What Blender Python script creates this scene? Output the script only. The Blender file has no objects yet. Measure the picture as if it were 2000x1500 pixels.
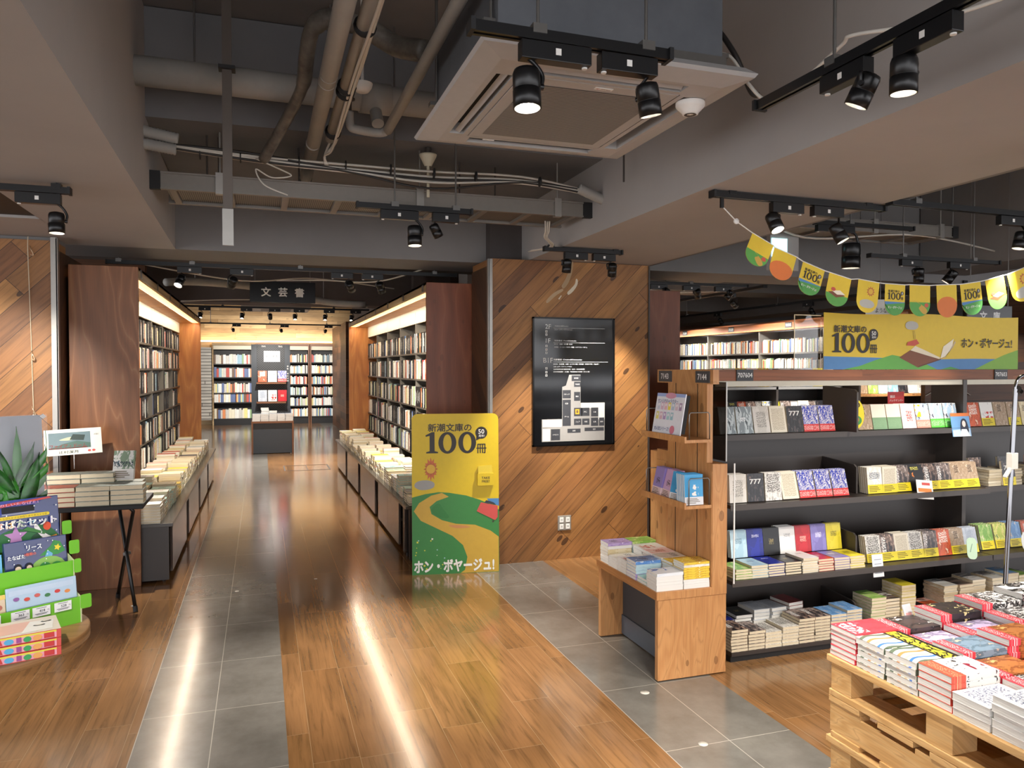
import bpy, math, random
from mathutils import Vector, Matrix, Euler

SC = bpy.context.scene
COL = SC.collection
PI = math.pi
R = math.radians
rnd = random.Random(11)

# ---------------------------------------------------------------- camera, world, exposure
cam_d = bpy.data.cameras.new('camera')
cam = bpy.data.objects.new('camera', cam_d)
COL.objects.link(cam)
cam.location = (0, 0, 1.55)
cam.rotation_euler = (R(90 - 1.21), 0, R(-18.25))
cam_d.sensor_width = 36.0
cam_d.lens = 1485.0 / 2000.0 * 36.0
cam_d.clip_start = 0.05
SC.camera = cam

SC.view_settings.view_transform = 'Standard'
SC.view_settings.look = 'None'
SC.view_settings.gamma = 1.0
SC.view_settings.use_curve_mapping = False
SC.view_settings.exposure = 1.4
SC.cycles.use_denoising = True
SC.cycles.max_bounces = 6
SC.cycles.sample_clamp_indirect = 4.0

world = bpy.data.worlds.new('world')
SC.world = world
world.use_nodes = True
bg = world.node_tree.nodes['Background']
bg.inputs[0].default_value = (0.97, 0.97, 1.0, 1)
bg.inputs[1].default_value = 1.15
WARM = (1.0, 0.87, 0.70)
NEUT = (1.0, 0.945, 0.87)
SPOT_W = 60.0          # watts of one track spotlight


# ---------------------------------------------------------------- mesh builder
class MB:
    def __init__(s):
        s.v, s.f, s.m, s.s = [], [], [], []

    def add(s, vs, fs, mi=0, sm=False):
        b = len(s.v)
        s.v += [tuple(v) for v in vs]
        for f in fs:
            s.f.append(tuple(i + b for i in f)); s.m.append(mi); s.s.append(sm)
        return s

    def box(s, x0, x1, y0, y1, z0, z1, mi=0, M=None):
        vs = [Vector((x, y, z)) for z in (z0, z1) for y in (y0, y1) for x in (x0, x1)]
        if M is not None: vs = [M @ v for v in vs]
        return s.add(vs, [(0, 2, 3, 1), (4, 5, 7, 6), (0, 1, 5, 4), (2, 6, 7, 3), (0, 4, 6, 2), (1, 3, 7, 5)], mi)

    def quad(s, a, b, c, d, mi=0):
        return s.add([a, b, c, d], [(0, 1, 2, 3)], mi)

    def poly(s, pts, M=None, mi=0):
        vs = [Vector((p[0], p[1], p[2] if len(p) > 2 else 0)) for p in pts]
        if M is not None: vs = [M @ v for v in vs]
        return s.add(vs, [tuple(range(len(vs)))], mi)

    def prism(s, pts, h, M=None, mi=0, mi_side=None):
        n = len(pts)
        vs = [Vector((p[0], p[1], 0)) for p in pts] + [Vector((p[0], p[1], h)) for p in pts]
        if M is not None: vs = [M @ v for v in vs]
        b = len(s.v)
        s.add(vs, [tuple(range(n))[::-1], tuple(range(n, 2 * n))], mi)
        for i in range(n):
            j = (i + 1) % n
            s.f.append((b + i, b + j, b + n + j, b + n + i)); s.m.append(mi if mi_side is None else mi_side); s.s.append(False)
        return s

    def lathe(s, prof, M=None, n=20, mi=0, sm=True):
        vs, fs = [], []
        for r, z in prof:
            for k in range(n):
                a = 2 * PI * k / n
                vs.append(Vector((r * math.cos(a), r * math.sin(a), z)))
        for i in range(len(prof) - 1):
            for k in range(n):
                k2 = (k + 1) % n
                fs.append((i * n + k, i * n + k2, (i + 1) * n + k2, (i + 1) * n + k))
        if M is not None: vs = [M @ v for v in vs]
        return s.add(vs, fs, mi, sm)

    def cyl(s, p0, p1, r, n=12, mi=0, r1=None, sm=True):
        p0, p1 = Vector(p0), Vector(p1)
        d = p1 - p0
        M = Matrix.Translation(p0) @ d.to_track_quat('Z', 'Y').to_matrix().to_4x4()
        L = d.length
        r1 = r if r1 is None else r1
        s.lathe([(r, 0), (r1, L)], M, n, mi, sm)
        for rr, z, rev in ((r, 0, True), (r1, L, False)):
            vs = [M @ Vector((rr * math.cos(2 * PI * k / n), rr * math.sin(2 * PI * k / n), z)) for k in range(n)]
            s.add(vs, [tuple(range(n))[::-1] if rev else tuple(range(n))], mi)
        return s

    def tube(s, pts, r, n=8, mi=0):
        pts = [Vector(p) for p in pts]
        vs, fs = [], []
        up = None
        for i, p in enumerate(pts):
            t = (pts[min(i + 1, len(pts) - 1)] - pts[max(i - 1, 0)]).normalized()
            if up is None:
                up = t.orthogonal().normalized()
            else:
                up = (up - t * up.dot(t)).normalized()
            w = t.cross(up)
            rr = r[i] if isinstance(r, (list, tuple)) else r
            for k in range(n):
                a = 2 * PI * k / n
                vs.append(p + (up * math.cos(a) + w * math.sin(a)) * rr)
        for i in range(len(pts) - 1):
            for k in range(n):
                k2 = (k + 1) % n
                fs.append((i * n + k, i * n + k2, (i + 1) * n + k2, (i + 1) * n + k))
        fs.append(tuple(range(n))[::-1])
        fs.append(tuple((len(pts) - 1) * n + k for k in range(n)))
        return s.add(vs, fs, mi, True)


def crv(pts, n=8, closed=False):
    """Catmull-Rom through points of any dimension."""
    P = [Vector(p) for p in pts]
    out = []
    m = len(P)
    for i in range(m if closed else m - 1):
        p0 = P[(i - 1) % m] if closed else P[max(i - 1, 0)]
        p1, p2 = P[i], P[(i + 1) % m]
        p3 = P[(i + 2) % m] if closed else P[min(i + 2, m - 1)]
        for k in range(n):
            t = k / n
            out.append(0.5 * ((2 * p1) + (p2 - p0) * t + (2 * p0 - 5 * p1 + 4 * p2 - p3) * t * t + (3 * p1 - p0 - 3 * p2 + p3) * t ** 3))
    if not closed: out.append(P[-1])
    return out


def frame(o, right, up):
    r, u = Vector(right).normalized(), Vector(up).normalized()
    n = r.cross(u)
    M = Matrix((r, u, n)).transposed().to_4x4()
    M.translation = Vector(o)
    return M


def root_off(o):
    v = Vector((0, 0, 0))
    while o is not None:
        v += o.location
        o = o.parent
    return v


def mesh_of(name, mb, mats, off=None):
    me = bpy.data.meshes.new(name)
    vs = mb.v if off is None else [(a - off[0], b - off[1], c - off[2]) for a, b, c in mb.v]
    me.from_pydata(vs, [], mb.f)
    for m in mats: me.materials.append(m)
    me.polygons.foreach_set('material_index', mb.m)
    me.polygons.foreach_set('use_smooth', mb.s)
    me.update()
    return me


def obj(name, mb, mats, parent=None, bev=0.0, local=False, at=None):
    """Link one mesh object. Coordinates are world ones unless local is set."""
    if not isinstance(mats, (list, tuple)): mats = [mats]
    off = None
    if parent is not None and not local: off = root_off(parent)
    if at is not None: off = Vector(at)
    me = mesh_of(name, mb, mats, off)
    o = bpy.data.objects.new(name, me)
    COL.objects.link(o)
    if parent is not None: o.parent = parent
    if at is not None and parent is None: o.location = at
    if bev:
        b = o.modifiers.new('edge', 'BEVEL'); b.width = bev; b.segments = 2; b.limit_method = 'ANGLE'; b.angle_limit = R(50)
    return o


def tag(o, label, cat, group=None):
    o['label'] = label; o['category'] = cat
    if group: o['group'] = group
    return o


def thing(name, label, cat, loc=(0, 0, 0), rz=0.0, group=None):
    o = bpy.data.objects.new(name, None)
    COL.objects.link(o)
    o.location = loc; o.rotation_euler = (0, 0, rz)
    o.empty_display_size = 0.05
    return tag(o, label, cat, group)


def struct(name, mb, mats, bev=0.0):
    o = obj(name, mb, mats, bev=bev); o['kind'] = 'structure'
    return o


# ---------------------------------------------------------------- text as faces
_tc = {}


def glyphs(s):
    key = s
    if key not in _tc:
        cu = bpy.data.curves.new('lettering', 'FONT')
        cu.body = s; cu.size = 1.0; cu.resolution_u = 2
        o = bpy.data.objects.new('lettering', cu)
        me = o.to_mesh()
        _tc[key] = ([v.co.copy() for v in me.vertices], [tuple(p.vertices) for p in me.polygons])
        o.to_mesh_clear()
        bpy.data.objects.remove(o); bpy.data.curves.remove(cu)
    return _tc[key]


def text(mb, s, M, h, mi=0, bold=0.0, align='C', width=None):
    """Write s on the plane M (x right, y up) centred on its origin; h is the height of a capital."""
    vs, fs = glyphs(s)
    if not vs: return
    x0, x1 = min(v.x for v in vs), max(v.x for v in vs)
    y0, y1 = min(v.y for v in vs), max(v.y for v in vs)
    k = h / max(y1 - y0, 1e-6)
    kx = k if width is None else width / (x1 - x0)
    cx = {'C': (x0 + x1) / 2, 'L': x0, 'R': x1}[align]
    cy = (y0 + y1) / 2
    steps = [(0.0, 0.0)] if bold <= 0 else [(a * bold * 0.9, b * bold * 0.9) for a, b in ((1, 0), (-1, 0), (0, 1), (0, -1), (0.7, 0.7), (-0.7, -0.7), (0.7, -0.7), (-0.7, 0.7))] if h > 0.03 else [(bold * 0.9, 0), (-bold * 0.9, 0), (0, bold * 0.7)]
    for i, (dx, dy) in enumerate(steps):
        mb.add([M @ Vector(((v.x + dx - cx) * kx, (v.y + dy - cy) * k, i * 0.00006)) for v in vs], fs, mi)


# ---------------------------------------------------------------- materials
def lin(h, a=1.0):
    h = h.lstrip('#')
    o = []
    for i in (0, 2, 4):
        c = int(h[i:i + 2], 16) / 255.0
        o.append(c / 12.92 if c <= 0.04045 else ((c + 0.055) / 1.055) ** 2.4)
    return (*o, a)


class NT:
    def __init__(s, name, rough=0.5, metal=0.0, spec=0.5, coat=0.0):
        s.mat = bpy.data.materials.new(name); s.mat.use_nodes = True
        s.t = s.mat.node_tree; s.n = s.t.nodes
        s.b = s.n['Principled BSDF']
        s.b.inputs['Roughness'].default_value = rough
        s.b.inputs['Metallic'].default_value = metal
        s.b.inputs['Specular IOR Level'].default_value = spec
        s.b.inputs['Coat Weight'].default_value = coat
        s.b.inputs['Coat Roughness'].default_value = 0.12

    def put(s, inp, v):
        if isinstance(v, bpy.types.NodeSocket): s.t.links.new(v, inp)
        else: inp.default_value = v

    def nd(s, typ, ins=(), out=0, **kw):
        n = s.n.new(typ)
        for k, v in kw.items(): setattr(n, k, v)
        for k, v in (ins.items() if isinstance(ins, dict) else enumerate(ins)):
            if v is not None: s.put(n.inputs[k], v)
        return n.outputs[out]

    def m(s, op, a, b=None, c=None):
        return s.nd('ShaderNodeMath', (a, b, c), operation=op)

    def coord(s, which='Object'):
        n = s.n.new('ShaderNodeTexCoord')
        return n.outputs[which]

    def xyz(s, v):
        n = s.n.new('ShaderNodeSeparateXYZ'); s.t.links.new(v, n.inputs[0])
        return n.outputs[0], n.outputs[1], n.outputs[2]

    def vec(s, x, y, z):
        return s.nd('ShaderNodeCombineXYZ', (x, y, z))

    def noise(s, v, scale, detail=3.0, rough=0.55, dist=0.0):
        return s.nd('ShaderNodeTexNoise', {'Vector': v, 'Scale': scale, 'Detail': detail, 'Roughness': rough, 'Distortion': dist})

    def white(s, v):
        return s.nd('ShaderNodeTexWhiteNoise', {'Vector': v}, noise_dimensions='3D')

    def ramp(s, f, stops, const=False):
        n = s.n.new('ShaderNodeValToRGB'); s.put(n.inputs[0], f)
        r = n.color_ramp
        if const: r.interpolation = 'CONSTANT'
        while len(r.elements) < len(stops): r.elements.new(0.5)
        for e, (p, c) in zip(r.elements, stops):
            e.position = p; e.color = lin(c) if isinstance(c, str) else (c, c, c, 1)
        return n.outputs[0]

    def mix(s, f, a, b, blend='MIX'):
        n = s.n.new('ShaderNodeMix'); n.data_type = 'RGBA'; n.blend_type = blend
        s.put(n.inputs['Factor'], f)
        for sock, v in ((n.inputs[6], a), (n.inputs[7], b)):
            s.put(sock, lin(v) if isinstance(v, str) else v)
        return n.outputs[2]

    def bump(s, h, strength=0.2, dist=0.01):
        o = s.nd('ShaderNodeBump', {'Height': h, 'Strength': strength, 'Distance': dist})
        s.t.links.new(o, s.b.inputs['Normal'])

    def done(s, col=None, rough=None):
        if col is not None: s.put(s.b.inputs['Base Color'], lin(col) if isinstance(col, str) else col)
        if rough is not None: s.put(s.b.inputs['Roughness'], rough)
        return s.mat


_mc = {}


def mat(col, rough=0.5, metal=0.0, spec=0.5, emit=0.0, coat=0.0, name=None):
    key = (col, rough, metal, spec, emit, coat)
    if key not in _mc:
        k = NT(name or 'paint_' + col.lstrip('#'), rough, metal, spec, coat)
        n = k.noise(k.coord(), 30.0)
        k.done(k.mix(k.m('MULTIPLY', n, 0.12), lin(col), (0, 0, 0, 1)))
        if emit:
            k.b.inputs['Emission Color'].default_value = lin(col)
            k.b.inputs['Emission Strength'].default_value = emit
        _mc[key] = k.mat
    return _mc[key]


def ink(col):
    return mat(col, 0.45, 0, 0.4, name='ink_' + col.lstrip('#'))


def clear(name, rough=0.03, tint=(1, 1, 1), mixf=0.1):
    k = NT(name)
    tr = k.n.new('ShaderNodeBsdfTransparent'); gl = k.n.new('ShaderNodeBsdfGlossy')
    tr.inputs[0].default_value = (*tint, 1)
    gl.inputs['Roughness'].default_value = rough
    fr = k.nd('ShaderNodeFresnel', (1.45,))
    mx = k.n.new('ShaderNodeMixShader')
    k.put(mx.inputs[0], k.m('ADD', k.m('MULTIPLY', fr, 0.6), mixf))
    k.t.links.new(tr.outputs[0], mx.inputs[1]); k.t.links.new(gl.outputs[0], mx.inputs[2])
    out = [n for n in k.n if n.type == 'OUTPUT_MATERIAL'][0]
    k.t.links.new(mx.outputs[0], out.inputs['Surface'])
    return k.mat


def planks(name, cols, axes, w, L, rough=0.5, groove=0.02, gcol='#20140c', knots=0.5, grain=0.6, coat=0.0, scuff=0.0, bumpy=0.25, wavy=0.0):
    """Boards: axes gives (u along, v across) as weights on object x, y, z."""
    k = NT(name, rough, coat=coat)
    x, y, z = k.xyz(k.coord())

    def ax(ws):
        o = None
        for s_, q in zip((x, y, z), ws):
            if q:
                t = k.m('MULTIPLY', s_, q); o = t if o is None else k.m('ADD', o, t)
        return o
    u, v = ax(axes[0]), ax(axes[1])
    vi = k.m('FLOOR', k.m('DIVIDE', v, w)); vf = k.m('FRACT', k.m('DIVIDE', v, w))
    off = k.white(k.vec(vi, 3.7, 1.3))
    uu = k.m('ADD', k.m('DIVIDE', u, L), off)
    ui = k.m('FLOOR', uu); uf = k.m('FRACT', uu)
    idn = k.white(k.vec(vi, ui, 7.1))
    base = k.ramp(idn, [(i / (len(cols) - 1), c) for i, c in enumerate(cols)])
    gv = k.vec(k.m('MULTIPLY', u, 2.2), k.m('ADD', k.m('MULTIPLY', v, 42.0), k.m('MULTIPLY', idn, 50)), k.m('MULTIPLY', idn, 9))
    g = k.noise(gv, 1.0, 5.0, 0.62, 0.8)
    gcolr = k.ramp(g, [(0.30, 0.42), (0.50, 0.92), (0.72, 1.12)])
    col = k.mix(grain, base, gcolr, 'MULTIPLY')
    big = k.noise(k.vec(k.m('MULTIPLY', u, 1.3), k.m('MULTIPLY', v, 5.0), k.m('MULTIPLY', idn, 30)), 1.0, 3.0)
    col = k.mix(0.7, col, k.ramp(big, [(0.30, 0.55), (0.62, 1.08)]), 'MULTIPLY')
    if knots:
        vo = k.nd('ShaderNodeTexVoronoi', {'Vector': k.vec(k.m('MULTIPLY', u, 3.2), k.m('MULTIPLY', v, 6.5), idn), 'Scale': 1.0})
        km = k.m('MULTIPLY', k.m('LESS_THAN', vo, 0.13), knots)
        col = k.mix(km, col, lin('#2a170c'))
    if scuff:
        sn = k.noise(k.vec(k.m('MULTIPLY', u, 4), k.m('MULTIPLY', v, 30), 2), 1.0, 6, 0.7)
        col = k.mix(k.m('MULTIPLY', k.m('GREATER_THAN', sn, 0.68), scuff), col, lin('#c9a77a'))
    gm = k.m('MAXIMUM', k.m('LESS_THAN', vf, groove), k.m('LESS_THAN', uf, groove * w / L))
    col = k.mix(gm, col, lin(gcol))
    h = k.m('SUBTRACT', k.m('MULTIPLY', g, 0.3), gm)
    if wavy:
        wv = k.noise(k.vec(k.m('MULTIPLY', x, 6.0), k.m('MULTIPLY', y, 2.0), 0), 1.0, 2.0)
        h = k.m('ADD', k.m('MULTIPLY', h, 0.12), k.m('MULTIPLY', wv, wavy))
    k.bump(h, bumpy, 0.004)
    return k.done(col)


def ply(name, c1, c2, c3, axes, rough=0.45, scale=1.0, dist=6.0, knots=0.0):
    """Rotary-cut plywood face with wavy figure along u."""
    k = NT(name, rough)
    x, y, z = k.xyz(k.coord())
    def ax(ws):
        o = None
        for s_, q in zip((x, y, z), ws):
            if q:
                t = k.m('MULTIPLY', s_, q); o = t if o is None else k.m('ADD', o, t)
        return o
    u, v = ax(axes[0]), ax(axes[1])
    p = k.vec(k.m('MULTIPLY', u, 0.55 * scale), k.m('MULTIPLY', v, 2.6 * scale), 0)
    f = k.noise(p, 1.0, 2.5, 0.5, 0.6)
    rings = k.m('FRACT', k.m('MULTIPLY', f, dist * 3.0))
    tri = k.m('ABSOLUTE', k.m('SUBTRACT', k.m('MULTIPLY', rings, 2.0), 1.0))
    fine = k.noise(k.vec(k.m('MULTIPLY', u, 6), k.m('MULTIPLY', v, 160), 0), 1.0, 3)
    col = k.mix(k.ramp(tri, [(0.15, 0.0), (0.85, 1.0)]), lin(c1), lin(c2))
    col = k.mix(k.m('MULTIPLY', k.m('POWER', tri, 10.0), 0.45), col, lin(c3))
    col = k.mix(0.55, col, k.ramp(fine, [(0.3, 0.72), (0.6, 1.05)]), 'MULTIPLY')
    if knots:
        vo = k.nd('ShaderNodeTexVoronoi', {'Vector': k.vec(k.m('MULTIPLY', u, 5.0), k.m('MULTIPLY', v, 9.0), 0.3), 'Scale': 1.0})
        col = k.mix(k.m('MULTIPLY', k.m('LESS_THAN', vo, 0.14), knots), col, lin('#54301a'))
    k.bump(tri, 0.04, 0.002)
    return k.done(col)


def plaster(name, c1, c2, scale=2.5, rough=0.75, streak=(1, 1, 1)):
    k = NT(name, rough, spec=0.25)
    x, y, z = k.xyz(k.coord())
    p = k.vec(k.m('MULTIPLY', x, streak[0]), k.m('MULTIPLY', y, streak[1]), k.m('MULTIPLY', z, streak[2]))
    n = k.noise(p, scale, 5.0, 0.6)
    k.bump(k.noise(p, 40.0, 3.0), 0.05, 0.003)
    return k.done(k.mix(k.ramp(n, [(0.3, 0.0), (0.7, 1.0)]), lin(c1), lin(c2)))


D45 = 0.70711
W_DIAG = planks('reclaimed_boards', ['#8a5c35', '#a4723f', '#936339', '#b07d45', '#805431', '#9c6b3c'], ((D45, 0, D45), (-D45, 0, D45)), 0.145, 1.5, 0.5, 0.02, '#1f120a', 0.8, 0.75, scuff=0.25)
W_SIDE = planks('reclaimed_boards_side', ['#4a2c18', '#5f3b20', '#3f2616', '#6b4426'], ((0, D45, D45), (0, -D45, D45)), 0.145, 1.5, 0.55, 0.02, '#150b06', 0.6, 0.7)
W_HORIZ = planks('reclaimed_boards_level', ['#6a3f22', '#55331c', '#7c4c28', '#472a18'], ((1, 1, 0), (0, 0, 1)), 0.16, 1.1, 0.5, 0.03, '#150b06', 0.5, 0.7)
W_BACK = planks('pale_boards', ['#a98a63', '#b89a70', '#98794f', '#c2a67c'], ((1, 0.2, 0), (0, 0, 1)), 0.12, 1.6, 0.55, 0.03, '#4a3824', 0.3, 0.6)
FLOOR_W = planks('floor_boards', ['#8d6640', '#936b44', '#88613b', '#90683f'], ((0, 1, 0), (1, 0, 0)), 0.182, 0.95, 0.17, 0.009, '#a78a66', 0.0, 0.75, coat=0.5, bumpy=0.2, wavy=1.0)
PLY_L = ply('plywood_brown', '#7d4e2c', '#8c5935', '#b0825a', ((0, 0, 1), (1, 1, 0)), 0.42, 1.0, 4.0)
PLY_R = ply('plywood_redbrown', '#7a4228', '#8a4d31', '#9a6040', ((0, 0, 1), (1, 1, 0)), 0.42, 0.8, 2.2, 0.3)
PLY_IN = ply('plywood_honey', '#a8672f', '#b87838', '#c88b4a', ((0, 0, 1), (1, 1, 0)), 0.42, 1.2, 3.0)
PLY_K = ply('plywood_kiosk', '#b98250', '#c9935e', '#8d5a32', ((0, 0, 1), (1, 1, 0)), 0.45, 1.6, 4.0, 0.5)
PLY_E = ply('plywood_edges', '#9a6437', '#b27c49', '#6f4425', ((1, 1, 0), (0, 0, 14)), 0.5, 1.0, 2.0)
PINE = ply('pallet_pine', '#c79b62', '#d8b078', '#9c6c38', ((0, 1, 0), (1, 0, 1)), 0.55, 2.2, 4.0, 0.4)
BOARD_Y = planks('cedar_board', ['#8e5433', '#9c6039', '#84492b'], ((1, 0, 0), (0, 0, 1)), 0.5, 1.9, 0.5, 0.0, '#40241a', 0.5, 0.7)
PAINT_S = plaster('soffit_paint', '#a5a19e', '#aeaaa6', 1.2)
PAINT_B = plaster('beam_paint', '#7c7a79', '#868382', 1.2)
SLAB = plaster('slab_paint', '#6d6d6f', '#7b7a7b', 1.6)
SLAB_D = plaster('slab_dark', '#4a4542', '#575150', 1.6)
CHAN = mat('#5d544d', 0.45, 0.3, name='brown_channel')
PIPE = plaster('pipe_paint', '#96948f', '#a3a09a', 6.0, 0.5)
FOIL = plaster('duct_foil', '#7b756c', '#4b4641', 14.0, 0.35)
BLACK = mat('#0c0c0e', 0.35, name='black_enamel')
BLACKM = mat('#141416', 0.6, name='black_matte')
DARK = mat('#352d29', 0.38, name='dark_laminate')
DARK2 = mat('#433c38', 0.42, name='shelf_steel')
STEEL = mat('#8d8b88', 0.3, 0.8, name='brushed_steel')
CHROME = mat('#8f8f92', 0.12, 1.0, name='chrome')
ALU = mat('#a9a6a0', 0.35, 0.6, name='aluminium')
TRAYM = mat('#857f78', 0.45, 0.3, name='tray_steel')
WHITE = mat('#e9e7e2', 0.45, name='white_plastic')
AC_W = mat('#b2b0ae', 0.5, name='cassette_plastic')
CABLE = mat('#cdc7bc', 0.5, name='cable_sheath')
CABLE_D = mat('#2a2624', 0.5, name='dark_sheath')
SLATE = mat('#3c4147', 0.45, name='slate_panel')
GREEN = mat('#6cbb1e', 0.45, name='green_card')
ACRYL = clear('clear_acrylic', 0.02, (0.99, 0.99, 0.99), 0.0)
SMOKED = clear('smoked_glass', 0.04, (0.42, 0.40, 0.38), 0.03)


def glow(name, col, strength):
    k = NT(name, 0.5)
    k.b.inputs['Base Color'].default_value = lin(col)
    k.b.inputs['Emission Color'].default_value = lin(col)
    k.b.inputs['Emission Strength'].default_value = strength
    return k.mat


LENS = glow('lamp_lens', '#fff6ea', 9.0)
LENS_OFF = mat('#b9b6ae', 0.2, name='unlit_lens')
REFL = mat('#dcd8cf', 0.25, 0.6, name='lamp_reflector')
WARMGLOW = glow('warm_diffuser', '#ffc27a', 1.1)
COOLGLOW = glow('white_diffuser', '#fff0d2', 0.35)
COVE = glow('cove_strip', '#ffd79a', 2.0)


def tiles(name, x0, y0):
    k = NT(name, 0.2, coat=0.4)
    x, y, z = k.xyz(k.coord())
    n = k.noise(k.coord(), 5.0, 6.0, 0.65)
    n2 = k.noise(k.vec(k.m('MULTIPLY', x, 30), k.m('MULTIPLY', y, 9), 0), 1.0, 4.0)
    col = k.mix(k.ramp(n, [(0.3, 0.0), (0.7, 1.0)]), lin('#67635c'), lin('#7f7a73'))
    col = k.mix(k.m('MULTIPLY', n2, 0.35), col, lin('#625d55'))
    fx = k.m('FRACT', k.m('DIVIDE', k.m('SUBTRACT', x, x0), 0.3))
    fy = k.m('FRACT', k.m('DIVIDE', k.m('SUBTRACT', y, y0), 0.6))
    g = k.m('MAXIMUM', k.m('LESS_THAN', fx, 0.012), k.m('LESS_THAN', fy, 0.006))
    col = k.mix(k.m('MULTIPLY', g, 0.7), col, lin('#b9b2a6'))
    wv = k.noise(k.vec(k.m('MULTIPLY', x, 6.0), k.m('MULTIPLY', y, 2.0), 0), 1.0, 2.0)
    k.bump(k.m('SUBTRACT', wv, k.m('MULTIPLY', g, 0.1)), 0.2, 0.004)
    return k.done(col)


TILE = tiles('floor_tiles', -0.508, 0.06)
TILE_R = tiles('floor_tiles_crossway', 1.539, 0.29)

# ================================================================ SETTING
fl = MB()
for x0, x1, mi in ((-7, -0.508, 0), (-0.508, 0.092, 1), (0.092, 1.539, 0), (1.539, 2.139, 2), (2.139, 15, 0)):
    fl.box(x0, x1, -4, 24, -0.05, 0, mi)
struct('floor', fl, [FLOOR_W, TILE, TILE_R])
struct('ceiling', MB().box(-7, 15, -4, 24, 3.42, 3.5), SLAB)
struct('ceiling_low', MB().box(-0.57, 2.03, 4.35, 6.02, 2.85, 3.415), SLAB)
bl = MB()
bl.prism([(-1.205, -4), (-0.53, -4), (-0.53, 2.065), (-0.585, 6.02), (-1.21, 6.02)], 1.0, Matrix.Translation((0, 0, 2.41)))
bl.box(-7, -1.205, 5.04, 6.02, 2.41, 3.41)
struct('beam_left', bl, PAINT_S)
struct('ceiling_void_shade_sheet', MB().box(-7, -1.212, -4, 5.035, 2.425, 2.46), BLACKM)  # black sheet whose colour stands in for the darkness of the ceiling opening
bl = MB()
bl.prism([(2.03, -4), (3.10, -4), (3.10, 6.02), (2.03, 6.02)], 1.0, Matrix.Translation((0, 0, 2.41)))
struct('beam_right', bl, PAINT_S)
struct('beam_cross', MB().box(-7, 15, 6.02, 6.62, 2.412, 3.41), PAINT_B)
struct('trim_beam', MB().box(3.16, 3.24, -4, 6.0, 2.44, 2.53), PAINT_B)
for i, (y0, y1, z) in enumerate(((8.6, 9.2, 2.55), (12.4, 13.0, 2.6), (16.2, 16.8, 2.62))):
    struct('beam_cross_%d' % (i + 1), MB().box(3.3, 15, y0, y1, z, 3.41), PAINT_B)
for i, (x0, x1, y0, y1, z) in enumerate(((6.3, 6.9, -4, 6.0, 2.5), (4.9, 5.5, 6.64, 16, 2.62), (8.6, 9.2, -4, 16, 2.5))):
    struct('beam_right_%d' % (i + 1), MB().box(x0, x1, y0, y1, z, 3.40), PAINT_B)
for i, (y0, y1, z) in enumerate(((9.2, 9.7, 2.78), (13.2, 13.8, 2.62))):
    struct('beam_rear_%d' % (i + 1), MB().box(-3, 3.2, y0, y1, z, 3.40), SLAB_D)

# the two board-clad piers either side of the aisle
struct('wall_pier_right', MB().box(1.70, 3.082, 5.70, 6.21, 0, 2.405), W_DIAG)
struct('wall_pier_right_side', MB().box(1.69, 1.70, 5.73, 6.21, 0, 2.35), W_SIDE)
struct('wall_pier_right_core', MB().box(1.76, 2.5, 5.9, 6.02, 2.406, 3.41), SLAB_D)
struct('wall_left', MB().box(-7, -1.285, 5.70, 6.0, 0, 2.385), W_DIAG)
struct('wall_left_head', MB().box(-7, -1.285, 5.74, 6.0, 2.385, 2.41), PAINT_B)
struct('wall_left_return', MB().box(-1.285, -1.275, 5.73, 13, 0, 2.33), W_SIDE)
t = MB(); t.box(1.685, 1.715, 5.685, 5.70, 0, 2.40); t.box(1.68, 1.69, 5.685, 5.72, 0, 2.40)
struct('trim_1', t, ALU)
struct('trim_2', MB().box(3.078, 3.09, 5.688, 5.72, 0, 2.40), DARK2)
t = MB(); t.box(-1.305, -1.268, 5.685, 5.70, 0, 2.405); t.box(-1.275, -1.265, 5.685, 5.73, 0, 2.40)
struct('trim_3', t, ALU)
struct('wall_back', MB().box(-7, 6, 22.3, 22.5, 0, 3.41), W_BACK)
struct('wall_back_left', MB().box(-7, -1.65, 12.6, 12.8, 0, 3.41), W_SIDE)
struct('wall_pier_rear', MB().box(1.86, 2.5, 17.9, 21.4, 0, 2.62), W_HORIZ)
struct('wall_rear_right', MB().box(2.5, 2.7, 13.0, 22.3, 0, 3.41), SLAB_D)
struct('wall_far_right', MB().box(2.7, 15, 18.0, 18.2, 0, 3.41), W_HORIZ)
struct('wall_far_side', MB().box(14.2, 14.4, 0, 18.0, 0, 3.41), SLAB_D)
struct('pillar_right', MB().box(7.9, 9.0, 5.6, 6.5, 0, 2.49), W_HORIZ)

for i, (x, y, r) in enumerate(((-0.80, 5.45, 0.016), (-0.17, 5.58, 0.014), (0.37, 5.73, 0.012), (1.73, 3.22, 0.022), (1.72, 2.70, 0.02))):
    tag(obj('floor_marker', MB().lathe([(0.0005, 0.0012), (r, 0.0012), (r, 0.0002)], Matrix.Translation((x, y, 0)), 18), mat('#c9c4b8', 0.4, name='floor_sticker')), 'small pale round floor marker, %s' % ['before the folding table', 'on the grey tiles of the aisle', 'on the boards of the aisle', 'on the crossway tiles by the kiosk', 'on the crossway tiles nearest the viewer'][i], 'floor marker')
t = MB()
for a, b_, c, d in ((0.32, 1.00, 11.88, 11.90), (0.32, 1.00, 12.50, 12.52), (0.32, 0.34, 11.90, 12.50), (0.98, 1.00, 11.90, 12.50), (0.655, 0.665, 11.90, 12.50)): t.box(a, b_, c, d, 0.0005, 0.003)
tag(obj('floor_hatch', t, DARK2), 'thin metal outline of a floor hatch far along the aisle', 'floor hatch')

# ================================================================ TRACK LIGHTING
N_SPOT = [0]


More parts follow.
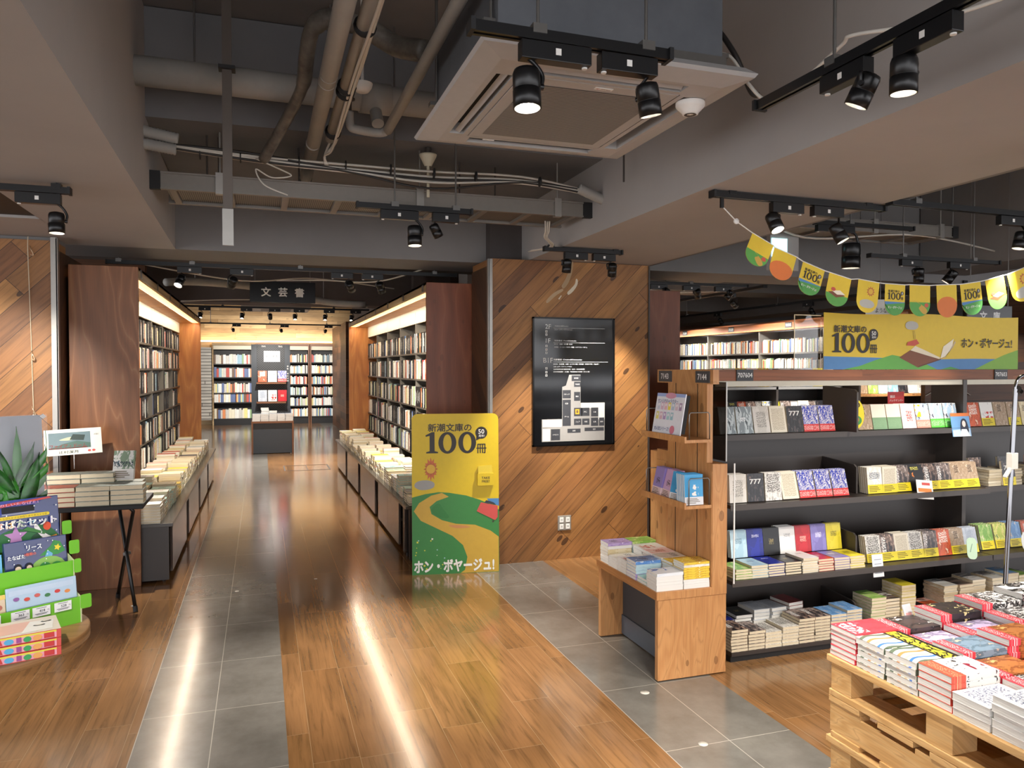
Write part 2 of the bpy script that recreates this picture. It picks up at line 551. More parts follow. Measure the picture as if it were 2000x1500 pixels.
def spotlight(label, head, aim, rail_z, box=(0.17, 0), big=1.0, watts=None, on=True, size=58, group=None, side=1, lens=None):
    """A driver box clipped to the rail, an arm and a tilting can with its lens."""
    head, aim = Vector(head), Vector(aim)
    t = thing('spotlight', label, 'spotlight', (head.x, head.y, rail_z), group=group)
    d = (aim - head).normalized()
    q = d.to_track_quat('Z', 'Y').to_matrix().to_4x4()
    r, L = 0.034 * big, 0.098 * big
    M = Matrix.Translation(head - d * L * 0.5) @ q
    can = MB()
    can.lathe([(r * 0.55, 0), (r * 0.9, 0.004), (r, 0.014), (r, L * 0.52), (r * 0.975, L * 0.525), (r * 0.975, L * 0.54), (r * 1.02, L * 0.55), (r * 1.02, L), (r * 0.93, L)], M, 20)
    can.lathe([(0.001, 0), (r * 0.55, 0)], M, 20)
    obj('lamp_can', can, BLACK, t)
    ring = MB().lathe([(r * 0.93, L), (r * 0.72, L * 0.80)], M, 20)
    obj('reflector', ring, REFL, t)
    ln = MB().lathe([(r * 0.72, L * 0.80), (r * 0.3, L * 0.83), (0.0005, L * 0.84)], M, 20)
    obj('lens', ln, (lens or LENS) if on else LENS_OFF, t)
    joint = Vector((head.x, head.y, rail_z - 0.045))
    sd = Vector((-d.y, d.x, 0))
    sd = sd.normalized() * side if sd.length > 0.05 else Vector((1, 0, 0)) * side
    pv = head - d * L * 0.1 + sd * r * 1.12
    arm = MB().tube(crv([joint, joint + Vector((0, 0, -0.018)) + sd * r * 0.7, pv + Vector((0, 0, 0.03)) + sd * 0.004, pv], 4), 0.0055 * big, 6)
    arm.cyl(pv + sd * 0.006, pv - sd * r * 0.2, 0.008 * big, 8)
    arm.cyl(joint + Vector((0, 0, 0.03)), joint, 0.016, 10)
    obj('arm', arm, BLACK, t)
    bx, by = box
    ln_ = 0.165 * max(big, 0.8)
    bb = MB()
    if abs(bx) > abs(by):
        s_ = 1 if bx > 0 else -1
        x0, x1 = sorted((head.x - 0.02 * s_, head.x + s_ * ln_))
        bb.box(x0, x1, head.y - 0.019, head.y + 0.019, rail_z - 0.052, rail_z - 0.002)
        tip = (head.x + s_ * (ln_ - 0.014), head.y, rail_z - 0.053)
    else:
        s_ = 1 if by > 0 else -1
        y0, y1 = sorted((head.y - 0.02 * s_, head.y + s_ * ln_))
        bb.box(head.x - 0.019, head.x + 0.019, y0, y1, rail_z - 0.052, rail_z - 0.002)
        tip = (head.x, head.y + s_ * (ln_ - 0.014), rail_z - 0.053)
    db = obj('driver_box', bb, BLACK, t, bev=0.002)
    obj('release_button', MB().cyl(tip, (tip[0], tip[1], tip[2] - 0.004), 0.008, 10), WHITE, db)
    st = MB()
    mx, my = (tip[0] + head.x) / 2, (tip[1] + head.y) / 2
    if abs(bx) > abs(by): st.box(mx - 0.008, mx + 0.008, head.y - 0.0205, head.y - 0.0195, rail_z - 0.036, rail_z - 0.018)
    else: st.box(head.x - 0.0205, head.x - 0.0195, my - 0.008, my + 0.008, rail_z - 0.036, rail_z - 0.018)
    obj('rating_sticker', st, WHITE, db)
    if on:
        ld = bpy.data.lights.new('spot_beam', 'SPOT')
        ld.energy = SPOT_W * (watts if watts is not None else 1.0)
        ld.color = NEUT; ld.spot_size = R(size); ld.spot_blend = 0.75; ld.shadow_soft_size = 0.03
        lo = bpy.data.objects.new('spot_beam', ld); COL.objects.link(lo)
        lo.location = head + d * (L * 0.56); lo.rotation_euler = d.to_track_quat('-Z', 'Y').to_euler()
    return t


def rail(label, p0, p1, drops=(), up=None, group=None):
    """A lighting track with its hanging rods; p0-p1 are its ends, drops are fractions, up the height of what it hangs from."""
    p0, p1 = Vector(p0), Vector(p1)
    t = thing('lighting_track', label, 'lighting track', p0, group=group)
    d = (p1 - p0).normalized(); sd = Vector((-d.y, d.x, 0)) * 0.017
    up_ = Vector((0, 0, 1))
    b = MB()
    M = frame(p0, sd, up_)
    b.prism([(-0.017, 0), (-0.006, 0), (-0.006, 0.012), (0.006, 0.012), (0.006, 0), (0.017, 0), (0.017, 0.03), (-0.017, 0.03)], (p1 - p0).length, Matrix.Translation(p0) @ Matrix((Vector(sd).normalized(), up_, d)).transposed().to_4x4())
    obj('rail', b, BLACK, t)
    for p in (p0, p1):
        c = p + up_ * 0.015
        b = MB().box(c.x - 0.02 * abs(d.y) - 0.006, c.x + 0.02 * abs(d.y) + 0.006, c.y - 0.02 * abs(d.x) - 0.006, c.y + 0.02 * abs(d.x) + 0.006, c.z - 0.017, c.z + 0.017)
        obj('end_cap', b, BLACKM, t)
    for f in drops:
        c = p0.lerp(p1, f) + up_ * 0.03
        h = MB().box(c.x - 0.02, c.x + 0.02, c.y - 0.02, c.y + 0.02, c.z - 0.012, c.z + 0.014)
        h.cyl(c, (c.x, c.y, up), 0.005, 8)
        obj('hanger', h, BLACK if up - c.z < 0.1 else STEEL, t)
    return t


Z0 = 2.375
rail('short black lighting track under the soffit above the bamboo display', (-1.60, 4.04, 2.36), (-0.845, 4.04, 2.36), (0.93,), 2.41)
spotlight('black spotlight aimed down, above the bamboo display', (-0.90, 4.04, 2.225), (-0.86, 3.9, 0), 2.36, (-1, 0), 1.0, 0.9)
spotlight('black spotlight cut by the edge beside the bamboo display lamp', (-1.33, 4.04, 2.24), (-1.75, 5.7, 1.1), 2.36, (1, 0), 1.0, 1.6)

rail('black lighting track hung in front of the ceiling air conditioner', (0.535, 1.97, 2.442), (1.13, 1.98, 2.442), (0.32, 0.88), 3.42)
spotlight('large black spotlight pointing down before the air conditioner grille', (0.692, 1.97, 2.31), (0.70, 1.78, 0), 2.44, (1, 0), 1.12, 1.0)
spotlight('black tilted spotlight beside the detector on the air conditioner', (1.068, 1.978, 2.325), (1.45, 2.15, 0.6), 2.44, (-1, 0), 0.95, 1.0)
rail('black lighting track running along the right beam towards the viewer', (1.615, 2.21, 2.425), (1.62, 0.6, 2.425), (0.22, 0.8), 3.42)
spotlight('black spotlight tilted to the left on the right beam track', (1.62, 1.745, 2.335), (1.1, 2.6, 0.3), 2.425, (0, 1), 0.95, 1.0)
spotlight('black spotlight hanging upright at the near end of the right beam track', (1.62, 1.602, 2.325), (1.66, 1.68, 0), 2.425, (0, -1), 1.0, 0.6)
rail('black lighting track hung in front of the long cable tray', (0.50, 4.2, 2.42), (1.14, 4.2, 2.42), (0.32, 0.86), 3.42)
spotlight('black spotlight pointing down under the middle of the cable tray', (0.815, 4.2, 2.285), (0.85, 4.05, 0), 2.42, (-1, 0), 1.15, 2.2)
spotlight('small black spotlight turned to the right under the cable tray', (0.935, 4.2, 2.32), (1.9, 4.6, 0.7), 2.42, (1, 0), 0.8, 0.9)
rail('black lighting track on the soffit in front of the floor guide', (1.90, 5.03, 2.375), (2.50, 5.04, 2.375), (0.08, 0.92), 2.41)
spotlight('black spotlight upright above the left edge of the floor guide', (2.07, 5.03, 2.275), (2.05, 5.5, 0.6), 2.375, (1, 0), 0.95, 1.35)
spotlight('black unlit-looking spotlight above the right edge of the floor guide', (2.43, 5.04, 2.265), (2.65, 5.7, 1.2), 2.375, (-1, 0), 0.95, 1.35)
rail('black lighting track on the soffit holding the pennant string', (2.075, 3.20, 2.375), (3.12, 3.215, 2.375), (0.1, 0.9), 2.41)
spotlight('bright black spotlight just above the first pennants', (2.43, 3.2, 2.275), (2.6, 2.35, 0.6), 2.375, (1, 0), 1.0, 0.9)
spotlight('black spotlight tilted right above the middle pennants', (2.83, 3.21, 2.245), (3.35, 2.7, 0.9), 2.375, (-1, 0), 1.0, 0.9)
rail('black lighting track on rods above the long gondola shelf', (3.12, 3.165, 2.40), (4.6, 3.2, 2.40), (0.12,), 3.42)
spotlight('black spotlight cut by the edge above the last pennants', (4.07, 3.19, 2.27), (3.8, 3.3, 0.8), 2.40, (-1, 0), 1.0, 1.0)
rail('black lighting track behind the pennants with one dark blue lamp', (3.85, 4.6, 2.60), (4.75, 4.6, 2.60), (0.35,), 3.42)
spotlight('large blue-black spotlight pointing down behind the pennants', (4.172, 4.6, 2.385), (4.19, 4.66, 0), 2.60, (-1, 0), 1.9, 2.2, size=80)

# unseen lamps added behind the viewer to keep the shop evenly lit
for i, (x, y, tx, ty) in enumerate(((0.3, 0.2, 0.4, 1.6), (2.6, 0.9, 2.3, 1.9), (2.9, 2.0, 2.7, 2.9), (-0.9, 1.6, -0.9, 2.6), (3.6, 1.6, 3.4, 3.6), (1.2, 0.6, 1.1, 3.4))):
    spotlight('unseen black spotlight added behind the viewer to light the tables', (x, y, 2.30), (tx, ty, 0.4), 2.41 if x > 2.1 or x < -0.6 else 3.42 - 1.0, (0, 1), 1.0, 0.85, group='added spotlights behind the viewer')

# across the aisle mouth
rail('long black lighting track across the aisle between the tall bookcases', (-1.15, 6.70, 2.372), (1.68, 6.72, 2.372), (0.03, 0.22, 0.52, 0.93), 3.42)
for lab, x, tx, ty, tz in (('lit black spotlight above the left bookcase on the aisle track', -0.62, -1.05, 6.0, 1.1), ('dark spotlight left of the hanging sign on the aisle track', -0.22, -0.9, 8.2, 1.0),
                           ('dark spotlight right of the hanging sign on the aisle track', 0.74, 1.5, 8.4, 1.0), ('dark spotlight nearest the right bookcase on the aisle track', 1.0, 1.6, 7.6, 0.8)):
    spotlight(lab, (x, 6.71, 2.255), (tx, ty, tz), 2.372, (1 if x < 0 else -1, 0), 1.0, 1.5, size=75)

# rear aisle
rear = [(-0.95, 13.5, 2.42, 'left'), (-0.3, 13.5, 2.42, 'sign'), (0.15, 13.5, 2.42, 'sign'), (0.55, 13.5, 2.42, 'right'), (1.05, 13.5, 2.42, 'left'), (1.5, 13.5, 2.42, 'right'), (-0.6, 18.5, 2.42, 'wall'), (0.45, 18.5, 2.42, 'wall'), (1.45, 18.5, 2.42, 'wall')]
rail('black lighting track across the rear of the aisle', (-1.4, 18.5, 2.55), (1.8, 18.5, 2.55), (0.1, 0.5, 0.9), 3.42)
rail('black lighting track over the middle of the aisle', (-1.2, 13.5, 2.55), (1.8, 13.5, 2.55), (0.2, 0.8), 2.62)
for i, (x, y, z, w) in enumerate(rear):
    spotlight('small distant spotlight, %s one over the rear aisle' % ['first', 'second', 'third', 'fourth', 'fifth', 'sixth', 'seventh', 'eighth', 'ninth'][i], (x, y, z), (x * 0.6 + (0.4 if x > 0.3 else -0.2), y + (3.2 if y > 18 else -0.8), 1.2 if y > 18 else 0) if i != 2 else (0.19, 14.7, 1.1), z + 0.13, (1, 0), 1.0, 2.0 if y > 18 else 1.7, size=80)

# right hall
rail('black lighting track with four lamps beyond the pier', (3.20, 6.9, 2.40), (4.9, 6.9, 2.40), (0.15, 0.6), 3.42)
for i, x in enumerate((3.62, 3.92, 4.30, 4.68)):
    spotlight('black spotlight, %s of four on the track beyond the pier' % ['first', 'second', 'third', 'fourth'][i], (x, 6.9, 2.32), (x + (-0.9 if i % 2 else 1.0), 8.2, 0.4), 2.40, (-1, 0), 1.05, 2.8, size=85)
rail('black lighting track over the far right shelves', (5.2, 7.0, 2.42), (5.3, 13.0, 2.42), (0.1, 0.5, 0.9), 3.42)
rail('second black lighting track over the far right shelves', (6.9, 6.0, 2.42), (6.9, 12.0, 2.42), (0.1, 0.5, 0.9), 3.42)
far = [(5.22, 7.6, 5.95, 7.7), (5.25, 9.4, 5.95, 9.3), (5.28, 11.2, 5.95, 11.2), (5.29, 12.5, 5.95, 12.5), (6.9, 6.6, 7.3, 6.6), (6.9, 8.3, 7.3, 8.3), (6.9, 10.4, 7.3, 10.4)]
for i, (x, y, tx, ty) in enumerate(far):
    spotlight('small spotlight, %s over the far right shelves' % ['first', 'second', 'third', 'fourth', 'fifth', 'sixth', 'seventh'][i], (x, y, 2.29), (tx, ty, 1.75), 2.42, (0, 1), 1.0, 0.6, size=85)
rail('black lighting track low behind the middle pennants', (4.55, 4.82, 2.42), (5.9, 4.82, 2.42), (0.25, 0.8), 3.42)
spotlight('black spotlight behind the middle pennants, facing away', (5.05, 4.82, 2.30), (5.3, 5.1, 1.0), 2.42, (-1, 0), 1.15, 1.0)
spotlight('black spotlight behind the middle pennants, tilted left', (5.38, 4.82, 2.30), (4.6, 5.6, 0.8), 2.42, (1, 0), 1.15, 1.0)

# ================================================================ CEILING SERVICES
# four-way cassette air conditioner
ax0, ax1, ay0, ay1, az = 0.622, 1.577, 2.165, 3.215, 2.50
t = thing('air_conditioner', 'square four-way ceiling cassette air conditioner with ribbed grille', 'air conditioner', (1.1, 2.69, az))
cx, cy = (ax0 + ax1) / 2, (ay0 + ay1) / 2


def ringpts(m, z):
    return [(ax0 + m, ay0 + m, z), (ax1 - m, ay0 + m, z), (ax1 - m, ay1 - m, z), (ax0 + m, ay1 - m, z)]


b = MB()
rings = [ringpts(0.03, az + 0.055), ringpts(0.0, az + 0.028), ringpts(0.008, az + 0.016), ringpts(0.085, az)]
for i in range(3):
    for k in range(4):
        a, c = rings[i], rings[i + 1]
        b.quad(a[k], a[(k + 1) % 4], c[(k + 1) % 4], c[k])
# lower face between 0.085 and 0.215 with an air slot in each side
W_, H_ = ax1 - ax0, ay1 - ay0
def P(k, u, v, z=az):
    if k == 0: return (ax0 + u, ay0 + v, z)
    if k == 1: return (ax1 - v, ay0 + u, z)
    if k == 2: return (ax1 - u, ay1 - v, z)
    return (ax0 + v, ay1 - u, z)
for k in range(4):
    L = W_ if k in (0, 2) else H_
    m0, m1, s0, s1, e = 0.085, 0.185, 0.105, 0.163, 0.20
    b.quad(P(k, m0, m0), P(k, L - m0, m0), P(k, L - s0, s0), P(k, s0, s0))
    b.quad(P(k, s1, s1), P(k, L - s1, s1), P(k, L - m1, m1), P(k, m1, m1))
    b.quad(P(k, s0, s0), P(k, e, s0), P(k, e, s1), P(k, s1, s1))
    b.quad(P(k, L - e, s0), P(k, L - s0, s0), P(k, L - s1, s1), P(k, L - e, s1))
    for (u0, v0), (u1, v1) in (((e, s0), (L - e, s0)), ((L - e, s0), (L - e, s1)), ((L - e, s1), (e, s1)), ((e, s1), (e, s0))):
        b.quad(P(k, u0, v0), P(k, u1, v1), P(k, u1, v1, az + 0.045), P(k, u0, v0, az + 0.045))
obj('panel', b, AC_W, t)
for k in range(4):
    L = W_ if k in (0, 2) else H_
    b = MB().add([P(k, 0.2, 0.105, az + 0.045), P(k, L - 0.2, 0.105, az + 0.045), P(k, L - 0.2, 0.163, az + 0.045), P(k, 0.2, 0.163, az + 0.045)], [(0, 1, 2, 3)])
    o = obj('air_outlet', b, BLACKM, t)
    b = MB().add([P(k, 0.205, 0.128, az + 0.012), P(k, L - 0.205, 0.128, az + 0.012), P(k, L - 0.205, 0.146, az + 0.002), P(k, 0.205, 0.146, az + 0.002)], [(0, 1, 2, 3)])
    if k != 1: obj('flap', b, AC_W, o)
gk = NT('grille_ribs', 0.5)
gx, gy, gz = gk.xyz(gk.coord())
gs = gk.m('FRACT', gk.m('MULTIPLY', gy, 75.0))
gk.bump(gk.m('ABSOLUTE', gk.m('SUBTRACT', gs, 0.5)), 0.6, 0.01)
GRILLE = gk.done(gk.mix(gk.m('LESS_THAN', gs, 0.45), lin('#8b8681'), lin('#5c5855')))
g = MB().box(ax0 + 0.188, ax1 - 0.188, ay0 + 0.188, ay1 - 0.188, az - 0.001, az + 0.02)
grf = obj('intake_frame', g, AC_W, t, bev=0.002)
obj('intake_grille', MB().box(ax0 + 0.235, ax1 - 0.235, ay0 + 0.245, ay1 - 0.235, az - 0.003, az + 0.01), GRILLE, grf)
b = MB().box(1.08, 1.145, ay0 + 0.205, ay0 + 0.222, az - 0.0035, az)
lg = obj('maker_plate', b, WHITE, t)
b = MB()
for dx, dy in ((0, 0.0026), (-0.003, -0.0026), (0.003, -0.0026)):
    c = Vector((1.09 + dx, ay0 + 0.2135 + dy, az - 0.0042))
    b.quad(c + Vector((0, 0.003, 0)), c + Vector((-0.0018, 0, 0)), c + Vector((0, -0.003, 0)), c + Vector((0.0018, 0, 0)))
text(b, 'MITSUBISHI', frame((1.12, ay0 + 0.2135, az - 0.0042), (1, 0, 0), (0, 1, 0)) @ Matrix.Scale(-1, 4, (0, 1, 0)), 0.005, 1, 0.02)
obj('maker_mark', b, [ink('#c0272d'), ink('#3a3a3a')], lg)
b = MB().box(0.88, 0.93, ay1 - 0.16, ay1 - 0.15, az - 0.001, az + 0.001)
obj('indicator', b, WHITE, t)
b = MB(); b.box(0.70, 1.50, 2.26, 3.12, az + 0.055, az + 0.36)
cb = obj('casing', b, plaster('casing_steel', '#5c5f64', '#66696e', 8.0, 0.5), t)
b = MB(); b.box(0.70, 1.50, 2.235, 2.26, az + 0.06, az + 0.1)
obj('casing_rim', b, STEEL, cb)
for x in (0.69, 1.51):
    for y in (2.30, 3.08):
        b = MB().box(x - 0.03, x + 0.03, y - 0.02, y + 0.02, az + 0.12, az + 0.135); b.cyl((x, y, az + 0.09), (x, y, 3.42), 0.006, 8)
        obj('hanging_rod', b, STEEL, t)
d = tag(obj('ceiling_detector', MB().lathe([(0.001, 0), (0.028, 0), (0.03, 0.006), (0.046, 0.022), (0.052, 0.03), (0.052, 0.0415)], Matrix.Translation((1.465, 2.405, az - 0.043)), 24), WHITE), 'round white sensor dome under the corner of the air conditioner', 'sensor')
obj('sensor_slots', MB().lathe([(0.012, -0.001), (0.022, -0.001)], Matrix.Translation((1.465, 2.405, az - 0.043)), 16), DARK2, d)

# the pipes
def pipe(name, label, cat, pts, r, m, n=14):
    return tag(obj(name, MB().tube(pts, r, n), m), label, cat)


t = thing('drain_pipe', 'thick straight grey pipe running away under the slab with a closed end', 'pipe', (0.27, 3.5, 2.74))
obj('pipe_run', MB().tube([(0.262, 0.8, 2.74), (0.275, 5.0, 2.75)], 0.036, 18), PIPE, t)
obj('dark_end', MB().cyl((0.275, 5.0, 2.75), (0.275, 5.04, 2.75), 0.039, 18), BLACKM, t)
for y in (3.2, 3.28, 4.2):
    obj('pipe_joint', MB().tube([(0.27, y, 2.745), (0.27, y + 0.01, 2.745)], 0.0375, 18), PIPE, t)
for y in (2.6, 4.4):
    obj('hanger', MB().cyl((0.27, y, 2.78), (0.27, y, 3.42 if y < 4.35 else 2.85), 0.005, 6), STEEL, t)
t = thing('cable_pipe', 'slimmer grey pipe strapped with white cables beside the thick pipe', 'pipe', (0.33, 3, 2.73))
obj('pipe_run', MB().tube([(0.342, 0.8, 2.74), (0.35, 4.1, 2.75)], 0.026, 14), PIPE, t)
for i in range(5):
    a = -1.1 + i * 0.5
    obj('cable', MB().tube(crv([(0.345 + 0.033 * math.cos(a), y, 2.745 + 0.033 * math.sin(a) - 0.012 * ((j + i) % 3)) for j, y in enumerate((0.8, 1.8, 2.5, 3.1, 3.6, 4.1))] + [(0.335, 4.26, 2.70), (0.34 + i * 0.004, 4.30, 2.665)], 5), 0.006, 6), CABLE, t)
for y in (2.7, 3.3, 3.36, 3.95):
    obj('cable_tie', MB().tube([(0.352, y, 2.742), (0.352, y + 0.008, 2.742)], 0.041, 14), BLACKM, t)
t = thing('main_pipe', 'large horizontal grey pipe crossing under the slab', 'pipe', (0, 4.05, 2.96))
obj('pipe_run', MB().tube([(-0.60, 3.99, 2.955), (1.25, 4.13, 2.985)], 0.07, 18), PIPE, t)
obj('branch_socket', MB().tube([(0.50, 4.073, 2.973), (0.66, 4.085, 2.976)], 0.08, 18), PIPE, t)
obj('branch', MB().cyl((0.58, 4.07, 2.92), (0.585, 4.0, 2.82), 0.032, 12), PIPE, t)
for x in (-0.3, 0.35, 1.0):
    obj('hanger', MB().cyl((x, 4.05, 3.0), (x, 4.05, 3.42), 0.005, 6), STEEL, t)
t = thing('sprinkler_pipe', 'thin slanting grey pipe with a valve beside the air conditioner', 'pipe', (0.62, 3, 2.76))
obj('pipe_run', MB().tube([(0.635, 1.0, 2.76), (0.62, 3.9, 2.76)], 0.025, 12), PIPE, t)
obj('elbow_run', MB().tube(crv([(0.62, 3.88, 2.76), (0.60, 3.93, 2.755), (0.55, 3.94, 2.755), (0.47, 3.92, 2.755), (0.435, 3.92, 2.77), (0.43, 3.92, 2.84)], 6), 0.022, 12), PIPE, t)
obj('valve', MB().cyl((0.43, 3.92, 2.82), (0.43, 3.92, 2.90), 0.012, 10), DARK2, t)
obj('valve_handle', MB().cyl((0.43, 3.92, 2.90), (0.43, 3.92, 2.907), 0.028, 12), DARK2, t)
obj('hanger', MB().cyl((0.63, 2.6, 2.78), (0.63, 2.6, 3.42), 0.005, 6), STEEL, t)
pipe('insulated_duct', 'bent silver-wrapped duct looping from the cables to the air conditioner', 'duct', crv([(0.02, 4.28, 2.66), (0.12, 4.0, 2.78), (0.19, 3.7, 2.86), (0.20, 3.5, 2.93), (0.22, 3.38, 3.0), (0.30, 3.32, 3.03), (0.45, 3.3, 2.99), (0.56, 3.28, 2.93), (0.66, 3.15, 2.87)], 6), [0.028] * 13 + [0.034] * 12 + [0.04] * 12 + [0.046] * 12, FOIL, 14)

# cable bundle along the low slab
tb = thing('cable_bundle', 'sagging bundle of white and dark cables strung above the cable tray', 'cable', (0.8, 4.33, 2.66))
for i in range(7):
    dz = 0.012 * (i % 4); dy = 0.012 * (i // 4)
    sag = [0.02, 0.05, 0.0, 0.11, 0.03, 0.015, 0.06][i]
    obj('cable', MB().tube(crv([(-0.42, 4.30 + dy, 2.685 + dz * 0.5), (0.0, 4.31 + dy, 2.655 + dz), (0.5, 4.32 + dy, 2.655 + dz - sag * 0.5), (0.95, 4.34 + dy, 2.66 + dz - sag), (1.5, 4.35 + dy, 2.675 + dz - sag * 0.4), (1.95, 4.36 + dy, 2.63 + dz * 0.6)], 6), 0.007, 6), CABLE if i % 3 else CABLE_D, tb)
for x in (-0.3, -0.1, 0.2, 0.45, 0.7, 0.95, 1.2, 1.6):
    obj('cable_tie', MB().tube([(x, 4.325, 2.672), (x + 0.006, 4.325, 2.672)], 0.03, 10), BLACKM, tb)
obj('loose_loop', MB().tube(crv([(-0.02, 4.28, 2.66), (0.08, 4.27, 2.62), (0.16, 4.26, 2.58), (0.06, 4.25, 2.56), (-0.02, 4.26, 2.60), (0.02, 4.25, 2.52), (0.14, 4.24, 2.47)], 6), 0.004, 6), CABLE, tb)


def ribbed(label, p0, p1, r):
    p0, p1 = Vector(p0), Vector(p1)
    n = 26
    pts = [p0.lerp(p1, i / n) for i in range(n + 1)]
    return tag(obj('conduit', MB().tube(pts, [r * (1.0 if i % 2 else 0.88) for i in range(n + 1)], 14), PIPE), label, 'conduit')


ribbed('short ribbed conduit sticking out of the left beam, upper one', (-0.60, 4.30, 2.765), (-0.40, 4.31, 2.735), 0.032)
ribbed('short ribbed conduit sticking out of the left beam, lower one', (-0.60, 4.30, 2.70), (-0.41, 4.31, 2.68), 0.03)
ribbed('short ribbed conduit bent out of the right beam above the tray end', (1.87, 4.36, 2.66), (2.05, 4.37, 2.60), 0.033)

# cable tray (perforated floor, two side rails)
tk = NT('tray_mesh', 0.5, 0.3)
tx, ty, tz = tk.xyz(tk.coord())
TRAYF = tk.done(tk.mix(tk.m('LESS_THAN', tk.m('FRACT', tk.m('MULTIPLY', tx, 90.0)), 0.45), lin('#7a746c'), lin('#3b3733')))


def tray(label, x0, x1, y0, y1, z, nz=3.42, h=0.085):
    t = thing('cable_tray', label, 'cable tray', ((x0 + x1) / 2, y0, z))
    for y in (y0, y1):
        b = MB().box(x0 + 0.06, x1 - 0.06, y - 0.003, y + 0.003, z, z + h)
        for zz in (z, z + h): b.box(x0 + 0.06, x1 - 0.06, y - 0.014, y + 0.014, zz - 0.003, zz + 0.006)
        obj('side_rail', b, TRAYM, t)
    for x in (x0, x1 - 0.06):
        obj('end_cap', MB().box(x, x + 0.06, y0 - 0.016, y0 + 0.016, z - 0.006, z + h + 0.008), BLACKM, t)
    n = int((x1 - x0) / 0.30)
    for i in range(n + 1):
        x = x0 + 0.10 + (x1 - x0 - 0.24) * i / n
        obj('rung', MB().box(x, x + 0.035, y0, y1, z - 0.004, z + 0.014), TRAYM, t)
    obj('tray_floor', MB().box(x0 + 0.08, x1 - 0.08, y0 + 0.02, y1 - 0.02, z + 0.014, z + 0.02), TRAYF, t)
    for f in (0.13, 0.56, 0.9):
        x = x0 + (x1 - x0) * f
        b = MB().box(x, x + 0.045, y0 - 0.02, y0 + 0.02, z - 0.012, z + h + 0.02); b.cyl((x + 0.022, y0, z + h), (x + 0.022, y0, nz), 0.005, 6)
        obj('hanger', b, ALU, t)


tray('long steel cable tray spanning between the two beams', -0.57, 2.03, 4.52, 4.90, 2.52, 2.85)
tray('steel cable tray high over the right hall behind the pennants', 3.6, 5.65, 5.0, 5.4, 2.66)
t = thing('drop_cable', 'white cables hanging from the tray end to the soffit track', 'cable', (1.9, 4.9, 2.45))
for i in range(3):
    obj('cable', MB().tube(crv([(1.78 + 0.015 * i, 4.7, 2.515), (1.80 + 0.012 * i, 4.75, 2.46), (1.82 + 0.01 * i, 4.82, 2.43), (1.93 + 0.01 * i, 5.0, 2.402), (1.86, 5.2 + 0.03 * i, 2.40)], 6), 0.005, 6), CABLE, t)

# hanging steel channel
t = thing('hanging_channel', 'steel channel hanging straight down from the slab, its end shiny', 'channel', (-0.135, 3.6, 2.1))
obj('channel', MB().prism([(-0.02, -0.012), (0.02, -0.012), (0.02, 0.012), (0.014, 0.012), (0.014, -0.006), (-0.014, -0.006), (-0.014, 0.012), (-0.02, 0.012)], 1.17, Matrix.Translation((-0.135, 3.6, 2.25))), CHAN, t)
obj('bright_end', MB().box(-0.158, -0.112, 3.583, 3.594, 2.09, 2.25), ALU, t)
obj('ceiling_bracket', MB().box(-0.20, -0.06, 3.56, 3.64, 3.40, 3.42), BLACKM, t)
b = MB(); b.box(-0.17, -0.10, 3.57, 3.63, 2.86, 2.875)
obj('clamp', b, BLACKM, t)
for i, (x, y, z) in enumerate(((-0.28, 2.9, 3.1), (0.05, 3.05, 3.12), (0.85, 3.3, 3.0), (0.62, 1.6, 3.0), (1.78, 1.75, 2.74), (1.95, 3.9, 2.6))):
    tag(obj('hanging_rod', MB().cyl((x, y, z), (x, y, 3.425), 0.006, 6), STEEL if i < 3 else DARK2), 'bare threaded rod, %s one hanging from the slab by the pipes' % ['first', 'second', 'third', 'fourth', 'fifth', 'sixth'][i], 'rod')
for i, (x, y) in enumerate(((-0.28, 4.6), (-0.22, 4.62), (0.22, 4.7), (1.2, 4.7), (1.45, 4.75))):
    tag(obj('hanging_rod', MB().cyl((x, y, 2.56), (x, y, 2.855), 0.005, 6), DARK2), 'thin dark rod, %s from the left beam, reaching down to the cable tray' % ['first', 'second', 'third', 'fourth', 'fifth'][i], 'rod')
t = thing('smoke_detector', 'small white round smoke detector near the thick pipe', 'smoke detector', (0.47, 3.72, 2.86))
obj('detector_body', MB().lathe([(0.001, 0), (0.03, 0), (0.045, 0.02), (0.05, 0.04)], Matrix.Translation((0.47, 3.72, 2.875)), 20), WHITE, t)
obj('hanger', MB().cyl((0.47, 3.72, 2.91), (0.47, 3.72, 3.42), 0.008, 8), WHITE, t)
t = thing('sprinkler_drop', 'cream cone and thin rod dropping from the low slab behind the tray', 'sprinkler', (0.945, 4.45, 2.6))
obj('cone', MB().lathe([(0.02, -0.06), (0.05, 0.0), (0.052, 0.01), (0.001, 0.01)], Matrix.Translation((0.945, 4.45, 2.80)), 20), mat('#d9cfb4', 0.5), t)
obj('rod', MB().cyl((0.945, 4.45, 2.56), (0.945, 4.45, 2.75), 0.009, 10), mat('#d9cfb4', 0.5), t)
obj('stub', MB().cyl((0.945, 4.45, 2.80), (0.945, 4.45, 2.855), 0.02, 10), DARK2, t)
t = thing('hanging_cable', 'pale cable slung from the air conditioner past the right beam track', 'cable', (1.6, 2.0, 2.5))
obj('cable', MB().tube(crv([(1.515, 2.45, 2.70), (1.585, 2.35, 2.66), (1.62, 2.28, 2.54), (1.655, 2.22, 2.468), (1.675, 2.1, 2.475), (1.68, 1.9, 2.53), (1.68, 1.85, 2.54), (1.80, 1.7, 2.53), (1.95, 1.5, 2.56), (2.02, 1.35, 2.60)], 8), 0.006, 8), CABLE, t)
obj('dark_loop', MB().tube(crv([(1.515, 2.6, 2.86), (1.60, 2.5, 2.84), (1.64, 2.4, 2.70), (1.70, 2.38, 2.56), (1.72, 2.36, 2.54)], 8), 0.01, 8), CABLE_D, t)

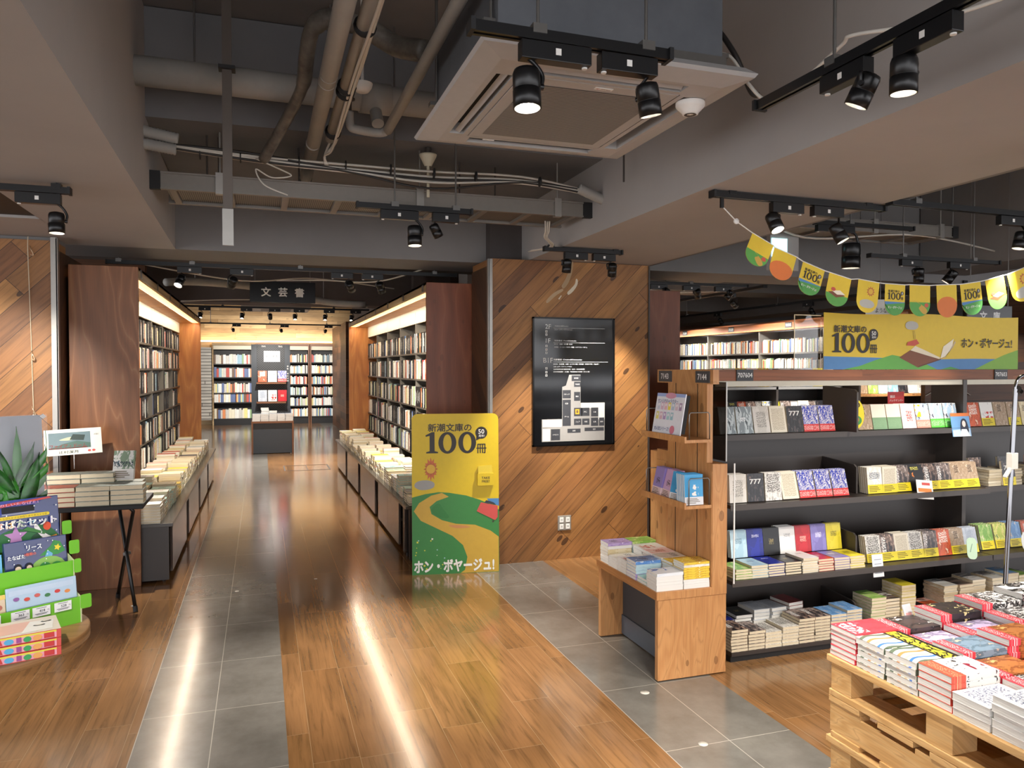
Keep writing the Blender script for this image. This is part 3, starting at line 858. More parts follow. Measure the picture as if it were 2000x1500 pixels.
# rear ceiling clutter: a second cassette, ducts and wires over the rear aisle
t = thing('air_conditioner', 'distant white ceiling cassette beyond the hanging aisle sign', 'air conditioner', (0.25, 14.2, 2.6))
obj('panel', MB().box(-0.33, 0.85, 14.0, 15.0, 2.60, 2.66), AC_W, t, bev=0.02)
obj('intake_grille', MB().box(0.0, 0.52, 14.25, 14.75, 2.594, 2.61), GRILLE, t)
obj('casing', MB().box(-0.2, 0.7, 14.1, 14.9, 2.66, 2.95), SLAB_D, t)
for x in (-0.15, 0.65):
    obj('hanging_rod', MB().cyl((x, 14.5, 2.9), (x, 14.5, 3.42), 0.008, 6), STEEL, t)
tag(obj('insulated_duct', MB().tube(crv([(-1.1, 10.2, 2.60), (-0.8, 10.6, 2.66), (-0.2, 11.1, 2.68), (0.3, 11.6, 2.66), (0.9, 11.8, 2.55), (1.5, 11.6, 2.5)], 6), 0.05, 10), PIPE), 'pale bent duct crossing the rear aisle ceiling behind the hanging sign', 'duct')
for x, y, z in ((-0.8, 10.6, 2.70), (0.9, 11.8, 2.59)): obj('hanger', MB().cyl((x, y, z), (x, y, 3.42), 0.006, 6), STEEL, [o for o in COL.objects if o.name.startswith('insulated_duct.')][0])
for i, pts in enumerate(([(-1.2, 8.2, 2.58), (-0.2, 8.8, 2.50), (0.6, 9.4, 2.62), (1.6, 9.6, 2.55)], [(1.8, 7.2, 2.62), (1.2, 8.0, 2.46), (0.7, 9.2, 2.58), (0.2, 10.5, 2.7)], [(-1.1, 12, 2.52), (0, 12.4, 2.60), (1.6, 12.1, 2.5)])):
    tag(obj('ceiling_cable', MB().tube(crv(pts, 8), 0.008, 6), CABLE), 'loose pale cable, %s one strung under the rear aisle ceiling' % ['first', 'second', 'third'][i], 'cable')
for i, pts in enumerate(([(3.1, 4.4, 2.66), (4.0, 4.9, 2.56), (5.2, 5.0, 2.66), (6.4, 5.2, 2.6)], [(3.3, 7.4, 2.55), (4.3, 7.7, 2.42), (5.6, 8.0, 2.5)], [(2.9, 3.3, 2.42), (3.0, 3.6, 2.56), (3.3, 4.1, 2.6), (3.6, 5.0, 2.64)])):
    tag(obj('ceiling_cable', MB().tube(crv(pts, 8), 0.008, 6), CABLE), 'loose pale cable, %s one strung under the right hall ceiling' % ['first', 'second', 'third'][i], 'cable')
for i, (x, y, z) in enumerate(((3.9, 3.9, 2.66), (4.4, 5.0, 2.7), (5.0, 5.4, 2.7), (5.6, 5.0, 2.7), (3.75, 7.1, 2.4), (4.6, 7.5, 2.42))):
    tag(obj('hanging_rod', MB().cyl((x, y, z), (x, y, 3.425), 0.006, 6), STEEL), 'thin steel rod, %s from the pier, hanging over the right hall' % ['first', 'second', 'third', 'fourth', 'fifth', 'sixth'][i], 'rod')
t = thing('exit_lantern', 'small pale cyan lit sign box hanging behind the first pennants', 'lit sign', (3.8, 4.9, 2.4))
obj('lit_face', MB().box(3.70, 3.84, 4.90, 4.905, 2.40, 2.54), glow('cyan_face', '#9fe6ea', 1.1), t)
obj('sign_case', MB().box(3.69, 3.95, 4.906, 4.95, 2.30, 2.58), PAINT_S, t)
obj('hanger', MB().cyl((3.8, 4.93, 2.58), (3.8, 4.93, 3.42), 0.006, 6), STEEL, t)

# ================================================================ BOOKS
def paper(name, c1, c2):
    k = NT(name, 0.8, spec=0.2)
    g = k.coord('Generated'); x, y, z = k.xyz(g)
    n = k.noise(k.vec(k.m('MULTIPLY', x, 1.5), k.m('MULTIPLY', y, 1.5), k.m('MULTIPLY', z, 26)), 1.0, 4.0, 0.7)
    return k.done(k.mix(k.ramp(n, [(0.38, 0.0), (0.62, 1.0)]), lin(c1), lin(c2)))


PAGE = paper('book_pages', '#c2b08e', '#e6dcc4')
PAGE_W = paper('book_pages_white', '#c6c4bd', '#f0eee8')
PAGE_G = paper('book_pages_grey', '#b3a99a', '#d3c9b8')


def cover(key, base, c2=None, c3=None, sc=5.0, title=None, streak=1.0, band=None, rough=0.35, thr=(0.48, 0.6)):
    """Printed cover: a picture of two or three inks, a block of dark strokes for the title, an optional printed band at the foot."""
    k = NT('cover_' + key, rough)
    g = k.coord('Generated'); x, y, z = k.xyz(g)
    col = lin(base)
    if c2:
        n = k.noise(k.vec(k.m('MULTIPLY', x, sc * streak), k.m('MULTIPLY', y, sc), k.m('MULTIPLY', z, 1.0)), 1.0, 4.0, 0.6, 0.6)
        col = k.ramp(n, [(0.0, base), (thr[0], c2), (thr[1], c3 or c2)], True)
    def inside(v, a, b):
        return k.m('MULTIPLY', k.m('GREATER_THAN', v, a), k.m('LESS_THAN', v, b))
    if title:
        x0, x1, y0, y1, tc, dens = title
        s = k.noise(k.vec(k.m('MULTIPLY', x, 26 * dens), k.m('MULTIPLY', y, 30 * dens), 3), 1.0, 1.0, 0.4)
        msk = k.m('MULTIPLY', k.m('MULTIPLY', inside(x, x0, x1), inside(y, y0, y1)), k.m('GREATER_THAN', s, 0.5))
        col = k.mix(msk, col, lin(tc))
    if band:
        h, bc, tc = band
        s = k.noise(k.vec(k.m('MULTIPLY', x, 30), k.m('MULTIPLY', y, 44), 5), 1.0, 1.0, 0.4)
        bcol = k.mix(k.m('MULTIPLY', k.m('GREATER_THAN', s, 0.58), inside(y, h * 0.2, h * 0.8)), lin(bc), lin(tc))
        col = k.mix(k.m('LESS_THAN', y, h), col, bcol)
    return k.done(col)


# key: (material, spoken colour)
CV = {}


def cv(key, say, *a, **kw):
    CV[key] = (cover(key, *a, **kw), say)


cv('white', 'white', '#e9e6de', '#dcd6ca', None, 3.0, (0.15, 0.85, 0.55, 0.8, '#4c5a6a', 1.0))
cv('plainwhite', 'plain white', '#e8e6e1', None, None, title=(0.3, 0.7, 0.6, 0.75, '#9a9a9a', 1.0))
cv('cream', 'cream', '#e3d6b4', '#d6c59a', None, 3.0, (0.2, 0.8, 0.6, 0.85, '#5a3b2a', 1.0))
cv('yellow', 'yellow', '#e6c94a', '#d9ad3c', '#efe2a0', 4.0, (0.15, 0.85, 0.55, 0.8, '#7a3f28', 1.0))
cv('lilac', 'lilac', '#b9a3d0', '#a58bc4', '#d8cbe6', 4.0, (0.3, 0.7, 0.25, 0.55, '#2e2740', 0.7))
cv('blue', 'light blue', '#7fa6dc', '#5f8fd0', '#cfe0f2', 3.5, (0.3, 0.75, 0.35, 0.65, '#283560', 0.8))
cv('redtop', 'white and red', '#ece9e4', '#ece9e4', '#d8d5cf', 3.0, (0.35, 0.95, 0.1, 0.6, '#c8362e', 0.25))
cv('pink', 'pale pink', '#f0c6c4', '#f4dcd8', '#f7ecea', 3.0, (0.35, 0.8, 0.3, 0.7, '#b55a50', 0.6))
cv('mint', 'mint', '#b4d8cf', '#9ccac4', '#e6f0ea', 3.0, (0.2, 0.8, 0.4, 0.7, '#3d6a68', 0.8))
cv('brown', 'brown', '#8a5c4a', '#6d4234', '#b98a70', 5.0, (0.2, 0.8, 0.4, 0.7, '#efe0d0', 0.8))
cv('blueband', 'white with a blue corner', '#e8ebef', '#e8ebef', '#dfe5ec', 2.0, (0.0, 0.5, 0.0, 0.6, '#4678c4', 0.12))
cv('bluered', 'blue, white and red', '#dcd6d2', '#2b3aa0', '#e9e4dc', 7.0, (0.15, 0.5, 0.72, 0.95, '#2438a8', 0.5), 2.2, (0.28, '#c9302f', '#f2e6e0'), thr=(0.44, 0.56))
cv('silver', 'silvery', '#8f999c', '#c9d2d3', '#5f686b', 1.6, (0.25, 0.55, 0.45, 0.6, '#f2f4f4', 1.0), 2.0, rough=0.25)
cv('grey', 'grey', '#c9c3b8', '#d6d0c6', None, 2.0, (0.2, 0.8, 0.2, 0.8, '#8d8880', 1.0))
cv('letter', 'cream text-covered', '#dcd2bd', None, None, title=(0.12, 0.88, 0.1, 0.92, '#b2a58c', 1.3))
cv('seven', 'black', '#1d1d20', '#2c2b2f', '#5a4a48', 5.0, None, 1.5)
cv('green', 'pale pink and green', '#efdcc8', None, None, band=(0.47, '#7d9c76', '#8fae86'))
cv('girl', 'yellow and white illustrated', '#e9e2da', '#a9b6c4', '#4b4a58', 3.2, (0.0, 0.4, 0.45, 0.95, '#f0d21e', 0.15), 1.0, (0.33, '#dd8f7c', '#f4e2d4'))
cv('girlgreen', 'blue illustrated', '#a9c4d8', '#e3e3e0', '#33384e', 3.0, None, 1.0, (0.36, '#58c03e', '#e6f4dc'))
cv('girlblue', 'sky blue illustrated', '#6fa3cf', '#b9d4e6', '#2d3450', 2.6, (0.05, 0.95, 0.9, 0.99, '#e0703a', 0.1), 1.0)
cv('tan', 'tan', '#b0977c', '#a0866a', '#c7b39a', 5.0, (0.3, 0.6, 0.6, 0.9, '#4b3a2c', 0.9), 1.0)
cv('night', 'black and orange', '#1e1b1c', '#1e1b1c', '#e08234', 2.4, (0.15, 0.7, 0.8, 0.92, '#d6cf5a', 0.8), thr=(0.5, 0.62))
cv('dusk', 'dark grey illustrated', '#3b3638', '#7b6a62', '#b9a9a0', 4.0, (0.05, 0.3, 0.4, 0.9, '#e6e0da', 0.8))
cv('photo', 'dark photo-printed', '#2a2426', '#6e5a50', '#b79a88', 4.0, (0.1, 0.4, 0.3, 0.9, '#efe9e2', 0.8))
cv('lines', 'white line-drawn', '#dedad2', '#c9c4bc', '#9a948c', 8.0, (0.1, 0.9, 0.3, 0.95, '#5a5652', 0.9))
cv('navy', 'deep blue', '#1f2c96', '#1b2680', None, 2.0, (0.3, 0.75, 0.7, 0.8, '#d9d9f0', 1.2))
cv('black', 'black', '#151416', None, None, title=(0.35, 0.65, 0.4, 0.6, '#8f7f50', 0.8))
cv('red', 'red', '#c3202c', '#b51a27', None, 2.0, (0.3, 0.7, 0.4, 0.6, '#e9b7a6', 1.2))
cv('crimson', 'dark red', '#8e2a2c', '#7c2226', None, 2.0)
cv('violet', 'violet', '#7f74b4', '#8b81c0', None, 2.0, (0.3, 0.7, 0.5, 0.7, '#e6e2f4', 1.2))
cv('lemon', 'lemon yellow', '#e3d03c', '#d9c532', None, 2.0, (0.3, 0.7, 0.5, 0.7, '#6d6420', 1.2))
cv('sky', 'pale blue', '#a9c9d8', '#bcd6e0', None, 2.0, (0.3, 0.7, 0.5, 0.7, '#5d7c90', 1.2))
cv('palegrey', 'pale grey-blue', '#b9c0cb', '#c8ced7', None, 3.0, (0.2, 0.8, 0.3, 0.9, '#98a2b2', 1.2))
cv('bluepic', 'blue photo-printed', '#5e8cc0', '#7ea8d2', '#d9c8bc', 3.0)
cv('greenpic', 'green illustrated', '#7fb24a', '#a9c96a', '#e6dfb0', 3.0)
cv('yelgreen', 'yellow-green illustrated', '#c3cf52', '#e6dc7a', '#6d9a4e', 3.0)
cv('orange', 'orange', '#cf5a30', '#b94a26', '#e8c8a8', 3.0, (0.2, 0.8, 0.5, 0.9, '#f4e8dc', 0.8))
# guide books on the pallets
cv('g_red', 'red guide', '#d8414e', '#cf3644', '#e25a64', 3.0, (0.04, 0.34, 0.1, 0.9, '#f4f0ee', 0.5))
cv('g_stripe', 'striped yellow-titled', '#1a1a1c', None, None)
cv('g_white', 'red and white cherry-printed', '#ece7e2', '#ece7e2', '#2c2a2c', 7.0, (0.6, 0.98, 0.3, 0.7, '#8d2438', 0.2), 1.0)
cv('g_sea', 'red and slate-blue guide', '#7d93a6', '#5f7686', '#c9b49c', 3.2, (0.0, 0.3, 0.0, 1.0, '#d23c4a', 0.16))
cv('g_brown', 'red and amber guide', '#b3713c', '#8d4f26', '#e0b070', 3.0, (0.0, 0.3, 0.0, 1.0, '#d23c4a', 0.16))
cv('g_lily', 'dark red-edged guide', '#4b3c3a', '#2c2526', '#e9dcd0', 3.0, (0.0, 0.28, 0.0, 1.0, '#d6404c', 0.16))
cv('g_violet', 'mauve guide', '#c3b5d4', '#8a7f9a', '#e6d9c8', 3.0, (0.6, 1.0, 0.0, 0.5, '#4a6fd0', 0.15))
cv('g_text', 'white text-printed', '#eceae6', None, None, title=(0.08, 0.94, 0.1, 0.9, '#6a6f86', 0.9))
cv('g_mono', 'black and white patterned', '#e6e2de', '#2a2828', '#7c7674', 9.0, (0.0, 0.25, 0.0, 1.0, '#d6404c', 0.16))
# hardcover novels on the folding table
cv('h_red', 'rust-red edged', '#a5321f', '#93291a', '#b9503a', 3.0, rough=0.4)
cv('h_grey', 'grey-green edged', '#8f968c', '#7d857c', '#a9b0a4', 3.0, rough=0.4)
cv('h_view', 'landscape-printed', '#7d9078', '#d8d6d0', '#566a74', 2.6, (0.05, 0.95, 0.45, 0.62, '#2f3a44', 0.7), band=(0.36, '#e9e3dd', '#c79aa0'))

_bm = {}


def book_mesh(w, l, t, key, hard, pages):
    k = (round(w, 4), round(l, 4), round(t, 4), key, hard, pages)
    if k not in _bm:
        c = 0.0022 if hard else 0.0008
        e = 0.0025 if hard else 0.0012
        b = MB()
        h, m = w / 2, l / 2
        b.box(-h, h, -m, m, t - c, t); b.box(-h, h, -m, m, 0, c)
        b.box(h - c, h, -m, m, c, t - c)
        cm = mesh_of('book_cover', b, [CV[key][0]])
        p = MB().box(-h + e, h - c - 0.0004, -m + e, m - e, c + 0.0002, t - c - 0.0002)
        pm = mesh_of('book_pages', p, [pages])
        _bm[k] = (cm, pm)
    return _bm[k]


_bandm = {}
BANDS = {'yellow band': mat('#e9d21c', 0.4, name='yellow_band')}


def band_mesh(w, l, t, h, m):
    k = (round(w, 4), round(l, 4), round(t, 4), h, m.name)
    if k not in _bandm:
        b = MB()
        a, y0, y1, e = w / 2, -l / 2, -l / 2 + h, 0.0006
        b.box(-a, a + e, y0, y1, t, t + e); b.box(-a, a + e, y0, y1, -e, 0); b.box(a, a + e, y0, y1, 0, t)
        s = MB()
        b2 = b
        for i in range(4):
            yy = y0 + h * (0.2 + 0.18 * i)
            b2.box(-a * 0.8, a * (0.2 + 0.15 * ((i * 7) % 4)), yy, yy + h * 0.07, t + e, t + e + 0.0002, 1)
        _bandm[k] = mesh_of('paper_band', b, [m, ink('#5a4a10')])
    return _bandm[k]


def link(name, me, parent=None):
    o = bpy.data.objects.new(name, me); COL.objects.link(o)
    if parent is not None: o.parent = parent
    return o


N_BOOK = {}


def book(kind, label, loc, rot, dims, key, group, hard=False, pages=None, band=None, parts=True):
    w, l, t = dims
    cm, pm = book_mesh(w, l, t, key, hard, pages or PAGE)
    o = link(kind, cm)
    o.location = loc; o.rotation_euler = rot
    tag(o, label, 'book', group)
    link('page_block', pm, o)
    if band:
        link('paper_band', band_mesh(w, l, t, band[0], band[1]), o)
    N_BOOK[kind] = N_BOOK.get(kind, 0) + 1
    return o


ORD = ['first', 'second', 'third', 'fourth', 'fifth', 'sixth', 'seventh', 'eighth', 'ninth', 'tenth', 'eleventh', 'twelfth', 'thirteenth', 'fourteenth', 'fifteenth', 'sixteenth', 'seventeenth', 'eighteenth', 'nineteenth', 'twentieth']
ORD += ['twenty-' + o for o in ORD[:9]] + ['thirtieth'] + ['thirty-' + o for o in ORD[:9]] + ['fortieth'] + ['forty-' + o for o in ORD[:9]]


def stack(kind, noun, where, x, y, z, keys, dims, rz=0.0, hard=False, pages=None, jit=0.004, band=None, group=None, top_extra='', t_var=0.0, rjit=0.02):
    """A pile of flat books, lowest first; where names the pile."""
    n = len(keys)
    zz = z
    for i, key in enumerate(keys):
        w, l, t = dims
        if t_var: t = t * (1 + t_var * ((i * 37 % 11) / 11 - 0.5))
        k = n - 1 - i
        pos = 'topmost' if k == 0 else (ORD[k] + '-from-top')
        lab = '%s %s %s in the %s' % (pos, CV[key][1], noun, where)
        a, b_ = rnd.uniform(-jit, jit), rnd.uniform(-jit, jit)
        book(kind, lab, (x + a, y + b_, zz), (0, 0, rz + rnd.uniform(-rjit, rjit)), (w, l, t), key, group or ('books in the ' + where), hard, pages, band)
        zz += t + 0.0004
    return zz


def file(kind, noun, where, x, y, z, n, key, dims, tilt=12, pages=None, band=None, group=None, lean=0.0, yaw=0.0, hard=False):
    """n copies standing cover to the front one behind the other; x is the left edge, y the front foot."""
    w, l, t = dims
    for i in range(n):
        lab = '%s %s %s of the %s' % (('foremost' if i == 0 else ORD[i] + '-from-front'), CV[key][1], noun, where)
        o = book(kind, lab, (0, 0, 0), (0, 0, 0), dims, key, group or ('books standing ' + where), hard, pages, band if i == 0 else None)
        M = Matrix.Translation((x + w / 2, y + i * (t / math.cos(R(tilt)) + 0.0008), z + t * math.sin(R(tilt)) + 0.0008)) @ Matrix.Rotation(R(yaw), 4, 'Z') @ Matrix.Rotation(R(lean), 4, 'Y') @ Matrix.Rotation(R(90 - tilt), 4, 'X') @ Matrix.Translation((0, l / 2, -t))
        o.location = M.to_translation(); o.rotation_euler = M.to_euler()


# ---------------------------------------------------------------- spines
SP = [('white', '#e6e3db'), ('cream', '#e2d8bd'), ('pale grey', '#c9c6bf'), ('grey', '#96938d'), ('black', '#1b1b1d'), ('brown', '#6e4f3a'), ('orange', '#cc6a3a'), ('red', '#b03531'), ('blue', '#4d6f9f'), ('pale yellow', '#dfcf86'), ('green', '#6d8a62'), ('pale blue', '#b3c4cc')]


def spine_mat(name, c):
    k = NT('spine_' + name.replace(' ', '_'), 0.45)
    g = k.coord('Generated'); x, y, z = k.xyz(g)
    s = k.noise(k.vec(k.m('MULTIPLY', z, 5), k.m('MULTIPLY', y, 34), x), 1.0, 1.0, 0.4)
    inside = k.m('MULTIPLY', k.m('MULTIPLY', k.m('GREATER_THAN', y, 0.28), k.m('LESS_THAN', y, 0.85)), k.m('MULTIPLY', k.m('GREATER_THAN', z, 0.25), k.m('LESS_THAN', z, 0.75)))
    dark = name in ('black', 'brown', 'red', 'blue', 'green', 'grey', 'orange')
    col = k.mix(k.m('MULTIPLY', k.m('MULTIPLY', k.m('GREATER_THAN', s, 0.52), inside), 0.75), lin(c), lin('#ece6d8' if dark else '#4a4038'))
    return k.done(col)


SPM = [(n, spine_mat(n, c)) for n, c in SP]
SPW = [0, 0, 0, 0, 1, 1, 1, 1, 2, 2, 3, 4, 5, 6, 7, 8, 9, 10, 11]
_sm = {}


def spine_mesh(i, t, l, d):
    k = (i, t, l, d)
    if k not in _sm:
        b = MB()
        b.box(-d / 2, d / 2, -l / 2, l / 2, 0, t)
        _sm[k] = mesh_of('shelved_book', b, [SPM[i][1]])
    return _sm[k]


DIV_B = mat('#131315', 0.4, name='divider_black')
DIV_W = mat('#eceae4', 0.5, name='divider_white')


def divider(mb, o, u, n, w, d, h, bi, wi):
    """A black plate standing at o: u along the shelf, n into it; a column of white characters on its face."""
    o, u, n = Vector(o), Vector(u), Vector(n)
    up = Vector((0, 0, h))
    vs = [o, o + u * w, o + u * w + n * d, o + n * d]
    mb.add(vs + [v + up for v in vs], [(0, 1, 2, 3), (4, 5, 6, 7), (0, 1, 5, 4), (1, 2, 6, 5), (2, 3, 7, 6), (3, 0, 4, 7)], bi)
    k = rnd.choice((3, 4, 5))
    for i in range(k):
        z = h * (0.5 + (k / 2 - i - 0.5) * 0.135)
        for (a, b_, c, e) in ((0.24, 0.44, 0.04, 0.0), (0.52, 0.78, 0.0, 0.03), (0.3, 0.72, -0.035, -0.045)):
            p = [o - n * 0.0006 + u * (w * q) + Vector((0, 0, z + h * r)) for q, r in ((a, c - 0.028), (b_, c - 0.028), (b_, e + 0.034), (a, e + 0.034))]
            mb.add(p, [(0, 1, 2, 3)], wi)


island = NT('spines_by_the_hundred', 0.5)
ig = island.nd('ShaderNodeNewGeometry', out='Random Per Island')
ipos = island.coord('Object'); ix, iy, iz = island.xyz(ipos)
icol = island.ramp(ig, [(0.0, '#e8e5de'), (0.16, '#e4dcc4'), (0.32, '#f0eee8'), (0.40, '#c9c6bf'), (0.52, '#1c1c20'), (0.57, '#dfe6e2'), (0.64, '#d98a5a'), (0.70, '#e6d890'), (0.77, '#8fb0c0'), (0.83, '#b94a40'), (0.88, '#5d6f9a'), (0.93, '#88a878'), (0.97, '#6e5340')], True)
is_ = island.noise(island.vec(island.m('MULTIPLY', ix, 160), island.m('MULTIPLY', iy, 160), island.m('MULTIPLY', iz, 90)), 1.0, 1.0)
SPINES = island.done(island.mix(island.m('MULTIPLY', island.m('GREATER_THAN', is_, 0.60), 0.45), icol, lin('#5a5248')))
pil = NT('pale_book_piles', 0.6)
pg_ = pil.nd('ShaderNodeNewGeometry', out='Random Per Island')
pn_ = pil.nd('ShaderNodeNewGeometry', out='Normal'); pnx, pny, pnz = pil.xyz(pn_)
ptop = pil.ramp(pg_, [(0.0, '#e9e4d6'), (0.2, '#e3d6b4'), (0.38, '#f0eee8'), (0.52, '#d9c98a'), (0.62, '#c9d4d6'), (0.70, '#e6b8a8'), (0.78, '#b0523f'), (0.83, '#7d9a7a'), (0.88, '#4a4a52'), (0.93, '#e3cf52')], True)
ppage = pil.ramp(pg_, [(0.0, '#e2d6bb'), (0.35, '#d9ccae'), (0.6, '#ebe4d2'), (0.85, '#cdbf9f')], True)
PILES = pil.done(pil.mix(pil.m('GREATER_THAN', pnz, 0.5), ppage, ptop))
FAR = MB()        # books too far and too many to build one by one: one object
FARSTACK = MB()


def far_row(p0, p1, z, depth_dir, h=0.19, tmin=0.012, tmax=0.03, d=0.13, fill=0.97, mb=None, lean=0.0):
    """Spines along p0-p1 standing at height z; depth_dir points into the shelf."""
    mb = FAR if mb is None else mb
    p0, p1 = Vector((p0[0], p0[1], z)), Vector((p1[0], p1[1], z))
    L = (p1 - p0).length
    d_ = (p1 - p0).normalized(); n = Vector((depth_dir[0], depth_dir[1], 0))
    s = 0.0
    while s < L * fill:
        t = rnd.uniform(tmin, tmax); hh = h * rnd.uniform(0.86, 1.06)
        if s + t > L: break
        if mb is FAR and tmin > 0.01 and tmax <= 0.03 and rnd.random() < 0.085:
            if s + 0.04 > L: break
            divider(mb, p0 + d_ * s - n * 0.012, d_, n, 0.036, 0.13, 0.215, 1, 2)
            s += 0.04
            continue
        a = p0 + d_ * s; c = a + d_ * (t * 0.96); o = n * rnd.uniform(0, 0.012)
        up = Vector((0, 0, hh))
        vs = [a + o, c + o, c + n * d, a + n * d]
        mb.add(vs + [v + up for v in vs], [(0, 1, 2, 3), (4, 5, 6, 7), (0, 1, 5, 4), (1, 2, 6, 5), (2, 3, 7, 6), (3, 0, 4, 7)])
        s += t


def shelf_row(where, x, y0, y1, z, face, h=0.19, limit=None):
    """Individual spines (and black dividers) along y on a bookcase; face = +1 looks to +x."""
    y = y0; i = 0
    while True:
        dv = rnd.random() < 0.17
        t = round(rnd.choice((0.016, 0.02, 0.024, 0.03)) if not dv else 0.036, 3)
        if y + t > y1: break
        l = round(h * rnd.choice((0.92, 1.0, 1.0, 1.05)), 3) if not dv else 0.21
        lean = 0
        if dv:
            q = MB()
            if face > 0: divider(q, (x + 0.012, y, z + 0.001), (0, 1, 0), (-1, 0, 0), t, 0.14, l, 0, 1)
            else: divider(q, (x - 0.012, y, z + 0.001), (0, 1, 0), (1, 0, 0), t, 0.14, l, 0, 1)
            o = obj('shelf_divider', q, [DIV_B, DIV_W], at=(x, y, z)); nm, cat = 'black author divider with white characters', 'shelf divider'
        else:
            j = rnd.choice(SPW)
            o = link('shelved_book', spine_mesh(j, t, l, 0.13)); nm, cat = SPM[j][0] + '-spined book', 'book'
            N_BOOK['shelved_book'] = N_BOOK.get('shelved_book', 0) + 1
        tag(o, '%s, %s along the %s' % (nm, ORD[min(i, len(ORD) - 1)], where), cat, 'books on the ' + where)
        off = 0.004 if not dv else 0.012
        if dv: pass
        elif face > 0:
            o.location = (x - 0.065 + off * 0.5 + rnd.uniform(-0.004, 0.004), y + t, z + l / 2 + 0.001)
            o.rotation_euler = (R(90), 0, 0)
        else:
            o.location = (x + 0.065 - off * 0.5 + rnd.uniform(-0.004, 0.004), y, z + l / 2 + 0.001)
            o.rotation_euler = (R(90), 0, R(180))
        y += t + 0.0006; i += 1
    return i

# ================================================================ TALL BOOKCASES
CASE_S = mat('#6a645a', 0.45, 0.2, name='case_steel')
HEADER = mat('#cfc5ae', 0.5, name='header_cream')
def tall_case(label, xf, xs, y0, y1, face, shelves, wood, bays, head=(2.045, 2.185)):
    """xf: aisle-side edge of the end panels, xs: front of the shelves; face +1 looks to +x."""
    xb = xs - face * 0.16
    t = thing('bookcase', label, 'bookcase', ((xf + xb) / 2, (y0 + y1) / 2, 0))
    def bx(a, b_): return (min(a, b_), max(a, b_))
    X = bx(xf, xb)
    obj('end_panel', MB().box(*X, y0, y0 + 0.03, 0, 2.262), wood, t, bev=0.002)
    obj('end_panel', MB().box(*X, y1 - 0.03, y1, 0, 2.262), [PLY_IN], t, bev=0.002)
    obj('top_board', MB().box(*X, y0 + 0.03, y1 - 0.03, 2.242, 2.262), PLY_IN, t)
    fa = obj('fascia', MB().box(*bx(xf, xf - face * 0.02), y0 + 0.03, y1 - 0.03, 2.187, 2.262), W_BACK, t)
    n = bays * 1
    for i in range(n + 1):
        y = y0 + 0.12 + (y1 - y0 - 0.3) * i / n
        obj('number_plate', MB().box(*bx(xf + face * 0.001, xf + face * 0.003), y, y + 0.07, 2.195, 2.255), STEEL if i == 0 else DARK2, fa)
    obj('lit_soffit', MB().box(*bx(xf - face * 0.02, xf - face * 0.10), y0 + 0.03, y1 - 0.03, 2.190, 2.20), WARMGLOW, t)
    obj('soffit_board', MB().box(*bx(xf - face * 0.10, xs), y0 + 0.03, y1 - 0.03, 2.185, 2.20), PLY_IN, t)
    for i in range(bays):
        a, b_ = y0 + 0.03 + (y1 - y0 - 0.06) * i / bays, y0 + 0.03 + (y1 - y0 - 0.06) * (i + 1) / bays
        obj('header_panel', MB().box(*bx(xs, xs - face * 0.02), a + 0.004, b_ - 0.004, head[0], head[1]), HEADER, t)
    obj('back_panel', MB().box(*bx(xb, xb + face * 0.01), y0 + 0.03, y1 - 0.03, 0.05, 2.185), CASE_S, t)
    for z in shelves:
        obj('shelf', MB().box(*bx(xs, xb), y0 + 0.03, y1 - 0.03, z - 0.018, z), CASE_S, t)
    for i in range(1, bays):
        y = y0 + 0.03 + (y1 - y0 - 0.06) * i / bays
        obj('upright', MB().box(*bx(xs + face * 0.001, xb), y - 0.008, y + 0.008, 0.4, head[0]), CASE_S, t)
    a = bpy.data.lights.new('case_light', 'AREA'); a.shape = 'RECTANGLE'; a.size = 0.05; a.size_y = y1 - y0 - 0.2; a.energy = 15; a.color = WARM
    ao = bpy.data.objects.new('case_light', a); COL.objects.link(ao)
    ao.location = (xf - face * 0.06, (y0 + y1) / 2, 2.186); ao.rotation_euler = (0, R(24) * face, 0)
    return t


LSH = [1.80, 1.545, 1.30, 1.052, 0.81, 0.565]
tall_case('tall plywood bookcase with lit canopy left of the aisle', -0.82, -1.095, 5.924, 11.74, 1, LSH, PLY_L, 6)
RSH = [1.712, 1.43, 1.135, 0.858, 0.60]
tall_case('tall red-brown bookcase with lit canopy right of the aisle', 1.307, 1.60, 6.232, 12.14, -1, RSH, PLY_R, 6, (2.03, 2.185))
ROWN = ['top', 'second', 'third', 'fourth', 'fifth', 'sixth']
bayL = (11.74 - 5.924 - 0.06) / 6
for r, z in enumerate(LSH):
    # the first bays can be seen book by book
    for bi in range(1, 6):
        a, c = 5.954 + bayL * bi + 0.012, 5.954 + bayL * (bi + 1) - 0.012
        if bi == 1: a = 7.55 + 0.08 * r
        if r in (2, 3): c = a + (c - a) * 0.62
        if bi == 1 and c - a > 0.1 or bi == 2 and r < 4:
            shelf_row('%s shelf, %s bay, left bookcase' % (ROWN[r], 'near' if bi == 1 else 'next'), -1.10, a, c, z, 1, 0.19 if r not in (2, 3) else 0.2)
        elif bi > 1:
            far_row((-1.10, a), (-1.10, c), z, (-1, 0), 0.19)
bayR = (12.14 - 6.232 - 0.06) / 6
for r, z in enumerate(RSH):
    for bi in range(1, 6):
        a, c = 6.262 + bayR * bi + 0.012, 6.262 + bayR * (bi + 1) - 0.012
        if bi == 1: a = 7.42
        if bi == 2 or bi == 1 and c > a + 0.05:
            if bi == 1 or r < 2: shelf_row('%s shelf, %s bay, right bookcase' % (ROWN[r], 'near' if bi == 1 else 'next'), 1.605, a, c, z, -1, 0.2)
            else: far_row((1.605, a), (1.605, c), z, (1, 0), 0.2)
        elif bi > 1:
            far_row((1.605, a), (1.605, c), z, (1, 0), 0.2)
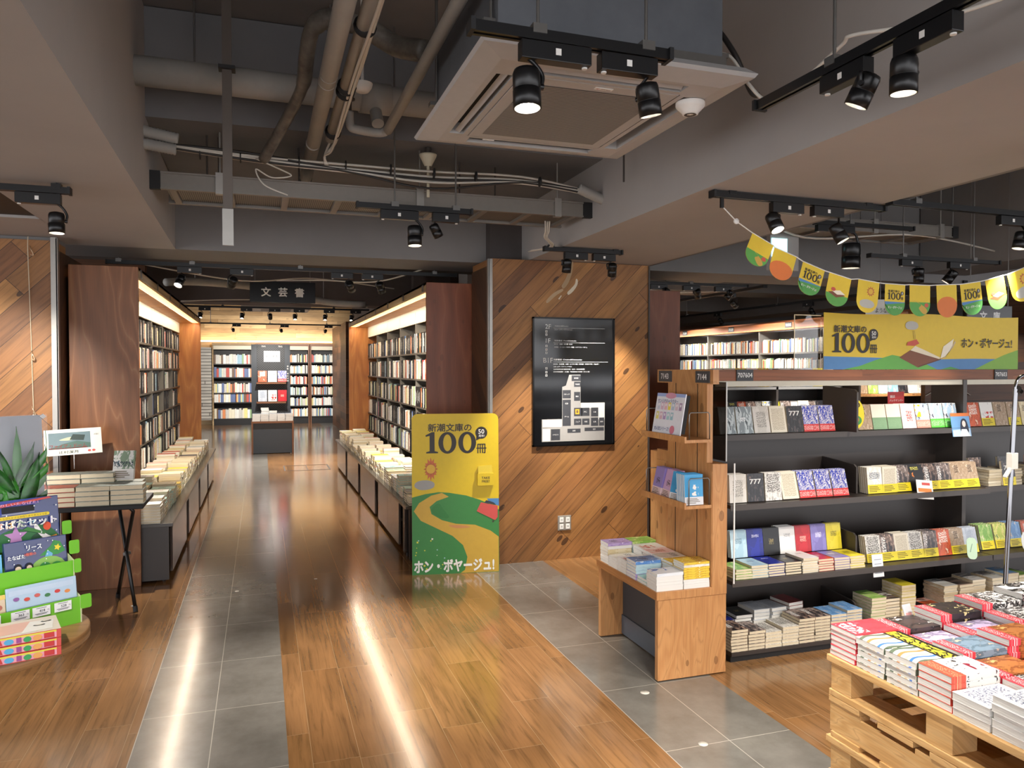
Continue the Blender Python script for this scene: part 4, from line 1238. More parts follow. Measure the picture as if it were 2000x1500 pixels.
# the next bookcase, seen end-on beyond the pier
tall_case('tall red-brown bookcase seen end-on beyond the pier', 3.70, 3.42, 6.232, 11.0, 1, RSH, PLY_R, 5)

# ================================================================ LOW BENCHES
BENCH_T = mat('#4a4642', 0.22, name='bench_top')
BENCH_F = mat('#4b3f38', 0.22, 0, 0.6, coat=0.4, name='bench_front')


def bench(label, x0, x1, y0, y1, face, z=0.43):
    t = thing('display_bench', label, 'display bench', ((x0 + x1) / 2, (y0 + y1) / 2, 0))
    def bx(a, b_): return (min(a, b_), max(a, b_))
    xf = x1 if face > 0 else x0
    obj('bench_top', MB().box(x0, x1, y0 + 0.002, y1 - 0.002, z - 0.025, z), BENCH_T, t, bev=0.002)
    obj('side_panel', MB().box(*bx(xf - face * 0.03, x0 if face > 0 else x1), y0 + 0.01, y0 + 0.03, 0.02, z - 0.025), DARK, t)
    obj('side_panel', MB().box(*bx(xf - face * 0.03, x0 if face > 0 else x1), y1 - 0.03, y1 - 0.01, 0.02, z - 0.025), DARK, t)
    L = y1 - y0 - 0.23
    for i in range(2):
        a = y0 + 0.20 + L * i / 2
        obj('front_panel', MB().box(*bx(xf - face * 0.025, xf - face * 0.043), a + 0.003, a + L / 2 - 0.003, 0.035, z - 0.03), BENCH_F, t, bev=0.001)
    obj('recess', MB().box(*bx(xf - face * 0.08, xf - face * 0.10), y0 + 0.03, y0 + 0.21, 0.03, z - 0.025), BLACKM, t)
    for y in (y0 + 0.06, y1 - 0.06):
        for x in (x0 + 0.05, x1 - 0.07):
            obj('foot', MB().cyl((x, y, 0), (x, y, 0.03), 0.012, 8), BLACKM, t)
    return t


NTH = ['nearest', 'second', 'third', 'fourth']
for i in range(4):
    a = 5.958 + 1.36 * i
    bench('low dark bench along the left bookcase, %s of four' % NTH[i], -1.09, -0.612, a, a + 1.36, 1)
for i in range(4):
    a = 6.266 + 1.44 * i
    bench('low dark bench along the right bookcase, %s of four' % NTH[i], 1.085, 1.59, a, a + 1.44, -1, 0.445)
MIXL = ['cream', 'white', 'letter', 'plainwhite', 'grey', 'pink', 'tan', 'lines', 'yellow', 'mint', 'letter', 'cream', 'pink', 'violet', 'cream']
MIXR = ['cream', 'white', 'lines', 'plainwhite', 'yellow', 'dusk', 'redtop', 'girl', 'letter', 'pink', 'lemon', 'seven', 'mint', 'white', 'cream']
DN = (0.128, 0.188, 0.021)


def bench_rows(side, xs, y0, n_near, n, z, face, mix, pitch=0.196, nm=None):
    for r in range(n):
        y = y0 + pitch * r
        for c, x in enumerate(xs):
            hh = rnd.choice((4, 5, 6, 7, 8)) + (1 if c == 0 and side == 'left' else 0)
            k0 = rnd.choice(mix); k1 = rnd.choice(mix)
            keys = [k0] * hh if rnd.random() < 0.5 else [k0] * (hh - 2) + [k1] * 2
            if r < n_near:
                where = '%s row of the %s' % (ORD[r], nm) if nm else '%s row, %s side of the %s benches' % (ORD[r], ('wall', 'middle', 'aisle')[c] if face > 0 else ('aisle', 'middle', 'wall')[c], side)
                stack('hardback_novel', 'novel', where, x + rnd.uniform(-0.004, 0.004), y + 0.07, z + 0.0005, keys, (0.128, 0.178, 0.021), R(90 if rnd.random() < .5 else 0) if False else R(90), True, PAGE, 0.004, None, None, '', 0.5)
            else:
                zz = z
                for q in range(hh):
                    tt = rnd.uniform(0.016, 0.026)
                    j, u = rnd.uniform(-0.005, 0.005), rnd.uniform(-0.005, 0.005)
                    FARSTACK.box(x - 0.089 + j, x + 0.089 + j, y + 0.006 + u, y + 0.134 + u, zz + 0.0008, zz + tt)
                    zz += tt


bench_rows('left', (-0.98, -0.785), 5.965, 10, 36, 0.43, 1, MIXL, 0.146)
bench('short dark bench before the end panel of the right bookcase', 1.085, 1.303, 5.99, 6.262, -1, 0.445)
bench_rows('right', (1.205,), 6.0, 2, 2, 0.445, -1, MIXR, 0.13, 'short right bench')
bench_rows('right', (1.225, 1.42), 6.28, 8, 37, 0.445, -1, MIXR, 0.152)

# ================================================================ SIGNS
def art(mb, M, polys, mats, dz=0.0003, z0=0.0):
    """Printed shapes stacked a hair apart: (ink, points, smooth)."""
    for i, (col, pts, sm) in enumerate(polys):
        m = ink(col)
        if m not in mats: mats.append(m)
        p = crv([(a, b, 0) for a, b in pts], 6, True) if sm else [Vector((a, b, 0)) for a, b in pts]
        mb.poly([(v.x, v.y, z0 + dz * (i + 1)) for v in p], M, mats.index(m))


def ell(cx, cy, a, b, n=20, a0=0.0):
    return [(cx + a * math.cos(2 * PI * k / n + a0), cy + b * math.sin(2 * PI * k / n + a0)) for k in range(n)]


def rrect(x0, x1, y0, y1, r, n=5):
    o = []
    for cx, cy, s in ((x1 - r, y1 - r, 0), (x0 + r, y1 - r, 90), (x0 + r, y0 + r, 180), (x1 - r, y0 + r, 270)):
        for k in range(n + 1):
            a = R(s + 90 * k / n)
            o.append((cx + r * math.cos(a), cy + r * math.sin(a)))
    return o


def star(cx, cy, r0, r1, n, a0=0.0):
    return [(cx + (r0 if k % 2 == 0 else r1) * math.cos(PI * k / n + a0), cy + (r0 if k % 2 == 0 else r1) * math.sin(PI * k / n + a0)) for k in range(2 * n)]


YEL, GRN, BLU = '#d6b71b', '#3a8240', '#4d83b8'
INKB = '#231c18'


def title_block(mb, mats, M, w, z=0.002, white=False):
    """The campaign title: w is the width of the block."""
    c = '#f4f2ea' if white else INKB
    for col in (c, '#f4f2ea'):
        m = ink(col)
        if m not in mats: mats.append(m)
    i0, i1 = mats.index(ink(c)), mats.index(ink('#f4f2ea'))
    T = lambda x, y: M @ Matrix.Translation((x * w, y * w, z))
    text(mb, '新潮文庫の', T(-0.08, 0.245), 0.125 * w, i0, 0.022, width=0.70 * w)
    # the big numerals, drawn as slab-serif shapes
    for k, cx in enumerate((-0.12, 0.20)):
        o = ell(cx, 0, 0.145, 0.175, 28); q = ell(cx, 0, 0.068, 0.135, 28)
        vs = [M @ Vector((a * w, b * w, z)) for a, b in o + q]
        mb.add(vs, [(j, (j + 1) % 28, 28 + (j + 1) % 28, 28 + j) for j in range(28)], i0)
    one = [(-0.46, -0.165), (-0.27, -0.165), (-0.27, -0.145), (-0.325, -0.13), (-0.325, 0.175), (-0.37, 0.175), (-0.47, 0.125), (-0.465, 0.10), (-0.405, 0.115), (-0.405, -0.13), (-0.46, -0.145)]
    mb.poly([(a * w, b * w, z) for a, b in one], M, i0)
    text(mb, '冊', T(0.43, -0.10), 0.15 * w, i0, 0.014)
    mb.poly([(a * w, b * w, z) for a, b in ell(0.43, 0.155, 0.098, 0.098, 24)], M, i0)
    mb.poly([(a * w, b * w, z) for a, b in ((0.35, 0.10), (0.41, 0.06), (0.345, 0.03))], M, i0)
    text(mb, '50', M @ Matrix.Translation((0.43 * w, 0.175 * w, z + 0.0006)), 0.072 * w, i1, 0.015)
    text(mb, '周年!', M @ Matrix.Translation((0.435 * w, 0.105 * w, z + 0.0006)), 0.042 * w, i1, 0.01)


# ---- the leaning yellow standee
SW, SH = 0.70, 1.28
bl_, br_ = Vector((1.082, 5.70, 0)), Vector((1.690, 5.47, 0))
bl_ = Vector((1.062, 5.60, 0.0)); br_ = Vector((1.712, 5.50, 0.0))
SW = (br_ - bl_).length
SH = 1.205
r_ = (br_ - bl_).normalized()
up_ = (Vector((0, 0, 1)) + Vector((-r_.y, r_.x, 0)) * 0.045).normalized()
MS = frame((bl_ + br_) / 2, r_, up_)
t = thing('standee', 'tall yellow campaign standee with printed country path, leaning by the aisle', 'standee', (bl_ + br_) / 2)
sb = MB(); mats = [ink(YEL), mat('#d9cfa0', 0.6, name='card_edge')]
outl = [(-SW / 2, 0), (SW / 2, 0)] + [p for p in rrect(-SW / 2, SW / 2, 0, SH, 0.045) if p[1] > SH * 0.5]
sb.prism(outl, 0.012, MS @ Matrix.Translation((0, 0, -0.012)), 0, 1)
obj('board', sb, mats, t)
S = lambda pts: [((a - 0.5) * SW, b * SH) for a, b in pts]
pb, pm = MB(), []
hill_y = 0.505
art(pb, MS, [
    (GRN, S([(0, 0), (1, 0), (1, 0.39), (0.9, 0.425), (0.78, 0.455), (0.62, 0.485), (0.42, 0.505), (0.30, 0.51), (0.15, 0.50), (0, 0.48)]), False),
    (BLU, S([(1, 0.415), (1, 0.462), (0.86, 0.462), (0.90, 0.43)]), False),
    ('#c9a23c', S([(0.34, 0.505), (0.22, 0.49), (0.08, 0.445), (0.02, 0.395), (0.10, 0.335), (0.28, 0.285), (0.46, 0.235), (0.58, 0.175), (0.63, 0.10), (0.60, 0.02), (0.55, 0.002), (0.995, 0.002), (0.995, 0.22), (0.90, 0.26), (0.72, 0.30), (0.50, 0.31), (0.34, 0.335), (0.22, 0.375), (0.20, 0.42), (0.28, 0.455), (0.42, 0.48)]), False),
    ('#2f7a39', S([(0.22, 0.40), (0.30, 0.355), (0.42, 0.35), (0.36, 0.40), (0.30, 0.44)]), True),
    ('#c98a52', S([(0.42, 0.303), (0.60, 0.297), (0.66, 0.285), (0.50, 0.283)]), True),
    ('#c9663a', S(star(0.215, 0.655, 0.075, 0.048, 12)), False),
], pm)
sun = []
art(pb, MS, [('#b8642f', [(((0.215 - 0.5) * SW) + 0.055 * (1 if k % 2 == 0 else 0.66) * math.cos(PI * k / 12), 0.655 * SH + 0.055 * (1 if k % 2 == 0 else 0.66) * math.sin(PI * k / 12)) for k in range(24)], False), ('#dcae3a', ell((0.215 - 0.5) * SW, 0.655 * SH, 0.034, 0.034), False)], pm, z0=0.0022)
art(pb, MS, [('#9b9a96', [(((0.14 - 0.5) * SW) + a, 0.555 * SH + b) for a, b in ((-0.07, -0.012), (-0.068, 0.016), (-0.04, 0.032), (0.0, 0.038), (0.045, 0.032), (0.075, 0.014), (0.07, -0.016), (0.03, -0.032), (-0.03, -0.034))], True)], pm, z0=0.0025)
# the red suitcase on the path side
art(pb, MS, [('#c9504a', S([(0.74, 0.385), (0.79, 0.44), (0.985, 0.415), (0.985, 0.345), (0.955, 0.325)]), False), ('#2d3440', S([(0.83, 0.437), (0.85, 0.452), (0.90, 0.445), (0.94, 0.436), (0.97, 0.42)]), False), ('#3a2a28', S(ell(0.93, 0.318, 0.010, 0.006)), False)], pm, z0=0.0028)
rf = random.Random(3)
for i in range(26):
    a, b_ = rf.uniform(0.03, 0.5), rf.uniform(0.02, 0.26)
    if a > 0.18 + (0.27 - b_) * 1.6: continue
    s_ = rf.choice((0.008, 0.012, 0.018))
    art(pb, MS, [(rf.choice(('#d9d94a', '#a9d0d4', '#e6e6d8', '#d9d94a')), star((a - 0.5) * SW, b_ * SH, s_ * 0.55, s_ * 0.3, 4, a * 9), False)], pm, z0=0.003)
title_block(pb, pm, MS @ Matrix.Translation((-0.005, 0.985, 0)), 0.47, 0.0012)
wi = ink('#f1efe8')
if wi not in pm: pm.append(wi)
text(pb, 'ホン・ボヤージュ!', MS @ Matrix.Translation((-0.012, 0.062, 0.0034)), 0.088, pm.index(wi), 0.045, width=0.60)
obj('printed_picture', pb, pm, t)
bx = MB()
Mp = MS @ Matrix.Translation((0.225, 0.735, 0))
bx.box(-0.062, 0.062, -0.075, 0.015, 0.0, 0.03, 0, Mp); bx.box(-0.058, 0.058, 0.015, 0.065, 0.004, 0.012, 0, Mp)
pk = obj('leaflet_pocket', bx, ink(YEL), t)
lb = MB()
lb.box(-0.054, 0.054, -0.02, 0.075, 0.013, 0.02, 0, Mp @ Matrix.Rotation(R(4), 4, 'Z'))
obj('leaflets', lb, ink('#dcc23a'), pk)
lb = MB(); text(lb, 'TAKE', Mp @ Matrix.Translation((0, -0.018, 0.031)), 0.018, 0, 0.02); text(lb, 'FREE!', Mp @ Matrix.Translation((0, -0.044, 0.031)), 0.018, 0, 0.02)
obj('lettering', lb, ink(INKB), pk)

# ---- floor guide poster
PX0, PX1, PZ0, PZ1, PY = 2.045, 2.760, 0.922, 1.955, 5.695
t = thing('floor_guide', 'black framed floor guide poster on the diagonal board wall', 'floor guide', ((PX0 + PX1) / 2, PY, PZ0))
fb = MB()
for a, b_, c, d in ((PX0, PX1, PZ1 - 0.012, PZ1), (PX0, PX1, PZ0, PZ0 + 0.012), (PX0, PX0 + 0.012, PZ0, PZ1), (PX1 - 0.012, PX1, PZ0, PZ1)):
    fb.box(a, b_, PY - 0.022, PY, c, d)
obj('frame', fb, mat('#0d0d0e', 0.25, 0.3, name='black_frame'), t)
k = NT('poster_black', 0.12, coat=0.25)
wn = k.noise(k.coord(), 4.0, 2.0); k.bump(wn, 0.05, 0.01)
obj('sheet', MB().box(PX0 + 0.01, PX1 - 0.01, PY - 0.012, PY - 0.004, PZ0 + 0.01, PZ1 - 0.01), k.done('#121315'), t)
MPo = frame((PX0, PY - 0.0125, PZ1), (1, 0, 0), (0, 0, 1))
PW, PH = PX1 - PX0, PZ1 - PZ0
pmat = [ink('#e6e4df'), ink('#8f8c88'), ink('#38393d'), ink('#d99a2e'), ink('#c9c7c3')]
pb = MB()
T = lambda u, v, z=0.0002: MPo @ Matrix.Translation((u * PW, -v * PH, z))
for s_, v, hh in (('2F', 0.072, 0.036), ('1F', 0.182, 0.036), ('B1F', 0.333, 0.038)):
    text(pb, s_, T(0.185, v), hh, 0, 0.006)
def line(u0, u1, v): pb.quad(*[MPo @ Vector((u * PW, -vv * PH, 0.0002)) for u, vv in ((u0, v + 0.0008), (u1, v + 0.0008), (u1, v - 0.0008), (u0, v - 0.0008))], 0)
for s_, u, v, hh, wd in (('-Fashion&Beauty-', 0.26, 0.068, 0.011, 0.17), ('コスメ・レディースファッション', 0.26, 0.094, 0.011, 0.22), ('蔦屋書店 -Food&StyleLife-', 0.26, 0.181, 0.013, 0.27), ('BOOK（雑誌 / 実用書 / 絵本）', 0.26, 0.207, 0.011, 0.22), ('実用品・コーヒー・ワイン / 食品・レストラン・カフェ', 0.26, 0.230, 0.011, 0.40),
                          ('蔦屋書店 -Creative&Community-', 0.25, 0.328, 0.015, 0.35), ('BOOK（文芸書 / 文庫 / ビジネス書 / 実用書 / 学習参考書 / 児童書 /', 0.25, 0.362, 0.011, 0.56), ('コミック / ライトノベル）', 0.25, 0.382, 0.011, 0.22), ('GAME/MUSIC&MOVIE（CD・DVD販売）', 0.25, 0.402, 0.011, 0.38), ('STATIONERY（文具）TRADING CARD（トレカ）', 0.25, 0.422, 0.011, 0.44)):
    text(pb, s_, T(u, v), hh, 0, 0.004, 'L', wd * PW)
for v, u1 in ((0.083, 0.88), (0.196, 0.88), (0.346, 0.92)): line(0.25, u1, v)
for v in (0.11, 0.135, 0.222, 0.25, 0.275, 0.395, 0.425, 0.45):
    pb.poly([(0.165 * PW + a, -v * PH + b_, 0.0002) for a, b_ in rrect(-0.009, 0.009, -0.009, 0.009, 0.002)], MPo, 0)
    pb.poly([(0.165 * PW + a, -v * PH + b_, 0.0004) for a, b_ in ell(0, 0, 0.004, 0.006, 10)], MPo, 2)
# plan: pale floor with dark shop blocks
def blk(u0, u1, v0, v1, mi, z): pb.quad(*[MPo @ Vector((u * PW, -v * PH, z)) for u, v in ((u0, v1), (u1, v1), (u1, v0), (u0, v0))], mi)
pb.poly([(u * PW, -v * PH, 0.0003) for u, v in ((0.44, 0.445), (0.58, 0.445), (0.58, 0.665), (0.88, 0.665), (0.88, 0.965), (0.11, 0.965), (0.11, 0.79), (0.355, 0.79), (0.355, 0.54), (0.40, 0.53))], MPo, 1)
blk(0.585, 0.88, 0.668, 0.71, 4, 0.0005); blk(0.80, 0.88, 0.71, 0.80, 4, 0.0005); blk(0.12, 0.21, 0.865, 0.96, 4, 0.0005); blk(0.12, 0.35, 0.795, 0.85, 4, 0.0005)
shops = [(0.47, 0.58, 0.45, 0.495, '実用書'), (0.50, 0.58, 0.50, 0.54, '児童書'), (0.36, 0.46, 0.565, 0.63, 'コミック'), (0.36, 0.46, 0.64, 0.70, 'CD'), (0.36, 0.46, 0.70, 0.845, 'ゲーム'), (0.50, 0.575, 0.58, 0.65, '雑誌'), (0.50, 0.60, 0.705, 0.77, ''), (0.59, 0.69, 0.705, 0.77, 'PC'), (0.71, 0.80, 0.705, 0.775, '文庫'), (0.50, 0.59, 0.79, 0.84, 'フェア'), (0.60, 0.69, 0.79, 0.84, '文芸'), (0.71, 0.80, 0.785, 0.85, '文具'), (0.81, 0.875, 0.785, 0.85, '雑貨'), (0.22, 0.33, 0.868, 0.955, 'イベント'), (0.42, 0.58, 0.868, 0.90, '話題'), (0.63, 0.87, 0.862, 0.89, '会計')]
for u0, u1, v0, v1, s_ in shops:
    blk(u0, u1, v0, v1, 2, 0.0007)
    if s_: text(pb, s_, T((u0 + u1) / 2, (v0 + v1) / 2, 0.0009), 0.0115, 0, 0.004, width=min((u1 - u0) * PW * 0.75, 0.0125 * len(s_)))
blk(0.515, 0.565, 0.715, 0.755, 3, 0.001)
pb.poly([(0.54 * PW + a, -0.735 * PH + b_, 0.0012) for a, b_ in ell(0, 0, 0.009, 0.012, 14)], MPo, 2)
text(pb, 'V', T(0.54, 0.735, 0.0014), 0.010, 3, 0.02)
obj('printed_plan', pb, pmat, t)

gm, gr = MB(), []
art(gm, frame((2.2, 5.699, 2.1), (1, 0, 0), (0, 0, 1)), [('#d9cdb4', [(0.16, 0.04), (0.20, 0.07), (0.235, 0.12), (0.24, 0.16), (0.225, 0.17), (0.215, 0.13), (0.18, 0.09), (0.15, 0.06)], True), ('#a98f6c', [(0.12, 0.09), (0.16, 0.14), (0.19, 0.22), (0.20, 0.30), (0.185, 0.31), (0.17, 0.25), (0.13, 0.16), (0.10, 0.11)], True), ('#b79c78', [(-0.02, -0.03), (0.05, 0.03), (0.11, 0.07), (0.10, 0.085), (0.03, 0.05), (-0.03, -0.01)], True), ('#d9cdb4', [(0.08, 0.0), (0.10, 0.03), (0.095, 0.035), (0.07, 0.005)], False)], gr, 0.0002)
tag(obj('glue_residue', gm, gr), 'pale smear of old glue on the boards above the floor guide', 'stain')

# ---- wall outlet on the pier
t = thing('wall_outlet', 'grey double wall socket plate low on the diagonal board wall', 'wall socket', (2.32, 5.69, 0.3))
obj('plate', MB().box(2.268, 2.382, 5.690, 5.699, 0.235, 0.355), mat('#9c978e', 0.4, 0.3, name='socket_plate'), t, bev=0.003)
for x in (2.298, 2.352):
    for z in (0.268, 0.322):
        s = obj('socket', MB().box(x - 0.016, x + 0.016, 5.686, 5.690, z - 0.02, z + 0.02), WHITE, t)
        obj('pin_slot', MB().box(x - 0.006, x - 0.003, 5.6853, 5.687, z - 0.008, z + 0.008), BLACKM, s)
        obj('pin_slot', MB().box(x + 0.003, x + 0.006, 5.6853, 5.687, z - 0.008, z + 0.008), BLACKM, s)

# ---- hanging aisle sign
def hang_sign(label, c, w, h, chars, top, yaw=0.0, gap=1.0):
    t = thing('hanging_sign', label, 'hanging sign', c)
    x, y, z = c
    M = Matrix.Translation(c) @ Matrix.Rotation(yaw, 4, 'Z')
    obj('panel', MB().box(-w / 2, w / 2, -0.008, 0.008, -h / 2, h / 2, 0, M), mat('#101013', 0.25, name='sign_black'), t, bev=0.002)
    b = MB(); F = M @ frame((0, -0.009, 0), (1, 0, 0), (0, 0, 1))
    for i, ch in enumerate(chars): text(b, ch, F @ Matrix.Translation((w * 0.255 * (i - (len(chars) - 1) / 2) * gap, 0, 0)), h * 0.42, 0, 0.03)
    obj('lettering', b, ink('#f2f1ee'), t)
    for s_ in (-0.42, 0.42):
        p = M @ Vector((w * s_, 0, h / 2))
        obj('wire', MB().cyl(p, (p.x, p.y, top), 0.003, 6), STEEL, t)


hang_sign('black hanging sign with three white characters over the aisle', (0.265, 10.0, 2.50), 0.79, 0.262, '文芸書', 3.42)
hang_sign('black hanging sign with two white characters over the right hall', (6.05, 5.02, 2.0), 0.52, 0.19, '文庫', 2.49 + 0.93, 0, 1.15)

# ================================================================ END-OF-AISLE KIOSK
KX = 2.148
t = thing('kiosk', 'plywood end display with low table and two ledges, plates 7143 and 7144', 'display stand', (2.0, 3.65, 0))
y0, y1 = 3.298, 4.0
obj('table_top', MB().box(1.836, KX, y0, y1, 0.406, 0.446), [PLY_K], t, bev=0.002)
obj('table_edge', MB().box(1.8335, 1.8365, y0 - 0.001, y1, 0.407, 0.445), PLY_E, t)
obj('side_panel', MB().box(1.845, KX + 0.085, y0 + 0.004, y0 + 0.034, 0.006, 0.405), PLY_K, t, bev=0.001)
obj('side_panel', MB().box(1.845, KX + 0.02, y1 - 0.034, y1 - 0.004, 0.006, 0.405), PLY_K, t, bev=0.001)
obj('recessed_front', MB().box(1.985, 1.995, y0 + 0.035, y1 - 0.035, 0.006, 0.406), SLATE, t)
obj('kick_strip', MB().box(1.978, 1.985, y0 + 0.035, y1 - 0.035, 0.012, 0.12), mat('#59606a', 0.35, name='kick_strip'), t)
yz = [(y0, 0.407), (y0, 1.068), (3.352, 1.068), (3.352, 1.468), (y0, 1.468), (y0, 1.541), (3.862, 1.541), (3.862, 1.468), (3.742, 1.468), (3.742, 1.09), (3.862, 1.09), (3.862, 0.447), (y1, 0.447), (y1, 0.407)]
bp = MB().prism([(a, b_) for a, b_ in yz], 0.034, Matrix(((0, 0, 1, KX), (1, 0, 0, 0), (0, 1, 0, 0), (0, 0, 0, 1))))
bk = obj('back_panel', bp, PLY_K, t)
obj('seam', MB().box(KX - 0.0006, KX + 0.001, 3.438, 3.444, 0.447, 1.468), BLACKM, bk)
obj('seam', MB().box(KX - 0.0006, KX + 0.001, 3.655, 3.661, 0.447, 1.468), BLACKM, bk)
obj('lower_case', MB().box(KX + 0.034, KX + 0.085, y0, y1, 0.407, 1.066), PLY_K, bk)
# slanting cheeks behind the ledges
for ya, yb in ((3.302, 3.355), (3.745, 3.86)):
    c = MB().prism([(0, 0.447), (-0.0, 1.03), (-0.003, 1.03), (-0.004, 0.7), (-0.004, 0.55), (-0.003, 0.447)], yb - ya, Matrix(((1, 0, 0, KX), (0, 0, 1, ya), (0, 1, 0, 0), (0, 0, 0, 1))))
    obj('cheek', c, PLY_K, bk)
for z, n in ((1.192, 'upper'), (0.862, 'lower')):
    sh = obj('ledge', MB().box(2.0, KX - 0.001, y0 + 0.004, 3.757, z - 0.016, z), PLY_K, t, bev=0.001)
    obj('ledge_lip', MB().box(1.99, 2.0, y0 + 0.004, 3.757, z - 0.016, z + 0.016), PLY_K, sh)
    for yy in (y0 + 0.012, 3.750):
        w = MB().tube([(2.02, yy, z), (2.02, yy, z + 0.125), (2.028, yy, z + 0.135), (2.128, yy, z + 0.135), (2.136, yy, z + 0.125), (2.136, yy, z)], 0.003, 6)
        obj('wire_guard', w, STEEL, sh)
for s_, ya, yb in (('7144', 3.325, 3.452), ('7143', 3.70, 3.835)):
    pl = obj('number_plate', MB().box(KX - 0.007, KX - 0.0005, ya, yb, 1.474, 1.534), mat('#45464a', 0.45, name='plate_grey'), t)
    b = MB(); text(b, s_, frame((KX - 0.0075, (ya + yb) / 2, 1.504), (0, -1, 0), (0, 0, 1)), 0.03, 0, 0.02)
    obj('lettering', b, ink('#f3f2ee'), pl)
# books on the kiosk table (two lanes of piles)
def kp(where, x, y, keys, t_, rz=-90, hard=False):
    stack('softcover_book', 'softcover', where, x, y, 0.4465, keys, (0.105, 0.147, t_), R(rz), hard, PAGE_W, 0.0018, rjit=0.012)
FX, BX_ = 1.9145, 2.0665
kp('near pile, aisle side of the kiosk', FX, 3.362, ['plainwhite'] * 5 + ['blueband'], 0.0145)
kp('low second pile, aisle side of the kiosk', FX + 0.004, 3.472, ['mint'] * 2, 0.0145)
kp('third pile, aisle side of the kiosk', FX, 3.582, ['lilac'] * 2 + ['sky'] * 3 + ['blue'], 0.0155)
kp('fourth pile, aisle side of the kiosk', FX, 3.692, ['white'] * 4 + ['redtop'], 0.0145)
kp('fifth pile, aisle side of the kiosk', FX, 3.802, ['plainwhite'] * 3 + ['white'], 0.0145)
kp('far pile, aisle side of the kiosk', FX, 3.915, ['plainwhite'] * 3 + ['cream'] * 2 + ['plainwhite', 'lilac'], 0.0165)
kp('near pile against the kiosk back', BX_, 3.362, ['plainwhite'] * 4 + ['yellow'] * 5 + ['white', 'yellow'], 0.0115)
kp('second pile against the kiosk back', BX_, 3.472, ['cream'] * 6 + ['yellow'], 0.0145)
kp('third pile against the kiosk back', BX_, 3.582, ['pink'] * 6 + ['white'], 0.0145)
kp('fourth pile against the kiosk back', BX_, 3.692, ['white'] * 5 + ['pink'] * 2, 0.0145)
kp('fifth pile against the kiosk back', BX_, 3.802, ['plainwhite'] * 4 + ['redtop'] * 3, 0.0145)
kp('far pile against the kiosk back', BX_, 3.915, ['mint'] * 6 + ['redtop', 'greenpic'], 0.0145)


def leaning(kind, label, group, dims, key, loc, yaw, tilt, band=None, pages=None, hard=False, cat='book'):
    """A book standing with its cover towards -x of its own frame; loc is the middle of its front foot."""
    w, l, t_ = dims
    o = book(kind, label, (0, 0, 0), (0, 0, 0), dims, key, group, hard, pages or PAGE_W, band)
    M = Matrix.Translation(Vector(loc) + Vector((0, 0, t_ * math.sin(R(tilt)) + 0.0008))) @ Matrix.Rotation(R(yaw), 4, 'Z') @ Matrix.Rotation(R(90 - tilt), 4, 'X') @ Matrix.Translation((0, l / 2, -t_))
    o.location = M.to_translation(); o.rotation_euler = M.to_euler()
    return o


# lower ledge: violet, pink and blue books standing with their covers to the aisle
PKB = mat('#eccfd0', 0.5, name='pale_pink_band')
WHB = mat('#e4e4e6', 0.5, name='white_band')
cv('kviolet', 'violet small-printed', '#8f7fc2', None, None, title=(0.3, 0.7, 0.4, 0.62, '#2e2740', 0.5))
cv('kpink', 'pink-violet small-printed', '#c9a3cf', None, None, title=(0.3, 0.7, 0.4, 0.62, '#2e2740', 0.5))
cv('kblue', 'blue door-printed', '#3d9bd0', '#3d9bd0', None, 3.0, (0.4, 0.75, 0.3, 0.66, '#e9e6e0', 0.25))
for i in range(3):
    leaning('softcover_book', '%s violet book at the far end of the lower kiosk ledge' % ['foremost', 'second', 'third'][i], 'violet books on the lower ledge', (0.105, 0.150, 0.012), 'kviolet', (2.028 + i * 0.016, 3.665, 0.8625), -90 - 4, 13, (0.042, PKB))
for i in range(4):
    leaning('softcover_book', '%s pink book in the middle of the lower kiosk ledge' % ['foremost', 'second', 'third', 'fourth'][i], 'pink books on the lower ledge', (0.105, 0.150, 0.012), 'kpink', (2.022 + i * 0.014, 3.552, 0.8625), -90 - 6, 15, (0.042, PKB))
for i in range(2):
    leaning('softcover_book', '%s blue book left of the blue pair on the lower kiosk ledge' % ['foremost', 'second'][i], 'blue books on the lower ledge', (0.105, 0.150, 0.013), 'kblue', (2.018 + i * 0.018, 3.44, 0.8625), -90 + 8, 12, (0.04, WHB))
for i in range(5):
    leaning('softcover_book', '%s blue book at the near end of the lower kiosk ledge' % ORD[i], 'near blue books on the lower ledge', (0.105, 0.152, 0.014), 'kblue', (2.055, 3.318 + i * 0.016, 0.8625), 0, 3, (0.04, WHB))
# upper ledge: a printed notice board on an easel back
t = thing('notice_card', 'white printed notice card of small pictures on the upper kiosk ledge', 'notice card', (2.02, 3.53, 1.193))
NM = Matrix.Translation((2.012, 3.535, 1.194)) @ Matrix.Rotation(R(-90 + 3), 4, 'Z') @ Matrix.Rotation(R(80), 4, 'X')
cw, ch = 0.265, 0.225
nb = MB().box(-cw / 2, cw / 2, 0, ch, -0.006, 0, 0, NM)
obj('card', nb, [mat('#e6e7ee', 0.4, name='card_white')], t)
obj('easel', MB().box(0.06, 0.131, 0.02, 0.22, -0.030, -0.006, 0, NM), BLACKM, t)
nb = MB(); nm = [ink('#3f4a8c')]
art(nb, NM @ Matrix.Translation((0, 0, 0)), [('#9fb2e0', [(-cw / 2, ch - 0.018), (cw / 2, ch - 0.018), (cw / 2, ch), (-cw / 2, ch)], False), ('#a9bce6', [(-cw / 2, 0), (cw / 2, 0), (cw / 2, 0.012), (-cw / 2, 0.012)], False), ('#d79ab0', ell(0.0, ch - 0.012, 0.05, 0.016), False), ('#d97f92', ell(0.055, 0.035, 0.022, 0.022), False)], nm)
text(nb, 'サンリオキャラクター', NM @ Matrix.Translation((-0.02, ch - 0.042, 0.0016)), 0.022, 0, 0.004, width=0.19)
